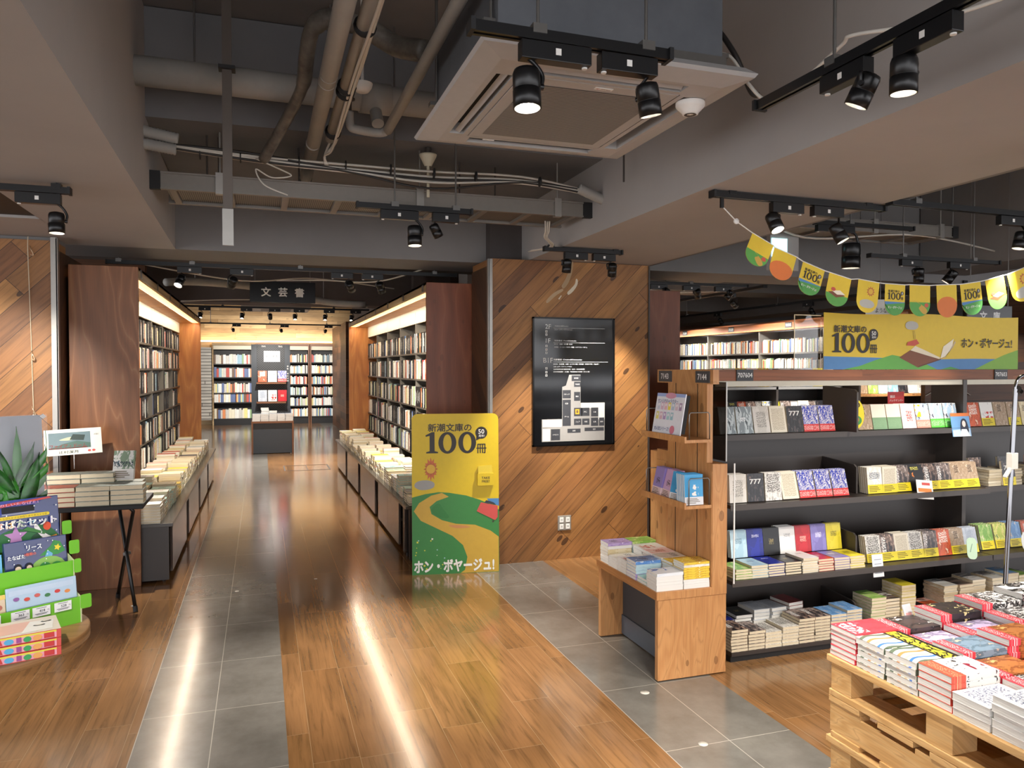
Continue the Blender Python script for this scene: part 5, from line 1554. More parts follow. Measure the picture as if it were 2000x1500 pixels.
cols = ['#c9cfe0', '#d9b9cf', '#e6b9c4', '#ead65a', '#b9c9d9', '#d9c4cf', '#a98fae', '#e6dd7a', '#d9b4c4', '#b49ac4', '#a9cfd4', '#9fc4cf']
for i, c in enumerate(cols):
    r_i, c_i = (0, i) if i < 7 else (1, i - 7)
    x_ = -0.115 + c_i * 0.034; y_ = ch - 0.088 - r_i * 0.052
    art(nb, NM, [(c, [(x_, y_), (x_ + 0.026, y_), (x_ + 0.026, y_ + 0.040), (x_, y_ + 0.040)], False), ('#f1eef0', ell(x_ + 0.013, y_ + 0.026, 0.007, 0.008, 10), False)], nm)
text(nb, '大人気シリーズ!', NM @ Matrix.Translation((-0.045, 0.036, 0.0016)), 0.022, 0, 0.006, width=0.14)
obj('printing', nb, nm, t)

# ================================================================ LONG GONDOLA (plates 707604 and 707603)
GX0, GX1 = 2.335, 6.1
t = thing('gondola_shelf', 'long dark steel gondola shelf with cedar header, plates 707604 and 707603', 'shelf unit', (4.2, 3.7, 0))
obj('header_board', MB().box(2.26, GX1, 3.60, 3.63, 1.478, 1.540), BOARD_Y, t, bev=0.001)
obj('light_bar', MB().box(2.36, GX1, 3.606, 3.70, 1.447, 1.477), mat('#bdb6a4', 0.4, 0.2, name='light_bar'), t)
obj('base', MB().box(GX0, GX1, 3.41, 3.84, 0.0, 0.03), BLACKM, t)
obj('deck', MB().box(GX0, GX1, 3.40, 3.84, 0.032, 0.05), DARK, t)
for i, (x0, x1) in enumerate(((GX0, 4.146), (4.154, GX1))):
    obj('back_panel', MB().box(x0, x1, 3.80, 3.82, 0.05, 1.15), DARK, t)
    for z, yf in ((0.43, 3.40), (0.828, 3.42 if i == 0 else 3.46), (1.18, 3.585)):
        sh = obj('shelf', MB().box(x0, x1, yf, 3.80, z - 0.02, z), DARK2 if z > 1 else DARK, t)
        obj('shelf_lip', MB().box(x0, x1, yf - 0.004, yf, z - 0.03, z + 0.001), DARK2, sh)
for x in (4.135, GX1 - 0.03):
    obj('post', MB().box(x, x + 0.03, 3.60, 3.84, 0.05, 1.477), DARK2, t)
obj('end_post', MB().box(GX0, GX0 + 0.02, 3.62, 3.84, 0.05, 1.477), DARK2, t)
gl_ = obj('end_glass', MB().box(2.262, 2.267, 3.357, 3.598, 1.07, 1.477), SMOKED, t)
obj('glass_edge', MB().box(2.261, 2.268, 3.353, 3.357, 1.07, 1.477), ALU, gl_)
obj('end_strip', MB().box(2.276, 2.283, 3.302, 3.306, 0.45, 1.065), WHITE, t)
for z, h in ((1.18, 0.245), (0.828, 0.165), (0.43, 0.165), (0.05, 0.15)):
    d = MB().prism([(3.52, z), (3.80, z), (3.80, z + h + 0.02), (3.54, z + h), (3.52, z + h - 0.015)], 0.012, Matrix(((0, 0, 1, 3.244), (1, 0, 0, 0), (0, 1, 0, 0), (0, 0, 0, 1))))
    obj('divider', d, DARK2, t)
for s_, x in (('707604', 2.49), ('707603', 4.385)):
    pl = obj('number_plate', MB().box(x, x + 0.108, 3.594, 3.5995, 1.478, 1.541), mat('#2f2f31', 0.45, name='plate_dark'), t)
    b = MB(); text(b, s_, frame((x + 0.054, 3.5935, 1.51), (1, 0, 0), (0, 0, 1)), 0.026, 0, 0.012, width=0.094)
    obj('lettering', b, ink('#f3f2ee'), pl)

YB = (0.05, BANDS['yellow band'])
BK = (0.105, 0.150, 0.0155)
P_, N_ = 'pocket_paperback', 'paperback'
def run(where, x, y, z, items, gap=0.012, tilt=12, pages=None):
    """items: (key, copies, band?) standing left to right."""
    for i, it in enumerate(items):
        file(P_, N_, '%s row, %s' % (ORD[i], where), x, y, z + 0.001, it[1], it[0], BK, it[3] if len(it) > 3 else tilt, pages, it[2] if len(it) > 2 else None)
        x += 0.105 + (it[4] if len(it) > 4 else gap)


run('top shelf before the divider', 2.40, 3.612, 1.18, [('silver', 3), ('silver', 3), ('grey', 3), ('letter', 5), ('seven', 1, None, 10), ('bluered', 3), ('bluered', 3)], 0.007)
run('top shelf past the divider', 3.345, 3.612, 1.18, [('tan', 4), ('green', 2), ('green', 2), ('pink', 4), ('girl', 3), ('girlgreen', 2), ('girlgreen', 2)], 0.006)
run('top shelf past the post', 4.20, 3.612, 1.18, [('orange', 3), ('redtop', 2, YB), ('tan', 3), ('tan', 2, YB), ('cream', 3), ('bluepic', 2)], 0.008)
run('second shelf before the divider', 2.36, 3.46, 0.828, [('grey', 4, None, 4), ('seven', 1, None, 6), ('lines', 3, None, 6), ('letter', 3, None, 16), ('bluered', 3, None, 16), ('bluered', 3, None, 16), ('bluered', 3, None, 16)], 0.008)
run('second shelf past the divider', 3.285, 3.47, 0.828, [('white', 4, YB, 6), ('letter', 5, YB, 4), ('dusk', 3, YB), ('night', 4), ('photo', 3, YB), ('dusk', 3, YB), ('tan', 4, YB), ('tan', 4, YB)], 0.0005, 14)
run('second shelf past the post', 4.19, 3.60, 0.836, [('photo', 1, None, 4), ('seven', 1, None, 4), ('orange', 1, None, 4)], 0.14)
run('third shelf past the divider', 3.285, 3.47, 0.43, [('lines', 3, YB, 10), ('photo', 3, YB, 12), ('letter', 4, YB, 12), ('lines', 3, YB), ('dusk', 4, YB, 10), ('orange', 3, None), ('tan', 3, YB), ('palegrey', 3, YB)], 0.0005, 13)
run('third shelf past the post', 4.19, 3.50, 0.43, [('greenpic', 4, YB), ('yelgreen', 3, YB), ('bluepic', 4, YB), ('orange', 3, YB)], 0.012, 14)
# third shelf, plain-coloured piles with one copy standing behind each
PL = [('greenpic', 4), ('sky', 5), ('navy', 5), ('black', 5), ('plainwhite', 6), ('red', 5), ('violet', 5), ('lemon', 5)]
for i, (key, n) in enumerate(PL):
    x = 2.36 + 0.108 * i + 0.052
    if i == 0: x += 0.01
    stack(P_, N_, '%s plain pile, third shelf' % ORD[i], x, 3.492, 0.431, [key] * n, (0.103, 0.150, 0.0132), 0, False, PAGE, 0.003)
    if i: file(P_, N_, '%s plain row, third shelf' % ORD[i], x - 0.052, 3.60, 0.431 + 0.06, 2 if i != 4 else 4, key, BK, 8, PAGE_W)
file(P_, N_, 'leaning row on the second shelf past the post', 4.30, 3.455, 0.829, 1, 'seven', BK, 8, PAGE, YB)
# deck: front piles with yellow bands, plain piles behind
DK = [('photo', 7), ('dusk', 6), ('lines', 5), ('lines', 6), ('photo', 8), ('dusk', 8), ('bluepic', 8), ('bluepic', 9)]
for i, (key, n) in enumerate(DK):
    stack(P_, N_, '%s front pile, lowest shelf' % ORD[i], 2.39 + 0.107 * i, 3.482, 0.051, [key] * n, (0.104, 0.150, 0.0165), 0, False, PAGE, 0.003)
for i, (key, n) in enumerate((('navy', 6), ('black', 7), ('palegrey', 8), ('palegrey', 8), ('crimson', 9))):
    stack(P_, N_, '%s back pile, lowest shelf' % ORD[i], 2.42 + 0.112 * i, 3.645, 0.051, [key] * n, (0.105, 0.150, 0.0185), R(-4 + 3 * i), False, PAGE_W, 0.003)
DR = [('greenpic', 11), ('photo', 10), ('lemon', 14), ('night', 6), ('orange', 6), ('white', 12), ('photo', 12), ('lines', 13)]
FURTHER, FURTHER_M = MB(), [PAGE]


def mass_pile(x, y, z, key, n, w, l, t_, rz=0.0):
    """A pile that goes into the one object of further paperbacks."""
    m = CV[key][0]
    if m not in FURTHER_M: FURTHER_M.append(m)
    for i in range(n):
        M = Matrix.Translation((x + rnd.uniform(-0.003, 0.003), y + rnd.uniform(-0.003, 0.003), z + i * (t_ + 0.0004))) @ Matrix.Rotation(rz, 4, 'Z')
        FURTHER.box(-w / 2 + 0.001, w / 2 - 0.001, -l / 2 + 0.001, l / 2 - 0.001, 0.0006, t_ - 0.0006, 0, M)
        FURTHER.box(-w / 2, w / 2, -l / 2, l / 2, t_ - 0.0008, t_, FURTHER_M.index(m), M)


for i, (key, n) in enumerate(DR):
    mass_pile(3.325 + 0.109 * i, 3.50 + (0.01 if i % 2 else 0), 0.051, key, n, 0.104, 0.150, 0.0172)
for i, (key, n) in enumerate((('lines', 13), ('bluepic', 14), ('greenpic', 13), ('white', 12))):
    mass_pile(4.235 + 0.109 * i, 3.50, 0.051, key, n, 0.104, 0.150, 0.0172)
for i, (key, n) in enumerate((('letter', 6), ('dusk', 6), ('photo', 7), ('white', 6))):
    mass_pile(4.25 + i * 0.17, 3.545, 0.829, key, n, 0.105, 0.150, 0.0165, R(4 * (i % 2)))
o = obj('further_paperbacks', FURTHER, FURTHER_M); o['kind'] = 'stuff'
tag(o, 'further piles of paperbacks low on the gondola past the divider and post', 'books')
# the black book with bold figures gets its lettering
b = MB()
text(b, '777', Matrix.Translation((0, 0.032, BK[2] + 0.0004)), 0.026, 0, 0.012, width=0.07)
seven = mesh_of('title_lettering', b, [ink('#e9e7e2')])
for q in [o for o in COL.objects if o.name.startswith(P_) and o.data == book_mesh(*BK, 'seven', False, PAGE)[0]]:
    link('title_lettering', seven, q)
# hanging card, round yellow sign, red card, acrylic
def card(name, label, cat, M, w, h, polys, base, words=(), th=0.002, outline=None):
    t = thing(name, label, cat, M.to_translation())
    b = MB().prism(outline or [(-w / 2, 0), (w / 2, 0), (w / 2, h), (-w / 2, h)], th, M @ Matrix.Translation((0, 0, -th)))
    obj('board', b, ink(base), t)
    b = MB(); ms = [ink(INKB)]
    art(b, M, polys, ms)
    for s_, x, y, hh, c, wd in words:
        if ink(c) not in ms: ms.append(ink(c))
        text(b, s_, M @ Matrix.Translation((x, y, 0.0026)), hh, ms.index(ink(c)), 0.01, width=wd)
    if b.f: obj('printing', b, ms, t)
    return t


card('shelf_card', 'blue illustrated card hung on the top shelf edge by the post', 'shelf card', Matrix.Translation((4.10, 3.572, 1.128)) @ Matrix.Rotation(R(80), 4, 'X'), 0.15, 0.145,
     [('#e07a3c', [(-0.075, 0.125), (0.075, 0.125), (0.075, 0.145), (-0.075, 0.145)], False), ('#bcd3e6', [(-0.07, 0.0), (0.07, 0.0), (0.07, 0.05), (-0.07, 0.04)], False), ('#2a2d40', [(-0.005, 0.03), (0.0, 0.09), (0.02, 0.11), (0.045, 0.10), (0.058, 0.05), (0.05, 0.02)], True), ('#ead9cf', ell(0.024, 0.078, 0.014, 0.02), False), ('#dfe6ea', [(-0.02, 0.0), (0.0, 0.045), (0.04, 0.045), (0.066, 0.0)], False)], '#6f9fce')
card('shelf_card', 'round yellow campaign sign against the steel divider of the top shelf', 'shelf card', Matrix.Translation((3.315, 3.60, 1.192)) @ Matrix.Rotation(R(84), 4, 'X'), 0.13, 0.18,
     [('#3f8f3e', ell(0.0, 0.05, 0.045, 0.03), False), ('#c98a3a', ell(0.005, 0.055, 0.02, 0.018), False)], '#ecd523', (('100', 0.0, 0.14, 0.028, INKB, 0.075),), 0.003, ell(0, 0.09, 0.066, 0.09, 28))
card('shelf_card', 'red notice card standing over the top shelf behind the books', 'shelf card', Matrix.Translation((3.80, 3.79, 1.30)) @ Matrix.Rotation(R(88), 4, 'X'), 0.13, 0.10, [], '#c8322f', (('雑誌', -0.03, 0.07, 0.018, '#f4ece6', 0.04), ('バックナンバー', 0.0, 0.045, 0.015, '#f4ece6', 0.11)))
card('shelf_card', 'white and orange notice card clipped over the books of the second shelf', 'shelf card', Matrix.Translation((3.655, 3.42, 0.79)) @ Matrix.Rotation(R(6), 4, 'Y') @ Matrix.Rotation(R(76), 4, 'X'), 0.12, 0.11, [('#e0803c', [(-0.05, 0.04), (0.05, 0.04), (0.05, 0.062), (-0.05, 0.062)], False), ('#4d83b8', [(-0.05, 0.02), (0.04, 0.02), (0.04, 0.03), (-0.05, 0.03)], False), ('#c9504a', [(-0.02, 0.08), (0.04, 0.08), (0.04, 0.095), (-0.02, 0.095)], False)], '#eeebe4')
card('shelf_card', 'pale green rounded tag hung on the third shelf edge', 'shelf card', Matrix.Translation((3.985, 3.392, 0.42)) @ Matrix.Rotation(R(8), 4, 'Y') @ Matrix.Rotation(R(78), 4, 'X'), 0.09, 0.12, [('#7f9a84', [(-0.02, 0.04), (0.0, 0.09), (0.006, 0.09), (-0.012, 0.04)], False)], '#bcd6b8', (), 0.002, rrect(-0.04, 0.04, 0.0, 0.125, 0.03))
card('shelf_card', 'white oval tag hung on the third shelf edge behind the chrome pole', 'shelf card', Matrix.Translation((4.43, 3.392, 0.43)) @ Matrix.Rotation(R(80), 4, 'X'), 0.09, 0.12, [('#7a94a8', [(-0.015, 0.04), (-0.01, 0.09), (-0.004, 0.09), (-0.008, 0.04)], False)], '#e6e7e2', (), 0.002, ell(0, 0.06, 0.042, 0.064, 24))
card('shelf_card', 'white line-printed tag hung on the third shelf edge by the divider', 'shelf card', Matrix.Translation((3.30, 3.40, 0.372)) @ Matrix.Rotation(R(82), 4, 'X'), 0.075, 0.125, [('#8f959f', [(-0.025, 0.02 + 0.025 * i), (0.025, 0.02 + 0.025 * i), (0.025, 0.024 + 0.025 * i), (-0.025, 0.024 + 0.025 * i)], False) for i in range(4)], '#e3e4e6')
t = thing('acrylic_panel', 'clear acrylic panel standing on the header left of the banner', 'acrylic panel', (2.98, 3.64, 1.54))
obj('sheet', MB().box(2.905, 3.09, 3.637, 3.640, 1.541, 1.855), ACRYL, t)
fr_ = MB()
for a, b_, c, d in ((2.905, 3.09, 1.852, 1.857), (2.903, 2.907, 1.541, 1.857)): fr_.box(a, b_, 3.6365, 3.6405, c, d)
obj('polished_edge', fr_, mat('#e9d9b4', 0.2, name='acrylic_edge'), t)

# ---- the yellow banner on the header
BW, BH = 1.515, 0.335
MBn = frame((3.09 + BW / 2, 3.615, 1.541), (1, 0, 0), (0, 0, 1))
t = thing('banner', 'long yellow campaign banner with open brown book along the gondola header', 'banner', (3.85, 3.615, 1.541))
n = 24; sag = lambda u: -0.006 * math.sin(PI * 3 * u) - 0.004
top = [(-BW / 2 + BW * i / n, BH + sag(i / n)) for i in range(n + 1)]
obj('sheet', MB().prism([(BW / 2, 0), ] + top[::-1] + [(-BW / 2, 0)], 0.002, MBn @ Matrix.Translation((0, 0, -0.002))), ink('#dcbc33'), t)
pb, pm = MB(), []
Bp = lambda pts: [((a - 0.5) * BW, b_ * BH) for a, b_ in pts]
art(pb, MBn, [
    ('#4f82b6', Bp([(0, 0), (1, 0), (1, 0.19), (0.75, 0.20), (0.5, 0.18), (0.25, 0.21), (0, 0.23)]), False),
    ('#5fa545', Bp([(0.09, 0), (0.17, 0.06), (0.25, 0.17), (0.33, 0.26), (0.42, 0.20), (0.50, 0.10), (0.56, 0.0)]), False),
    ('#7fae3c', Bp([(0.76, 0), (0.84, 0.14), (0.92, 0.27), (1, 0.37), (1, 0)]), False),
    ('#4f9a48', Bp([(0.58, 0), (0.63, 0.05), (0.68, 0.0)]), False),
    ('#7a4426', Bp([(0.365, 0.215), (0.46, 0.035), (0.575, 0.175), (0.44, 0.395)]), False),
    ('#5d3018', Bp([(0.46, 0.035), (0.575, 0.175), (0.58, 0.20), (0.465, 0.065)]), False),
    ('#e9dcc0', Bp([(0.42, 0.345), (0.445, 0.425), (0.50, 0.34), (0.575, 0.215), (0.57, 0.19), (0.50, 0.26)]), False),
    ('#efe6d0', Bp([(0.575, 0.20), (0.59, 0.42), (0.645, 0.565), (0.635, 0.40), (0.60, 0.24)]), False),
    ('#c9b48c', Bp([(0.575, 0.18), (0.60, 0.22), (0.64, 0.40), (0.655, 0.50), (0.65, 0.53), (0.61, 0.26)]), False),
    ('#c9523c', Bp([(0.40, 0.43), (0.405, 0.49), (0.45, 0.545), (0.465, 0.47), (0.44, 0.425)]), False),
    ('#b7b5ac', [((0.425 - 0.5) * BW + a, 0.79 * BH + b_) for a, b_ in ((-0.048, -0.006), (-0.04, 0.018), (0.0, 0.027), (0.042, 0.016), (0.05, -0.010), (0.02, -0.024), (-0.03, -0.022))], True),
], pm)
art(pb, MBn, [('#7f6a30', [((0.43 - 0.5) * BW + d, 0.70 * BH), ((0.435 - 0.5) * BW + d, 0.55 * BH), ((0.4365 - 0.5) * BW + d, 0.55 * BH), ((0.4315 - 0.5) * BW + d, 0.70 * BH)], False) for d in (0, 0.012)], pm, z0=0.004)
title_block(pb, pm, MBn @ Matrix.Translation((-0.545, 0.155, 0)), 0.335, 0.005)
if ink(INKB) not in pm: pm.append(ink(INKB))
text(pb, 'ホン・ボヤージュ!', MBn @ Matrix.Translation((0.49, 0.165, 0.005)), 0.058, pm.index(ink(INKB)), 0.022, width=0.42)
obj('printed_picture', pb, pm, t)

# ---- pennants on their string
PY_ = 3.25
pn = [((2.339, 2.225), (2.465, 2.168), (2.426, 2.052), (2.28, 2.092), 0), ((2.471, 2.16), (2.605, 2.117), (2.578, 1.986), (2.432, 2.024), 1), ((2.646, 2.096), (2.781, 2.054), (2.754, 1.912), (2.61, 1.953), 2),
      ((2.811, 2.047), (2.952, 2.015), (2.927, 1.864), (2.786, 1.897), 3), ((2.999, 2.019), (3.138, 2.003), (3.13, 1.85), (2.984, 1.854), 4), ((3.176, 2.001), (3.312, 1.998), (3.31, 1.84), (3.178, 1.843), 2),
      ((3.343, 2.001), (3.486, 2.001), (3.485, 1.841), (3.353, 1.841), 5), ((3.53, 2.005), (3.673, 2.013), (3.668, 1.842), (3.532, 1.836), 1), ((3.699, 2.014), (3.849, 2.036), (3.852, 1.863), (3.709, 1.849), 2),
      ((3.883, 2.043), (4.022, 2.077), (4.041, 1.909), (3.909, 1.876), 3), ((4.049, 2.081), (4.227, 2.144), (4.254, 1.962), (4.08, 1.921), 4)]   # x, z of the corners
PSAY = ['with a printed country path', 'with a plain orange disc', 'lettered with the campaign title', 'with an open book over green hills', 'with a sun and a grey cloud', 'with a small path and suitcase']
PNTH = ['first', 'second', 'third', 'fourth', 'fifth', 'sixth', 'seventh', 'eighth', 'ninth', 'tenth', 'eleventh']
spts = [Vector((2.127, 3.2, 2.336)), Vector((2.223, 3.22, 2.271))]
for i, (a, b_, c, d, kind) in enumerate(pn):
    A, B, C_, D = (Vector((q[0], PY_, q[1])) for q in (a, b_, c, d))
    mid = (A + B) / 2; rr = (B - A).normalized(); w = (B - A).length; h = ((C_ + D) / 2 - mid).length * 1.06
    dn = ((C_ + D) / 2 - mid).normalized()
    M = frame(mid, rr, -(dn - rr * dn.dot(rr)).normalized())
    t = thing('pennant', 'yellow pennant %s, %s along the string' % (PSAY[kind], PNTH[i]), 'pennant', mid, group='pennants on the string')
    out = [(-w / 2, 0)] + [(-w / 2, -h * 0.45)] + [(w / 2 * -math.cos(PI * k / 14), -h * 0.62 - h * 0.38 * math.sin(PI * k / 14)) for k in range(15)] + [(w / 2, -h * 0.45), (w / 2, 0)]
    obj('cloth', MB().prism(out, 0.0015, M @ Matrix.Translation((0, 0, -0.0015))), ink('#e0c02c'), t)
    pb, pm = MB(), []
    low = lambda f: [(-w / 2, -h * f)] + [(-w / 2 * math.cos(PI * k / 14), -h * 0.62 - h * 0.38 * math.sin(PI * k / 14)) for k in range(15)] + [(w / 2, -h * f)]
    if kind in (0, 5): art(pb, M, [('#57a043', low(0.55), False), ('#c9a040', [(-w * .3, -h * .5), (w * .05, -h * .62), (-w * .05, -h * .75), (w * .2, -h * .93), (w * .36, -h * .84), (w * .2, -h * .68)], True), ('#c9523c', ell(w * 0.32, -h * 0.64, w * 0.1, w * 0.08), False)], pm)
    if kind == 1: art(pb, M, [('#d9742f', low(0.56), False), ('#d9742f', ell(0, -h * 0.62, w * 0.5, h * 0.26), False)], pm)
    if kind == 2:
        art(pb, M, [('#4d83b8', low(0.56), False), ('#4f9a45', [(-w / 2, -h * 0.66)] + low(0.6)[1:-1] + [(w / 2, -h * 0.58), (w * 0.2, -h * 0.60)], False)], pm)
        title_block(pb, pm, M @ Matrix.Translation((0.0, -h * 0.38, 0)), w * 0.80, 0.0016)
        wi = ink('#f4f2ea')
        text(pb, 'ホン・ボヤージュ!', M @ Matrix.Translation((0, -h * 0.74, 0.002)), h * 0.085, pm.index(wi), 0.02, width=w * 0.7)
    if kind == 3: art(pb, M, [('#57a043', low(0.62), False), ('#7a4426', [(-w * .42, -h * .60), (-w * .02, -h * .72), (w * .36, -h * .60), (w * .05, -h * .50)], False), ('#efe6d0', [(-w * .25, -h * .54), (0, -h * .62), (w * .36, -h * .56), (w * .1, -h * .46)], False), ('#c9523c', ell(-w * 0.2, -h * 0.48, w * 0.1, w * 0.07), False)], pm)
    if kind == 4: art(pb, M, [('#b8642f', star(w * 0.12, -h * 0.32, w * 0.2, w * 0.13, 11), False), ('#dcae3a', ell(w * 0.12, -h * 0.32, w * 0.11, w * 0.11), False), ('#b7b5ac', [(w * 0.0 + a * w, -h * 0.72 + q * w) for a, q in ((-.34, -.04), (-.3, .1), (0, .17), (.28, .1), (.34, -.04), (.15, -.15), (-.2, -.14))], True)], pm)
    obj('print', pb, pm, t)
    spts += [A + Vector((0, 0.002, 0.001)), B + Vector((0, 0.002, 0.001))]
t = thing('pennant_string', 'white string carrying the yellow pennants from the soffit track', 'string', spts[0])
obj('string', MB().tube(spts, 0.003, 6), WHITE, t)
obj('toggle', MB().lathe([(0.001, -0.004), (0.014, -0.004), (0.014, 0.004), (0.001, 0.004)], Matrix.Translation(spts[1]) @ Matrix.Rotation(R(90), 4, 'X'), 16), WHITE, t)
obj('clip', MB().box(spts[0].x - 0.008, spts[0].x + 0.008, spts[0].y - 0.006, spts[0].y + 0.006, spts[0].z - 0.01, 2.374), BLACK, t)

# ---- chrome pole stand
t = thing('pole_stand', 'slim chrome pole with hooked top and white clip before the gondola', 'pole stand', (3.69, 2.95, 0))
pt = [Vector((3.672, 2.95, 0.012)), Vector((3.745, 2.95, 1.44))]
obj('pole', MB().cyl(pt[0], pt[1], 0.012, 14), CHROME, t)
obj('hook', MB().tube(crv([pt[1] - Vector((0, 0, 0.02)), pt[1] + Vector((0.0, 0, 0.02)), pt[1] + Vector((0.02, 0, 0.055)), pt[1] + Vector((0.055, 0, 0.07)), pt[1] + Vector((0.09, 0, 0.06))], 5), 0.008, 10), CHROME, t)
obj('clamp', MB().cyl(pt[1] + Vector((0.0, -0.012, 0.0)), pt[1] + Vector((0.045, 0.012, -0.01)), 0.018, 12), CHROME, t)
c = pt[0].lerp(pt[1], 0.735)
b = MB(); b.box(c.x - 0.02, c.x + 0.022, c.y - 0.02, c.y + 0.016, c.z - 0.04, c.z + 0.045)
b.prism([(-0.02, -0.03), (-0.008, -0.038), (-0.05, -0.085), (-0.058, -0.078)], 0.02, frame((c.x, c.y + 0.005, c.z), (1, 0, 0), (0, 0, 1)))
obj('clip', b, mat('#d8d4ca', 0.5, name='clip_white'), t, bev=0.003)
obj('base_plate', MB().lathe([(0.001, 0.012), (0.14, 0.012), (0.15, 0.0), (0.001, 0.0)], Matrix.Translation((3.672, 2.95, 0)), 28), CHROME, t)

# ================================================================ PALLET TABLE
TX0, TX1, TY0, TY1 = 1.862, 3.02, 0.98, 2.138
PAL_E = ply('deck_edge', '#a9743c', '#b98449', '#7d5024', ((0, 1, 0), (0, 0, 14)), 0.5, 1.0, 2.0)


def pallet(label, z, kind):
    t = thing('pallet', label, 'pallet', ((TX0 + TX1) / 2, (TY0 + TY1) / 2, z), group='stacked pallets')
    if kind == 'block':
        obj('deck', MB().box(TX0 - 0.006, TX1, TY0, TY1 + 0.006, z + 0.118, z + 0.14), [PINE], t, bev=0.002)
        for x in (TX0 + 0.004, (TX0 + TX1) / 2 - 0.05, TX1 - 0.1):
            for y in (TY1 - 0.098, TY1 - 0.492, TY1 - 0.80, TY0 + 0.003):
                obj('block', MB().box(x, x + 0.095, y, y + 0.092, z + 0.022, z + 0.118), PINE, t, bev=0.002)
            obj('bottom_board', MB().box(x - 0.004, x + 0.1, TY0, TY1, z + 0.001, z + 0.022), PINE, t, bev=0.002)
        for y in (TY1 - 0.098, (TY0 + TY1) / 2 - 0.05):
            obj('bottom_board', MB().box(TX0 + 0.1, TX1 - 0.1, y, y + 0.092, z + 0.001, z + 0.021), PINE, t, bev=0.002)
    else:
        for y in (TY0, TY0 + 0.2, TY0 + 0.4, TY0 + 0.6, TY0 + 0.8, TY1 - 0.14):
            obj('deck_board', MB().box(TX0, TX1, y, y + 0.14, z + 0.121, z + 0.14), PINE, t, bev=0.001)
            obj('bottom_board', MB().box(TX0, TX1, y, y + 0.13, z + 0.0005, z + 0.018), PINE, t, bev=0.001)
        for x in (TX0 + 0.006, (TX0 + TX1) / 2 - 0.02, TX1 - 0.046):
            L = TY1 - TY0
            pts = [(0, 0.018), (L, 0.018), (L, 0.1205), (L - 0.14, 0.1205), (L - 0.14, 0.104), (L - 0.36, 0.104), (L - 0.36, 0.1205), (L - 0.52, 0.1205), (L - 0.52, 0.104), (L - 0.86, 0.104), (L - 0.86, 0.1205), (0, 0.1205)]
            obj('stringer', MB().prism(pts, 0.04, Matrix(((0, 0, 1, x), (1, 0, 0, TY0), (0, 1, 0, z), (0, 0, 0, 1)))), PINE, t, bev=0.001)
    return t


pallet('top pine pallet under the guide books, open between its blocks', 0.42, 'block')
pallet('second pine pallet of the stack, with a long notched side board', 0.28, 'stringer')
pallet('third pine pallet of the stack, open between its blocks', 0.14, 'block')
pallet('lowest pine pallet of the stack, on the floor', 0.0, 'stringer')
# striped cover with black title panel
k = NT('cover_g_stripe2', 0.3)
g = k.coord('Generated'); x, y, z = k.xyz(g)
wv = k.m('ADD', k.m('MULTIPLY', x, 1.2), k.m('MULTIPLY', k.m('SINE', k.m('MULTIPLY', y, 8.0)), 0.10))
st = k.ramp(k.m('FRACT', k.m('MULTIPLY', k.m('ADD', wv, k.m('MULTIPLY', y, 0.35)), 0.95)), [(0.0, '#f1ede2'), (0.16, '#5f6f5c'), (0.30, '#f1ede2'), (0.46, '#c98a54'), (0.58, '#f1ede2'), (0.72, '#e3c9a0'), (0.82, '#f1ede2'), (0.90, '#3f78c4')], True)
sn = k.noise(k.vec(k.m('MULTIPLY', x, 9), k.m('MULTIPLY', y, 16), 2), 1.0, 1.0)
pan = k.m('GREATER_THAN', y, 0.62)
inn = k.m('MULTIPLY', k.m('MULTIPLY', k.m('GREATER_THAN', y, 0.68), k.m('LESS_THAN', y, 0.92)), k.m('GREATER_THAN', sn, 0.47))
CV['g_stripe'] = (k.done(k.mix(pan, st, k.mix(inn, lin('#141416'), lin('#e8dc3a')))), 'wavy-striped, yellow-titled')
RB = (0.27, '#d23c4a', '#f6f0ee')
cv('g_sea', 'slate-blue, red-banded', '#7d93a6', '#5f7686', '#c9b49c', 3.2, band=RB)
cv('g_brown', 'amber, red-banded', '#b3713c', '#8d4f26', '#e0b070', 3.0, band=RB)
cv('g_lily', 'dark, red-banded', '#4b3c3a', '#2c2526', '#e9dcd0', 3.0, band=RB)
cv('g_violet', 'mauve, red-banded', '#c3b5d4', '#8a7f9a', '#e6d9c8', 3.0, band=RB)
cv('g_mono', 'black-and-white, red-banded', '#e6e2de', '#2a2828', '#7c7674', 9.0, band=RB)
cv('g_night', 'black and gold, red-banded', '#33282a', '#231c1e', '#d8c38a', 4.0, band=RB)
cv('g_face', 'black and white', '#e8e4e0', '#1f1d1e', '#8a8684', 3.0)
cv('g_white', 'white cherry-printed, red-banded', '#ece7e2', '#ece7e2', '#2c2a2c', 7.0, (0.4, 0.8, 0.65, 0.95, '#8d2438', 0.14), band=(0.30, '#d2503c', '#f0b890'))
cv('g_red', 'all-red', '#d8414e', '#cf3644', '#e25a64', 3.0, (0.1, 0.9, 0.05, 0.4, '#f4f0ee', 0.4))
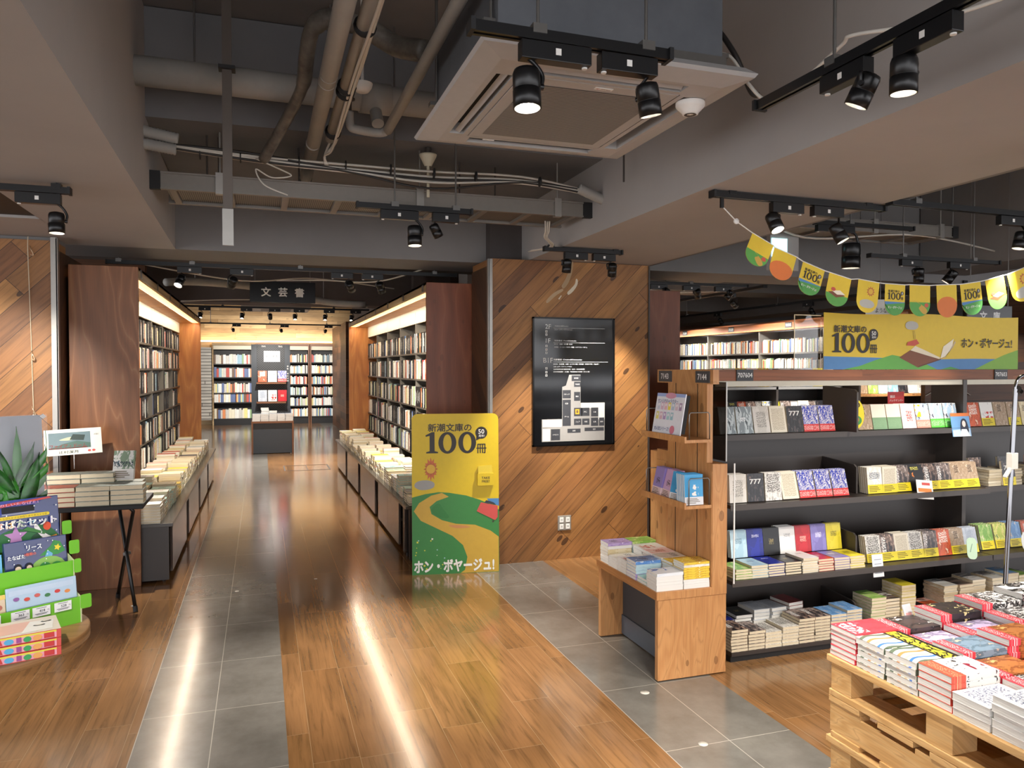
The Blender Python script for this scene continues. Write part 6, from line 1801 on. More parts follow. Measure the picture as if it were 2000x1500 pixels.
LANES = [
    ('aisle-edge lane', 1.957, [('g_red', 6, .017), ('g_stripe', 5, .0195), ('g_stripe', 5, .0195), ('g_white', 5, .0205), ('g_text', 3, .022), ('g_text', 5, .021), ('g_sea', 4, .021), ('g_mono', 4, .02)]),
    ('second lane', 2.143, [('g_lily', 5, .019), ('g_violet', 4, .02), ('g_sea', 5, .021), ('g_brown', 4, .021), ('g_mono', 4, .02), ('g_sea', 4, .02), ('g_lily', 4, .02)]),
    ('third lane', 2.329, [('g_night', 6, .021), ('g_violet', 5, .02), ('g_brown', 6, .021), ('g_red', 3, .02), ('g_lily', 5, .02), ('g_white', 5, .02)]),
    ('fourth lane', 2.515, [('g_mono', 7, .021), ('g_mono', 6, .021), ('g_brown', 6, .02), ('g_sea', 5, .02), ('g_night', 5, .02)]),
    ('far lane', 2.701, [('g_face', 8, .021), ('g_mono', 7, .021), ('g_face', 6, .02), ('g_lily', 6, .02)]),
]
for nm, x, lst in LANES:
    for i, (key, n, t_) in enumerate(lst):
        stack('guide_book', 'guide', '%s pile of the %s, pallets' % (ORD[i], nm), x, 2.080 - 0.1225 * i, 0.561, [key] * n, (0.118, 0.180, t_), R(-90), False, PAGE_W, 0.003)
card('shelf_card', 'small slanted price card standing among the guide books', 'shelf card', Matrix.Translation((2.235, 2.155, 0.64)) @ Matrix.Rotation(R(10), 4, 'Z') @ Matrix.Rotation(R(70), 4, 'X'), 0.045, 0.05, [('#d9a0a0', [(-0.015, 0.01), (0.015, 0.01), (0.015, 0.02), (-0.015, 0.02)], False)], '#dcdce0')

# ================================================================ ROUND TABLE WITH THE BAMBOO DISPLAY
t = thing('round_table', 'small round plywood table carrying the green craft display', 'table', (-0.845, 2.785, 0))
TB = Matrix.Translation((-0.845, 2.785, 0))
obj('table_top', MB().lathe([(0.0005, 0.664), (0.296, 0.664), (0.302, 0.668), (0.302, 0.697), (0.298, 0.70), (0.0005, 0.70)], TB, 72), [planks('table_wood', ['#a97c4c', '#b5885a', '#9d7144'], ((1, 0, 0), (0, 1, 40)), 0.3, 3, 0.4, 0.0, '#6b4828', 0.0, 0.5)], t)
obj('pedestal', MB().cyl((-0.845, 2.785, 0.02), (-0.845, 2.785, 0.664), 0.025, 16), BLACK, t)
obj('foot_plate', MB().lathe([(0.0005, 0.02), (0.17, 0.02), (0.18, 0.0), (0.0005, 0.0)], TB, 36), BLACK, t)
E_ = Vector((0.834, 0.552, 0)); N_o = Vector((0.552, -0.834, 0)); UPZ = Vector((0, 0, 1))
DO = Vector((-0.575, 2.850, 0.7005))                       # right foot of the green stand


def DM(s, back, z, tilt=0.0):
    """frame on the stand: s metres left of its right end, back metres behind its front, z above the table."""
    up = (UPZ - N_o * math.sin(R(tilt))).normalized()
    return frame(DO - E_ * s - N_o * back + UPZ * z, E_, up)


t = thing('display_rack', 'bright green stepped card display rack with price tags', 'display rack', DO)
LW = 0.40
b = MB()
obj('lower_front', MB().box(-LW, 0, 0.0, 0.086, -0.003, 0, 0, DM(0, 0, 0, 3)), GREEN, t)
obj('upper_front', MB().box(-LW, 0, 0.10, 0.20, -0.003, 0, 0, DM(0, 0.045, 0, 3)), GREEN, t)
obj('rear_back', MB().box(-LW, -0.005, 0.0, 0.25, -0.003, 0, 0, DM(0, 0.178, 0, 6)), GREEN, t)
for s_, z_ in ((0.0, 0.0), ):
    side = MB().prism([(0, 0), (0.0, 0.085), (0.05, 0.10), (0.055, 0.2), (0.12, 0.22), (0.178, 0.25), (0.178, 0)], 0.004, Matrix(((-N_o.x, 0, -E_.x, DO.x), (-N_o.y, 0, -E_.y, DO.y), (0, 1, 0, DO.z), (0, 0, 0, 1))))
    obj('side_card', side, mat('#cfd8a8', 0.6, name='card_side'), t)
for bk, z_, w_ in ((0.0, 0.045, 0.03), (0.047, 0.158, 0.018), (0.085, 0.215, 0.028), (0.14, 0.275, 0.026)):
    obj('side_tab', MB().prism(rrect(-0.004, w_, 0, 0.046, 0.006), 0.003, DM(0, bk, z_, 3)), GREEN, t)
tags = [('528', 0.058, '税込'), ('418', 0.122, '税込'), ('363', 0.182, '税込'), ('440', 0.262, '税込')]
for s_, q, _ in tags:
    pt_ = obj('price_tag', MB().box(-0.026, 0.026, 0.0, 0.03, 0.0005, 0.0012, 0, DM(q, 0.0, 0.052, 3)), mat('#eef0f2', 0.4, name='tag_white'), t)
    lb = MB(); text(lb, s_, DM(q, 0, 0.052, 3) @ Matrix.Translation((0.002, 0.017, 0.0016)), 0.008, 0, 0.02); text(lb, '円', DM(q, 0, 0.052, 3) @ Matrix.Translation((0.02, 0.016, 0.0016)), 0.005, 0)
    for yy, w_ in ((0.026, 0.03), (0.009, 0.038), (0.006, 0.03)):
        lb.box(-w_ / 2, w_ / 2, yy - 0.0008, yy + 0.0006, 0.0013, 0.0016, 0, DM(q, 0, 0.052, 3))
    obj('lettering', lb, ink('#2f3540'), pt_)


def kit(name, label, cat, M, w, h, d, base, polys, words, film=True):
    t = thing(name, label, cat, M.to_translation())
    obj('pack', MB().box(-w, 0, 0, h, -d, 0, 0, M), mat(base, 0.25, coat=0.5, name='pack_' + base.lstrip('#')), t, bev=0.002)
    b = MB(); ms = [ink('#ffffff')]
    art(b, M, polys, ms)
    for s_, x, y, hh, c, wd, bo in words:
        if ink(c) not in ms: ms.append(ink(c))
        text(b, s_, M @ Matrix.Translation((x, y, 0.0004 + 0.0003 * len(polys))), hh, ms.index(ink(c)), bo, width=wd)
    obj('printing', b, ms, t)
    return t


rk = random.Random(5)
stars = [('#f0f2f6', ell(-rk.uniform(0.01, 0.25), rk.uniform(0.02, 0.15), 0.0022, 0.0022, 8), False) for _ in range(16)]
W1, H1 = 0.262, 0.166
kit('craft_kit', 'large navy star-festival craft set standing behind on the green rack', 'craft kit', DM(0.006, 0.148, 0.245, 7), W1, H1, 0.02, '#27346e',
    [('#3d4a96', [(-W1, 0.12), (-0.12, 0.12), (-0.03, 0.166), (-W1, 0.166)], False), ('#2f6a3c', [(-0.20, 0.004), (-0.19, 0.05), (-0.14, 0.07), (-0.09, 0.06), (-0.06, 0.075), (-0.02, 0.05), (-0.01, 0.004)], True), ('#234a30', [(-0.09, 0.004), (-0.085, 0.04), (-0.05, 0.045), (-0.02, 0.02), (-0.02, 0.004)], True),
     ('#0e0f16', rrect(-0.172, -0.075, 0.124, 0.144, 0.003), False), ('#8d93a8', rrect(-0.172, -0.075, 0.118, 0.123, 0.001), False), ('#e9cf3a', rrect(-0.222, -0.03, 0.103, 0.114, 0.005), False), ('#b583b8', star(-0.135, 0.045, 0.036, 0.016, 5, 0.3), False),
     ('#e9e6e6', [(-0.07, 0.075), (-0.055, 0.05), (-0.03, 0.03), (-0.008, 0.02), (-0.012, 0.006), (-0.045, 0.02), (-0.068, 0.045), (-0.08, 0.07)], True), ('#d9502e', ell(-0.04, 0.066, 0.012, 0.014), False), ('#e08a3c', [(-0.03, 0.03), (-0.012, 0.034), (-0.006, 0.004), (-0.02, 0.006)], False), ('#e9d23c', star(-0.205, 0.122, 0.013, 0.006, 5, 0.3), False), ('#e9d23c', star(-0.155, 0.012, 0.012, 0.006, 5, 0.1), False), ('#c9504a', [(-0.24, 0.15), (-0.225, 0.14), (-0.02, 0.16), (-0.03, 0.165)], False), ('#3f7a3c', [(-0.115, 0.064), (-0.05, 0.04), (-0.045, 0.046), (-0.1, 0.072)], False)] + stars,
    [('7種類のたなばたかざりの作り方テキストつき', -0.126, 0.1085, 0.0062, '#4a3a1a', 0.17, 0.01), ('たなばたセット', -0.12, 0.086, 0.026, '#f4f1ec', 0.216, 0.06), ('た', -0.215, 0.086, 0.0235, '#d98a8a', None, 0.01), ('な', -0.184, 0.086, 0.0225, '#d96a4a', None, 0.01), ('ば', -0.153, 0.086, 0.0225, '#d9a23c', None, 0.01), ('た', -0.12, 0.086, 0.0225, '#4f9a5a', None, 0.01), ('セ', -0.09, 0.086, 0.0205, '#4aa3d0', None, 0.01), ('ット', -0.04, 0.086, 0.020, '#8a86c4', 0.044, 0.01), ('たのしいたなばた!', -0.13, 0.152, 0.009, '#d9a6d0', 0.13, 0.03)])
W2, H2 = 0.186, 0.128
stars2 = [('#f0f2f6', ell(-rk.uniform(0.01, 0.18), rk.uniform(0.03, 0.12), 0.0018, 0.0018, 8), False) for _ in range(12)]
kit('craft_kit', 'navy wreath craft set with paper dolls in the middle of the green rack', 'craft kit', DM(0.006, 0.088, 0.155, 7), W2, H2, 0.018, '#222f66',
    [('#3f8f4a', [(-0.085, 0.07), (-0.05, 0.098), (-0.04, 0.115), (-0.02, 0.108), (-0.006, 0.075), (-0.03, 0.066)], False), ('#6fb0dc', [(-0.075, 0.05), (-0.06, 0.085), (-0.045, 0.072), (-0.05, 0.05)], False), ('#8ab85a', ell(-0.06, 0.025, 0.054, 0.040, 18), False), ('#3f8f4a', ell(-0.07, 0.03, 0.018, 0.018, 12), False), ('#3f8f4a', ell(-0.035, 0.028, 0.018, 0.016, 12), False), ('#e9d23c', star(-0.065, 0.026, 0.011, 0.005, 5), False), ('#e9d23c', star(-0.03, 0.09, 0.012, 0.006, 5), False),
     ('#4d8fd0', [(-0.165, 0.0), (-0.157, 0.035), (-0.143, 0.035), (-0.135, 0.0)], False), ('#c9402e', [(-0.132, 0.0), (-0.125, 0.032), (-0.112, 0.032), (-0.105, 0.0)], False), ('#15151a', ell(-0.15, 0.045, 0.011, 0.011, 14), False), ('#f0d9c0', ell(-0.15, 0.040, 0.009, 0.008, 14), False), ('#15151a', ell(-0.118, 0.042, 0.012, 0.013, 14), False), ('#f0d9c0', ell(-0.118, 0.039, 0.008, 0.008, 14), False)] + stars2,
    [('たなばた', -0.155, 0.078, 0.013, '#eef2f6', 0.05, 0.03), ('リース', -0.102, 0.103, 0.016, '#eef2f6', 0.045, 0.03), ('3種類の', -0.115, 0.082, 0.010, '#e06a4a', 0.035, 0.02)])
kit('craft_kit', 'bright blue craft pack at the frame edge of the green rack', 'craft kit', DM(0.20, 0.085, 0.12, 7), 0.12, 0.13, 0.016, '#3f9ad0', [('#6fb8e0', [(-0.12, 0.05), (0, 0.07), (0, 0.13), (-0.12, 0.13)], False), ('#d94a3c', [(-0.06, 0.09), (-0.03, 0.1), (-0.05, 0.115)], False), ('#e9d23c', star(-0.03, 0.045, 0.018, 0.008, 5, 0.2), False)], [])
kit('paper_pack', 'flat pale blue sticker pack in the front pocket of the green rack', 'paper pack', DM(0.006, 0.018, 0.082, 8), 0.208, 0.072, 0.006, '#9fb8cf',
    [('#b9cbe0', [(-0.2, 0.045), (-0.01, 0.045), (-0.01, 0.062), (-0.2, 0.062)], False)] + [(c, ell(-0.03 - 0.03 * i, 0.028 + 0.006 * (i % 2), 0.009, 0.006, 10), False) for i, c in enumerate(('#d9884a', '#c9403c', '#3f7a4a', '#c9605a', '#c94a3c', '#8a5a9a'))], [])
kit('paper_pack', 'flat tan sticker pack beside the pale blue one in the front pocket', 'paper pack', DM(0.215, 0.018, 0.072, 8), 0.18, 0.066, 0.006, '#c9b090', [('#e0c46a', [(-0.18, 0.052), (0, 0.052), (0, 0.066), (-0.18, 0.066)], False)] + [('#b06a5a', ell(-0.02 - 0.03 * i, 0.028, 0.011, 0.009, 10), False) for i in range(4)], [])
# picture books in front of the stand
for i in range(3):
    z_ = 0.7005 + 0.0262 * i
    M = frame(Vector((-0.5685, 2.545, z_)), Vector((0.95, 0.31, 0)), UPZ)
    t = thing('picture_book', '%s bright picture book piled before the green rack' % ['lowest', 'middle', 'topmost'][i], 'book', M.to_translation(), group='picture books before the rack')
    w, d = 0.22, 0.15
    obj('cover', MB().box(-w, 0, 0, 0.0255, -d, 0, 0, M), mat('#c9463e', 0.25, coat=0.4, name='picture_book_cover'), t, bev=0.001)
    b = MB(); ms = []
    art(b, M, [('#e8a0b0', [(-w, 0.003), (-0.012, 0.003), (-0.012, 0.024), (-w, 0.024)], False), ('#d9d04a', [(-w, 0.019), (-0.012, 0.019), (-0.012, 0.024), (-w, 0.024)], False), ('#4a6fc0', [(-0.19, 0.003), (-0.17, 0.003), (-0.17, 0.022), (-0.19, 0.022)], False), ('#5aa6d0', ell(-0.13, 0.011, 0.012, 0.008), False), ('#3f9a5a', ell(-0.085, 0.011, 0.01, 0.008), False), ('#e0a05a', ell(-0.06, 0.011, 0.012, 0.008), False), ('#c03a3a', [(-0.044, 0.005), (-0.018, 0.005), (-0.018, 0.02), (-0.044, 0.02)], False), ('#c0403c', [(-0.165, 0.005), (-0.145, 0.005), (-0.15, 0.02), (-0.165, 0.02)], False), ('#9a4a8a', [(-0.112, 0.005), (-0.1, 0.005), (-0.1, 0.02), (-0.112, 0.02)], False)], ms)
    if i == 2:
        Mt = M @ Matrix.Translation((0, 0.0256, 0)) @ Matrix.Rotation(R(-90), 4, 'X')
        art(b, Mt, [('#e6d8c8', [(-w, 0.0), (0, 0.0), (0, d), (-w, d)], False), ('#e9b8a8', [(-0.17, 0.02), (-0.03, 0.06), (-0.05, 0.12), (-0.16, 0.11)], True), ('#efe9e2', [(-0.1, 0.01), (-0.02, 0.02), (-0.01, 0.11), (-0.07, 0.12)], False), ('#3a3634', ell(-0.05, 0.07, 0.016, 0.008, 12), False), ('#e6d8c8', ell(-0.05, 0.072, 0.011, 0.005, 12), False), ('#3a3634', ell(-0.03, 0.10, 0.014, 0.007, 12), False), ('#e6d8c8', ell(-0.03, 0.101, 0.009, 0.004, 12), False)], ms)
    obj('printing', b, ms, t)
card('price_strip', 'white paper strip lying on the edge of the round table', 'paper strip', frame((-0.70, 2.525, 0.7012), (0.97, 0.2, 0), (-0.2, 0.97, 0)), 0.11, 0.022, [('#8d8f94', [(-0.02, 0.008), (0.045, 0.008), (0.045, 0.012), (-0.02, 0.012)], False)], '#eceae6', th=0.0006)
# bamboo in a clear sleeve on a grey card
M = DM(0.018, 0.235, 0.25, 4)
t = thing('bamboo_display', 'artificial bamboo sprig before a pale grey card in a clear sleeve', 'display', M.to_translation())
cw, chh = 0.168, 0.435
obj('backing_card', MB().box(-cw, 0, -0.10, chh, -0.004, -0.001, 0, M), mat('#aeb2bb', 0.55, name='backing_grey'), t)
for u in (0.003, -cw - 0.003):
    obj('corner_clip', MB().prism([(u, chh + 0.004), (u - 0.012, chh - 0.004), (u, chh - 0.014), (u + 0.010, chh - 0.006)], 0.006, M), WHITE, t)
obj('sleeve', MB().box(-cw - 0.004, 0.004, -0.10, chh + 0.002, 0.034, 0.035, 0, M), ACRYL, t)
obj('stem', MB().tube([M @ Vector((-0.10, -0.09, 0.012)), M @ Vector((-0.095, 0.1, 0.014)), M @ Vector((-0.09, 0.24, 0.014))], 0.004, 8), mat('#2f6a2c', 0.5, name='bamboo_stem'), t)
lk = NT('bamboo_leaf', 0.35, coat=0.2)
lg_ = lk.coord('Object'); lx, ly, lz = lk.xyz(lg_)
ln_ = lk.noise(lg_, 28.0, 3.0)
LEAF = lk.done(lk.mix(lk.ramp(ln_, [(0.3, 0.0), (0.65, 1.0)]), lin('#0f3013'), lin('#2a6b28')))
lk = NT('bamboo_leaf_light', 0.35, coat=0.2)
LEAF2 = lk.done(lk.mix(lk.noise(lk.coord(), 30.0), lin('#256a22'), lin('#4f9c3e')))
lv = [(-0.093, 0.20, 88, 0.20, 0.034, 1), (-0.088, 0.19, 52, 0.24, 0.032, 1), (-0.10, 0.17, 128, 0.20, 0.042, 0), (-0.085, 0.15, 34, 0.19, 0.026, 0), (-0.085, 0.12, 28, 0.16, 0.022, 0), (-0.105, 0.13, 112, 0.16, 0.024, 0), (-0.08, 0.06, 50, 0.20, 0.034, 1), (-0.10, 0.02, 100, 0.20, 0.06, 1), (-0.085, 0.02, 74, 0.22, 0.055, 0), (-0.075, 0.03, 38, 0.16, 0.028, 0), (-0.11, 0.0, 140, 0.16, 0.05, 1), (-0.08, -0.02, 18, 0.13, 0.028, 0), (-0.12, -0.06, 120, 0.18, 0.06, 1), (-0.06, -0.05, 60, 0.14, 0.04, 0), (-0.13, 0.10, 140, 0.12, 0.03, 1), (-0.10, 0.08, 70, 0.2, 0.045, 0), (-0.12, 0.04, 108, 0.2, 0.05, 1), (-0.07, 0.0, 30, 0.12, 0.035, 0), (-0.11, -0.08, 78, 0.2, 0.06, 0), (-0.05, -0.08, 96, 0.18, 0.05, 1), (-0.15, -0.08, 84, 0.2, 0.05, 1), (-0.02, -0.06, 110, 0.12, 0.04, 0), (-0.10, 0.10, 150, 0.12, 0.03, 1), (-0.08, 0.1, 46, 0.16, 0.028, 1)]
for i, (x, y, a, L, w, lt) in enumerate(lv):
    if i > 2: y += 0.075
    b = MB(); vs = []; fs = []
    d = Vector((math.cos(R(a)), math.sin(R(a)), 0)); s = Vector((-d.y, d.x, 0)); nseg = 8
    for j in range(nseg + 1):
        u = j / nseg
        wd = w * 0.5 * (math.sin(PI * min(1, u * 1.05 + 0.04)) ** 0.7) * (1 - u * 0.35) if j < nseg else 0.0005
        c = Vector((x, y, 0.012 + 0.010 * (i % 3) + 0.012 * math.sin(PI * u * 0.9))) + d * (L * u)
        for q, dz in ((-1, 0.0), (0, -0.0035), (1, 0.0)):
            p = c + s * wd * q + Vector((0, 0, dz + 0.002))
            p.x = max(min(p.x, 0.0), -cw); vs.append(M @ p)
    for j in range(nseg):
        for q in range(2):
            k0 = j * 3 + q
            fs.append((k0, k0 + 1, k0 + 4, k0 + 3))
    b.add(vs, fs, 0, True)
    o = obj('leaf', b, LEAF2 if lt else LEAF, t)
    so = o.modifiers.new('thick', 'SOLIDIFY'); so.thickness = 0.0008

# ================================================================ FOLDING TABLE
t = thing('folding_table', 'black folding table with crossed tube legs beside the left bookcase', 'table', (-1.3, 5.45, 0))
obj('table_top', MB().box(-1.95, -0.705, 5.20, 5.69, 0.672, 0.70), BLACKM, t, bev=0.004)
for x0 in (-0.775, -1.86):
    for (xa, ya, xb, yb) in ((-0.13, 5.60, 0.007, 5.309), (0.0, 5.30, -0.155, 5.68)):
        p, q = Vector((x0 + xa, ya, 0.645)), Vector((x0 + xb, yb, 0.008))
        L = MB().tube([p + Vector((-0.06, 0, 0.026)), p + Vector((-0.02, 0, 0.022)), p, p.lerp(q, 0.05), p.lerp(q, 0.5), q], 0.0115, 10)
        lo = obj('leg', L, BLACK, t)
        obj('foot_cap', MB().cyl(q - Vector((0, 0, 0.008)), p.lerp(q, 0.96), 0.015, 10), BLACKM, lo)
    obj('pivot', MB().cyl((x0 - 0.08, 5.46, 0.34), (x0 - 0.05, 5.49, 0.34), 0.012, 8), STEEL, t)
HD = (0.13, 0.188, 0.030)
HX = [(-0.775, 'h_grey', 4), (-0.965, 'h_grey', 4), (-1.155, 'h_red', 4), (-1.345, 'h_red', 4), (-1.535, 'h_red', 4), (-1.725, 'h_red', 4)]
for i, (x, key, n) in enumerate(HX):
    stack('hardback', 'hardback', '%s front pile from the bookcase, folding table' % ORD[i], x - 0.025, 5.29, 0.7005, [key] * n, HD, R(90), True, PAGE, 0.002)
for i, (x, key, n) in enumerate([(-0.80, 'h_grey', 4), (-0.965, 'h_grey', 6), (-1.155, 'h_grey', 6), (-1.345, 'h_red', 6), (-1.535, 'h_red', 5), (-1.725, 'h_grey', 5)]):
    stack('hardback', 'hardback', '%s rear pile from the bookcase, folding table' % ORD[i], x - 0.025, 5.445, 0.7005, [key] * n, HD, R(90), True, PAGE, 0.002)
leaning('hardback', 'upright novel with a landscape jacket and white band on the rear pile', 'upright novel', (0.13, 0.188, 0.022), 'h_view', (-0.855, 5.43, 0.8245), -12, 14, (0.068, mat('#e9e4de', 0.5, name='jacket_band')), None, True)
card('title_sign', 'white-bordered picture sign with brush lettering standing on a wire over the folding table', 'sign', Matrix.Translation((-1.165, 5.60, 0.985)) @ Matrix.Rotation(R(12), 4, 'Z') @ Matrix.Rotation(R(-2), 4, 'Y') @ Matrix.Rotation(R(58), 4, 'X'), 0.33, 0.19,
     [('#6d8288', [(-0.14, 0.045), (0.10, 0.045), (0.10, 0.165), (-0.14, 0.165)], False), ('#4f6a62', [(-0.14, 0.05), (-0.05, 0.085), (0.02, 0.10), (0.10, 0.08), (0.10, 0.045), (-0.14, 0.045)], False), ('#b9bda0', [(-0.08, 0.11), (-0.02, 0.13), (0.03, 0.12), (-0.02, 0.105)], True), ('#34423f', [(-0.02, 0.11), (0.06, 0.10), (0.07, 0.14), (0.0, 0.15)], False), ('#c9504a', ell(0.09, 0.022, 0.010, 0.008, 12), False), ('#c9504a', ell(0.115, 0.022, 0.010, 0.008, 12), False), ('#5a2f28', [(-0.14, 0.045), (0.08, 0.045), (0.08, 0.052), (-0.14, 0.052)], False)], '#e9e6da',
     (('ファイア・ドーム', -0.03, 0.062, 0.032, '#8d3a34', 0.21), ('辻村深月', -0.03, 0.02, 0.022, '#2f3a33', 0.11), ('人生に', 0.135, 0.14, 0.012, INKB, 0.03)))
so = [o for o in COL.objects if o.name.startswith('title_sign')][0]
obj('wire_prop', MB().tube([(-1.165, 5.60, 0.985), (-1.165, 5.605, 0.89)], 0.002, 6), WHITE, so)

# wire with hooks on the left board wall
t = thing('hanging_wire', 'thin picture wire with small hooks down the left board wall', 'wire', (-1.42, 5.66, 1.5))
obj('wire', MB().tube(crv([(-1.425, 5.66, 2.40), (-1.428, 5.665, 2.30), (-1.425, 5.69, 1.9), (-1.418, 5.69, 1.5), (-1.413, 5.69, 1.22)], 4), 0.003, 6), mat('#c7b79a', 0.4, name='wire_tan'), t)
for z in (2.34, 1.66, 1.30):
    obj('hook', MB().tube(crv([(-1.42, 5.68, z), (-1.412, 5.67, z - 0.02), (-1.40, 5.67, z - 0.045), (-1.40, 5.67, z - 0.06), (-1.415, 5.67, z - 0.055)], 4), 0.004, 6), mat('#b99a7a', 0.3, 0.5, name='hook_brass'), t)

# ================================================================ REAR KIOSK
t = thing('kiosk', 'dark mesh end display at the far end of the aisle, plates 7041 and 7042', 'display stand', (0.19, 14.7, 0))
x0, x1, yf, yb = -0.175, 0.555, 14.35, 14.85
WB = mat('#7c5238', 0.5, name='kiosk_trim')
obj('table_top', MB().box(x0, x1, yf, yb, 0.555, 0.59), WB, t)
for x in (x0, x1 - 0.03): obj('side_panel', MB().box(x, x + 0.03, yf + 0.003, yb, 0, 0.555), WB, t)
obj('recessed_front', MB().box(x0 + 0.03, x1 - 0.03, yf + 0.05, yf + 0.06, 0.01, 0.555), SLATE, t)
mk = NT('mesh_panel', 0.5); mx_, my_, mz_ = mk.xyz(mk.coord())
MESHP = mk.done(mk.mix(mk.m('GREATER_THAN', mk.m('SINE', mk.m('MULTIPLY', mk.m('ADD', mx_, mz_), 150.0)), mk.m('SINE', mk.m('MULTIPLY', mk.m('SUBTRACT', mx_, mz_), 150.0))), lin('#3f4144'), lin('#1e1f21')))
obj('back_panel', MB().box(x0 + 0.0, x1 - 0.04, yb, yb + 0.05, 0, 1.985), SLATE, t)
obj('mesh_panel', MB().box(x0 + 0.10, x1 - 0.14, yb - 0.01, yb, 0.6, 1.98), MESHP, t)
for z in (1.285, 0.925): 
    obj('ledge', MB().box(x0 + 0.09, x1 - 0.12, yb - 0.13, yb - 0.011, z - 0.03, z), WB, t)
b = MB(); Fk = frame((0.19, yb - 0.012, 1.95), (1, 0, 0), (0, 0, 1))
text(b, '7041', Fk @ Matrix.Translation((-0.15, 0, 0)), 0.028, 0, 0.02); text(b, '7042', Fk @ Matrix.Translation((0.15, 0, 0)), 0.028, 0, 0.02)
obj('lettering', b, ink('#d9d8d4'), t)
pl = obj('subject_plate', MB().box(0.045, 0.335, yb - 0.025, yb - 0.012, 1.66, 1.865), mat('#b9bbbf', 0.5, name='subject_plate'), t)
b = MB(); text(b, 'ビジネス', frame((0.19, yb - 0.026, 1.765), (1, 0, 0), (0, 0, 1)), 0.045, 0, 0.004, width=0.2); text(b, '経営', frame((0.19, yb - 0.026, 1.70), (1, 0, 0), (0, 0, 1)), 0.016, 0)
obj('lettering', b, ink('#3a3c40'), pl)
b = MB()
for i, ch_ in enumerate('資格・検定試験'): text(b, ch_, frame((x1 - 0.085, yb - 0.012, 1.58 - 0.045 * i), (1, 0, 0), (0, 0, 1)), 0.03 if ch_ != '・' else 0.008, 0, 0.02)
obj('side_lettering', b, ink('#d9d8d4'), t)
for (z, ks) in ((1.287, ('orange', 'white', 'bluered')), (0.927, ('palegrey', 'redtop', 'red'))):
    for i, key in enumerate(ks):
        leaning('business_book', '%s business book, %s on the %s ledge of the rear kiosk' % (CV[key][1], ['first', 'middle', 'last'][i], 'upper' if z > 1 else 'lower'), 'business books on the rear kiosk', (0.155, 0.21, 0.02), key, (0.02 + 0.175 * i, yb - 0.08, z), 0, 10)
for i in range(5):
    stack('business_book', 'book', '%s pile on the rear kiosk table' % ORD[i], -0.09 + 0.142 * i, 14.46, 0.591, ['palegrey'] * 5, (0.135, 0.19, 0.026), 0, False, PAGE_W, 0.003)
for i in range(2):
    stack('business_book', 'book', '%s rear pile on the rear kiosk table' % ORD[i], 0.06 + 0.142 * i, 14.66, 0.591, ['plainwhite'] * (8 - 2 * i), (0.135, 0.18, 0.028), 0, False, PAGE_W, 0.004)

# ================================================================ REAR WALL SHELVES
def wall_case(label, x0, x1, y, z1, shelves, wood, hb=0.22, tmx=0.035, header=2.05, face_out=()):
    t = thing('wall_bookcase', label, 'bookcase', ((x0 + x1) / 2, y, 0))
    for x in (x0, x1 - 0.03): obj('side_panel', MB().box(x, x + 0.03, y, y + 0.3, 0, z1), wood, t)
    obj('top_board', MB().box(x0, x1, y - 0.02, y + 0.3, z1, z1 + 0.06), wood, t)
    obj('header_panel', MB().box(x0 + 0.03, x1 - 0.03, y + 0.05, y + 0.07, header, z1), HEADER, t)
    obj('back_panel', MB().box(x0 + 0.03, x1 - 0.03, y + 0.27, y + 0.29, 0.1, z1), BLACKM, t)
    obj('plinth', MB().box(x0, x1, y + 0.01, y + 0.3, 0, 0.16), BLACKM, t)
    for z in shelves:
        obj('shelf', MB().box(x0 + 0.03, x1 - 0.03, y + 0.02, y + 0.27, z - 0.03, z), BLACKM, t)
        far_row((x0 + 0.04, y + 0.05), (x1 - 0.04, y + 0.05), z, (0, 1), hb, 0.02, tmx, 0.18, 0.99)
    return t


SHB = [1.71, 1.40, 1.10, 0.80, 0.50, 0.2]
wall_case('rear wall bookcase with picture magazines left of the rear kiosk', -1.25, -0.17, 21.9, 2.16, [1.66, 1.30, 0.88, 0.62, 0.18], W_BACK, 0.26, 0.09)
wall_case('narrow rear wall bookcase just behind the rear kiosk', -0.15, 0.52, 21.95, 2.16, SHB, WB)
wall_case('rear wall bookcase right of the rear kiosk', 0.54, 1.28, 21.95, 2.16, SHB, WB)
wall_case('rear wall bookcase by the rear board pier', 1.30, 2.04, 21.95, 2.16, SHB, WB)
tag(obj('louvre_column', MB().box(-1.55, -1.27, 21.9, 22.2, 0.15, 2.1), [planks('louvre', ['#b5b0a6', '#a39e95'], ((1, 0, 0), (0, 0, 1)), 0.085, 3, 0.5, 0.22, '#4a4640', 0, 0.1)]), 'pale slatted column at the left end of the rear wall shelves', 'column')
tag(obj('cove_light', MB().box(-1.6, 2.0, 22.15, 22.2, 2.26, 2.30), COVE), 'warm strip light along the top of the rear wall shelves', 'strip light')
a = bpy.data.lights.new('cove_glow', 'AREA'); a.shape = 'RECTANGLE'; a.size = 3.6; a.size_y = 0.06; a.energy = 9; a.color = (1, 0.78, 0.5)
ao = bpy.data.objects.new('cove_glow', a); COL.objects.link(ao); ao.location = (0.2, 22.12, 2.32); ao.rotation_euler = (R(150), 0, 0)
t = thing('wall_outlet', 'small switch plate low on the rear board pier', 'wall socket', (2.0, 17.89, 0.4))
obj('plate', MB().box(1.97, 2.05, 17.885, 17.898, 0.36, 0.47), mat('#9c978e', 0.4, 0.3, name='socket_plate'), t)
obj('switch', MB().box(1.99, 2.03, 17.88, 17.886, 0.39, 0.44), WHITE, t)

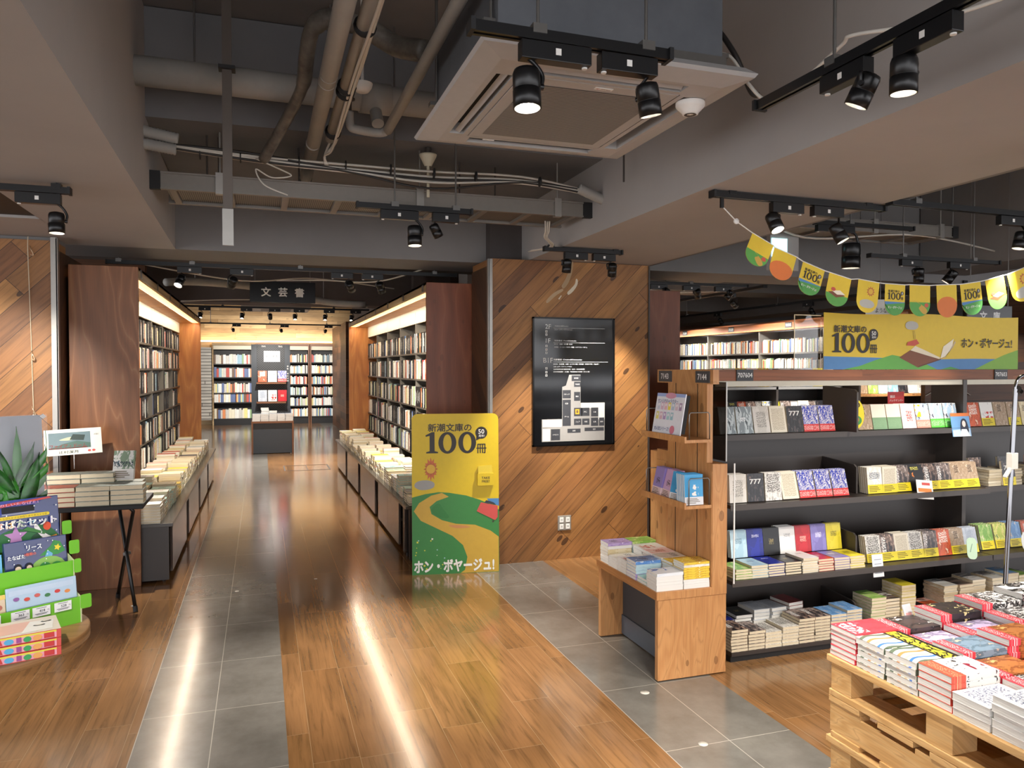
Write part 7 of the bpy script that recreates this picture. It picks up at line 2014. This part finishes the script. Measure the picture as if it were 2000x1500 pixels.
# ================================================================ RIGHT HALL SHELVES
def side_case(label, xs, y0, y1, n, z1, shelves):
    t = thing('bookcase', label, 'bookcase', (xs, (y0 + y1) / 2, 0))
    obj('header_board', MB().box(xs - 0.03, xs, y0, y1, z1 - 0.07, z1), BOARD_Y, t)
    obj('lit_ledge', MB().box(xs - 0.05, xs + 0.02, y0, y1, z1 - 0.088, z1 - 0.071), PLY_IN, t)
    obj('back_panel', MB().box(xs + 0.3, xs + 0.32, y0, y1, 0.05, z1 - 0.07), PAINT_B, t)
    for i in range(n + 1):
        y = y0 + (y1 - y0 - 0.02) * i / n
        obj('upright', MB().box(xs, xs + 0.3, y, y + 0.02, 0, z1 - 0.09), ALU, t)
        if i < n:
            pl = obj('number_plate', MB().box(xs - 0.034, xs - 0.0305, y + 0.5, y + 0.62, z1 - 0.068, z1 - 0.004), mat('#2f2f31', 0.45, name='plate_dark'), t)
            b = MB(); text(b, '70520%d' % (i + 1), frame((xs - 0.035, y + 0.56, z1 - 0.035), (0, -1, 0), (0, 0, 1)), 0.03, 0, 0.02, width=0.1)
            obj('lettering', b, ink('#e6e5e0'), pl)
    for z in shelves:
        obj('shelf', MB().box(xs + 0.005, xs + 0.3, y0, y1, z - 0.02, z), ALU, t)
        for i in range(n):
            a, c = y0 + (y1 - y0 - 0.02) * i / n + 0.03, y0 + (y1 - y0 - 0.02) * (i + 1) / n - 0.01
            far_row((xs + 0.02, a), (xs + 0.02, c), z, (1, 0), 0.155, 0.009, 0.022, 0.11, 0.99)
    a = bpy.data.lights.new('case_light', 'AREA'); a.shape = 'RECTANGLE'; a.size = 0.05; a.size_y = y1 - y0; a.energy = 4; a.color = NEUT
    ao = bpy.data.objects.new('case_light', a); COL.objects.link(ao); ao.location = (xs - 0.12, (y0 + y1) / 2, z1 - 0.06); ao.rotation_euler = (0, R(-40), 0)


side_case('long far right bookcase of spines with a cedar header and number plates', 5.9, 5.75, 11.5, 5, 2.09, [1.735, 1.505, 1.27, 1.03, 0.79])
tag(obj('header_screen', MB().box(6.3, 6.33, 6.0, 11, 0, 2.15), BOARD_Y), 'cedar boarding rising behind the far right bookcase', 'panel')
# the aisle behind the gondola, glimpsed under its header
t = thing('shelf_unit', 'grey steel shelf unit seen under the gondola header', 'shelf unit', (4.0, 5.3, 0))
for x in (3.36, 3.98, 4.62): obj('upright', MB().box(x, x + 0.02, 5.2, 5.5, 0, 1.54), ALU if x < 3.9 else DARK2, t)
obj('back_panel', MB().box(3.38, 4.62, 5.48, 5.5, 0.05, 1.5), DARK2, t)
for z in (1.395, 1.125, 0.87): obj('shelf', MB().box(3.38, 4.62, 5.2, 5.48, z - 0.02, z), ALU, t)
GB = ['orange', 'crimson', 'night', 'orange', 'photo', 'lines', 'girl', 'lemon', 'dusk', 'plainwhite', 'white', 'dusk', 'seven', 'navy']
for i, key in enumerate(GB):
    leaning('facing_book', '%s book, %s facing out under the gondola header' % (CV[key][1], ORD[i]), 'books facing out under the header', (0.083 if i < 5 else 0.105, 0.15, 0.02), key, (3.43 + 0.088 * i if i < 5 else 3.41 + 0.0882 * i, 5.24 + 0.01 * (i % 2), 1.126), 0, 8)
for i, key in enumerate(('white', 'letter', 'yellow', 'pink', 'yellow', 'white', 'redtop', 'lines', 'palegrey', 'lemon', 'green')):
    leaning('facing_book', '%s book, %s of the row cut off by the gondola header' % (CV[key][1], ORD[i]), 'books cut off by the header', (0.10, 0.15, 0.02), key, (3.46 + 0.108 * i, 5.24, 1.396), 0, 6)
t = thing('shelf_unit', 'dark steel shelf unit beyond the gondola divider', 'shelf unit', (5.2, 5.3, 0))
for x in (4.72, 5.75): obj('upright', MB().box(x, x + 0.02, 5.1, 5.4, 0, 1.5), DARK2, t)
obj('back_panel', MB().box(4.74, 5.75, 5.38, 5.4, 0.05, 1.45), DARK2, t)
for z in (1.33, 1.05): obj('shelf', MB().box(4.74, 5.75, 5.1, 5.38, z - 0.02, z), PLY_K, t)
for i, key in enumerate(('tan', 'greenpic', 'mint', 'bluepic', 'seven', 'white', 'lines', 'silver', 'white')):
    leaning('facing_book', '%s book, %s of the row beyond the gondola divider' % (CV[key][1], ORD[i]), 'books beyond the divider', (0.10, 0.15, 0.02), key, (4.80 + 0.108 * i, 5.14, 1.331), 0, 8)
t = thing('table_lamp_bar', 'slim white strip fitting on strings behind plate 707603', 'light fitting', (5.3, 4.4, 1.46))
obj('housing', MB().box(5.06, 5.45, 4.66, 4.699, 1.44, 1.485), WHITE, t, bev=0.004)
obj('string', MB().tube([(5.0, 4.692, 1.33), (5.24, 4.692, 1.435), (5.46, 4.692, 1.33)], 0.004, 6), CABLE, t)
tag(obj('low_partition', MB().box(5.0, 6.8, 4.7, 4.74, 0, 1.6), W_HORIZ), 'low brown board partition behind plate 707603', 'partition')
card('notice_board', 'white notice board with small characters hanging behind the pennants', 'notice board', Matrix.Translation((5.42, 5.6, 1.98)) @ Matrix.Rotation(R(90), 4, 'X'), 0.34, 0.2, [], '#dedcd4', (('ようなか', 0.03, 0.10, 0.045, '#6a6a64', 0.18), ('キャンパス', 0.03, 0.03, 0.045, '#6a6a64', 0.22)))

nb_ = [o for o in COL.objects if o.name.startswith('notice_board')][0]
obj('wire', MB().cyl((5.42, 5.602, 2.18), (5.42, 5.602, 3.42), 0.003, 6), STEEL, nb_)

# everything too far and too many to make one by one
o = obj('distant_books', FAR, [SPINES, DIV_B, DIV_W]); o['kind'] = 'stuff'; tag(o, 'hundreds of far book spines on the tall bookcases and rear shelves', 'books')
o = obj('distant_book_piles', FARSTACK, PILES); o['kind'] = 'stuff'; tag(o, 'far book piles along both low benches', 'books')
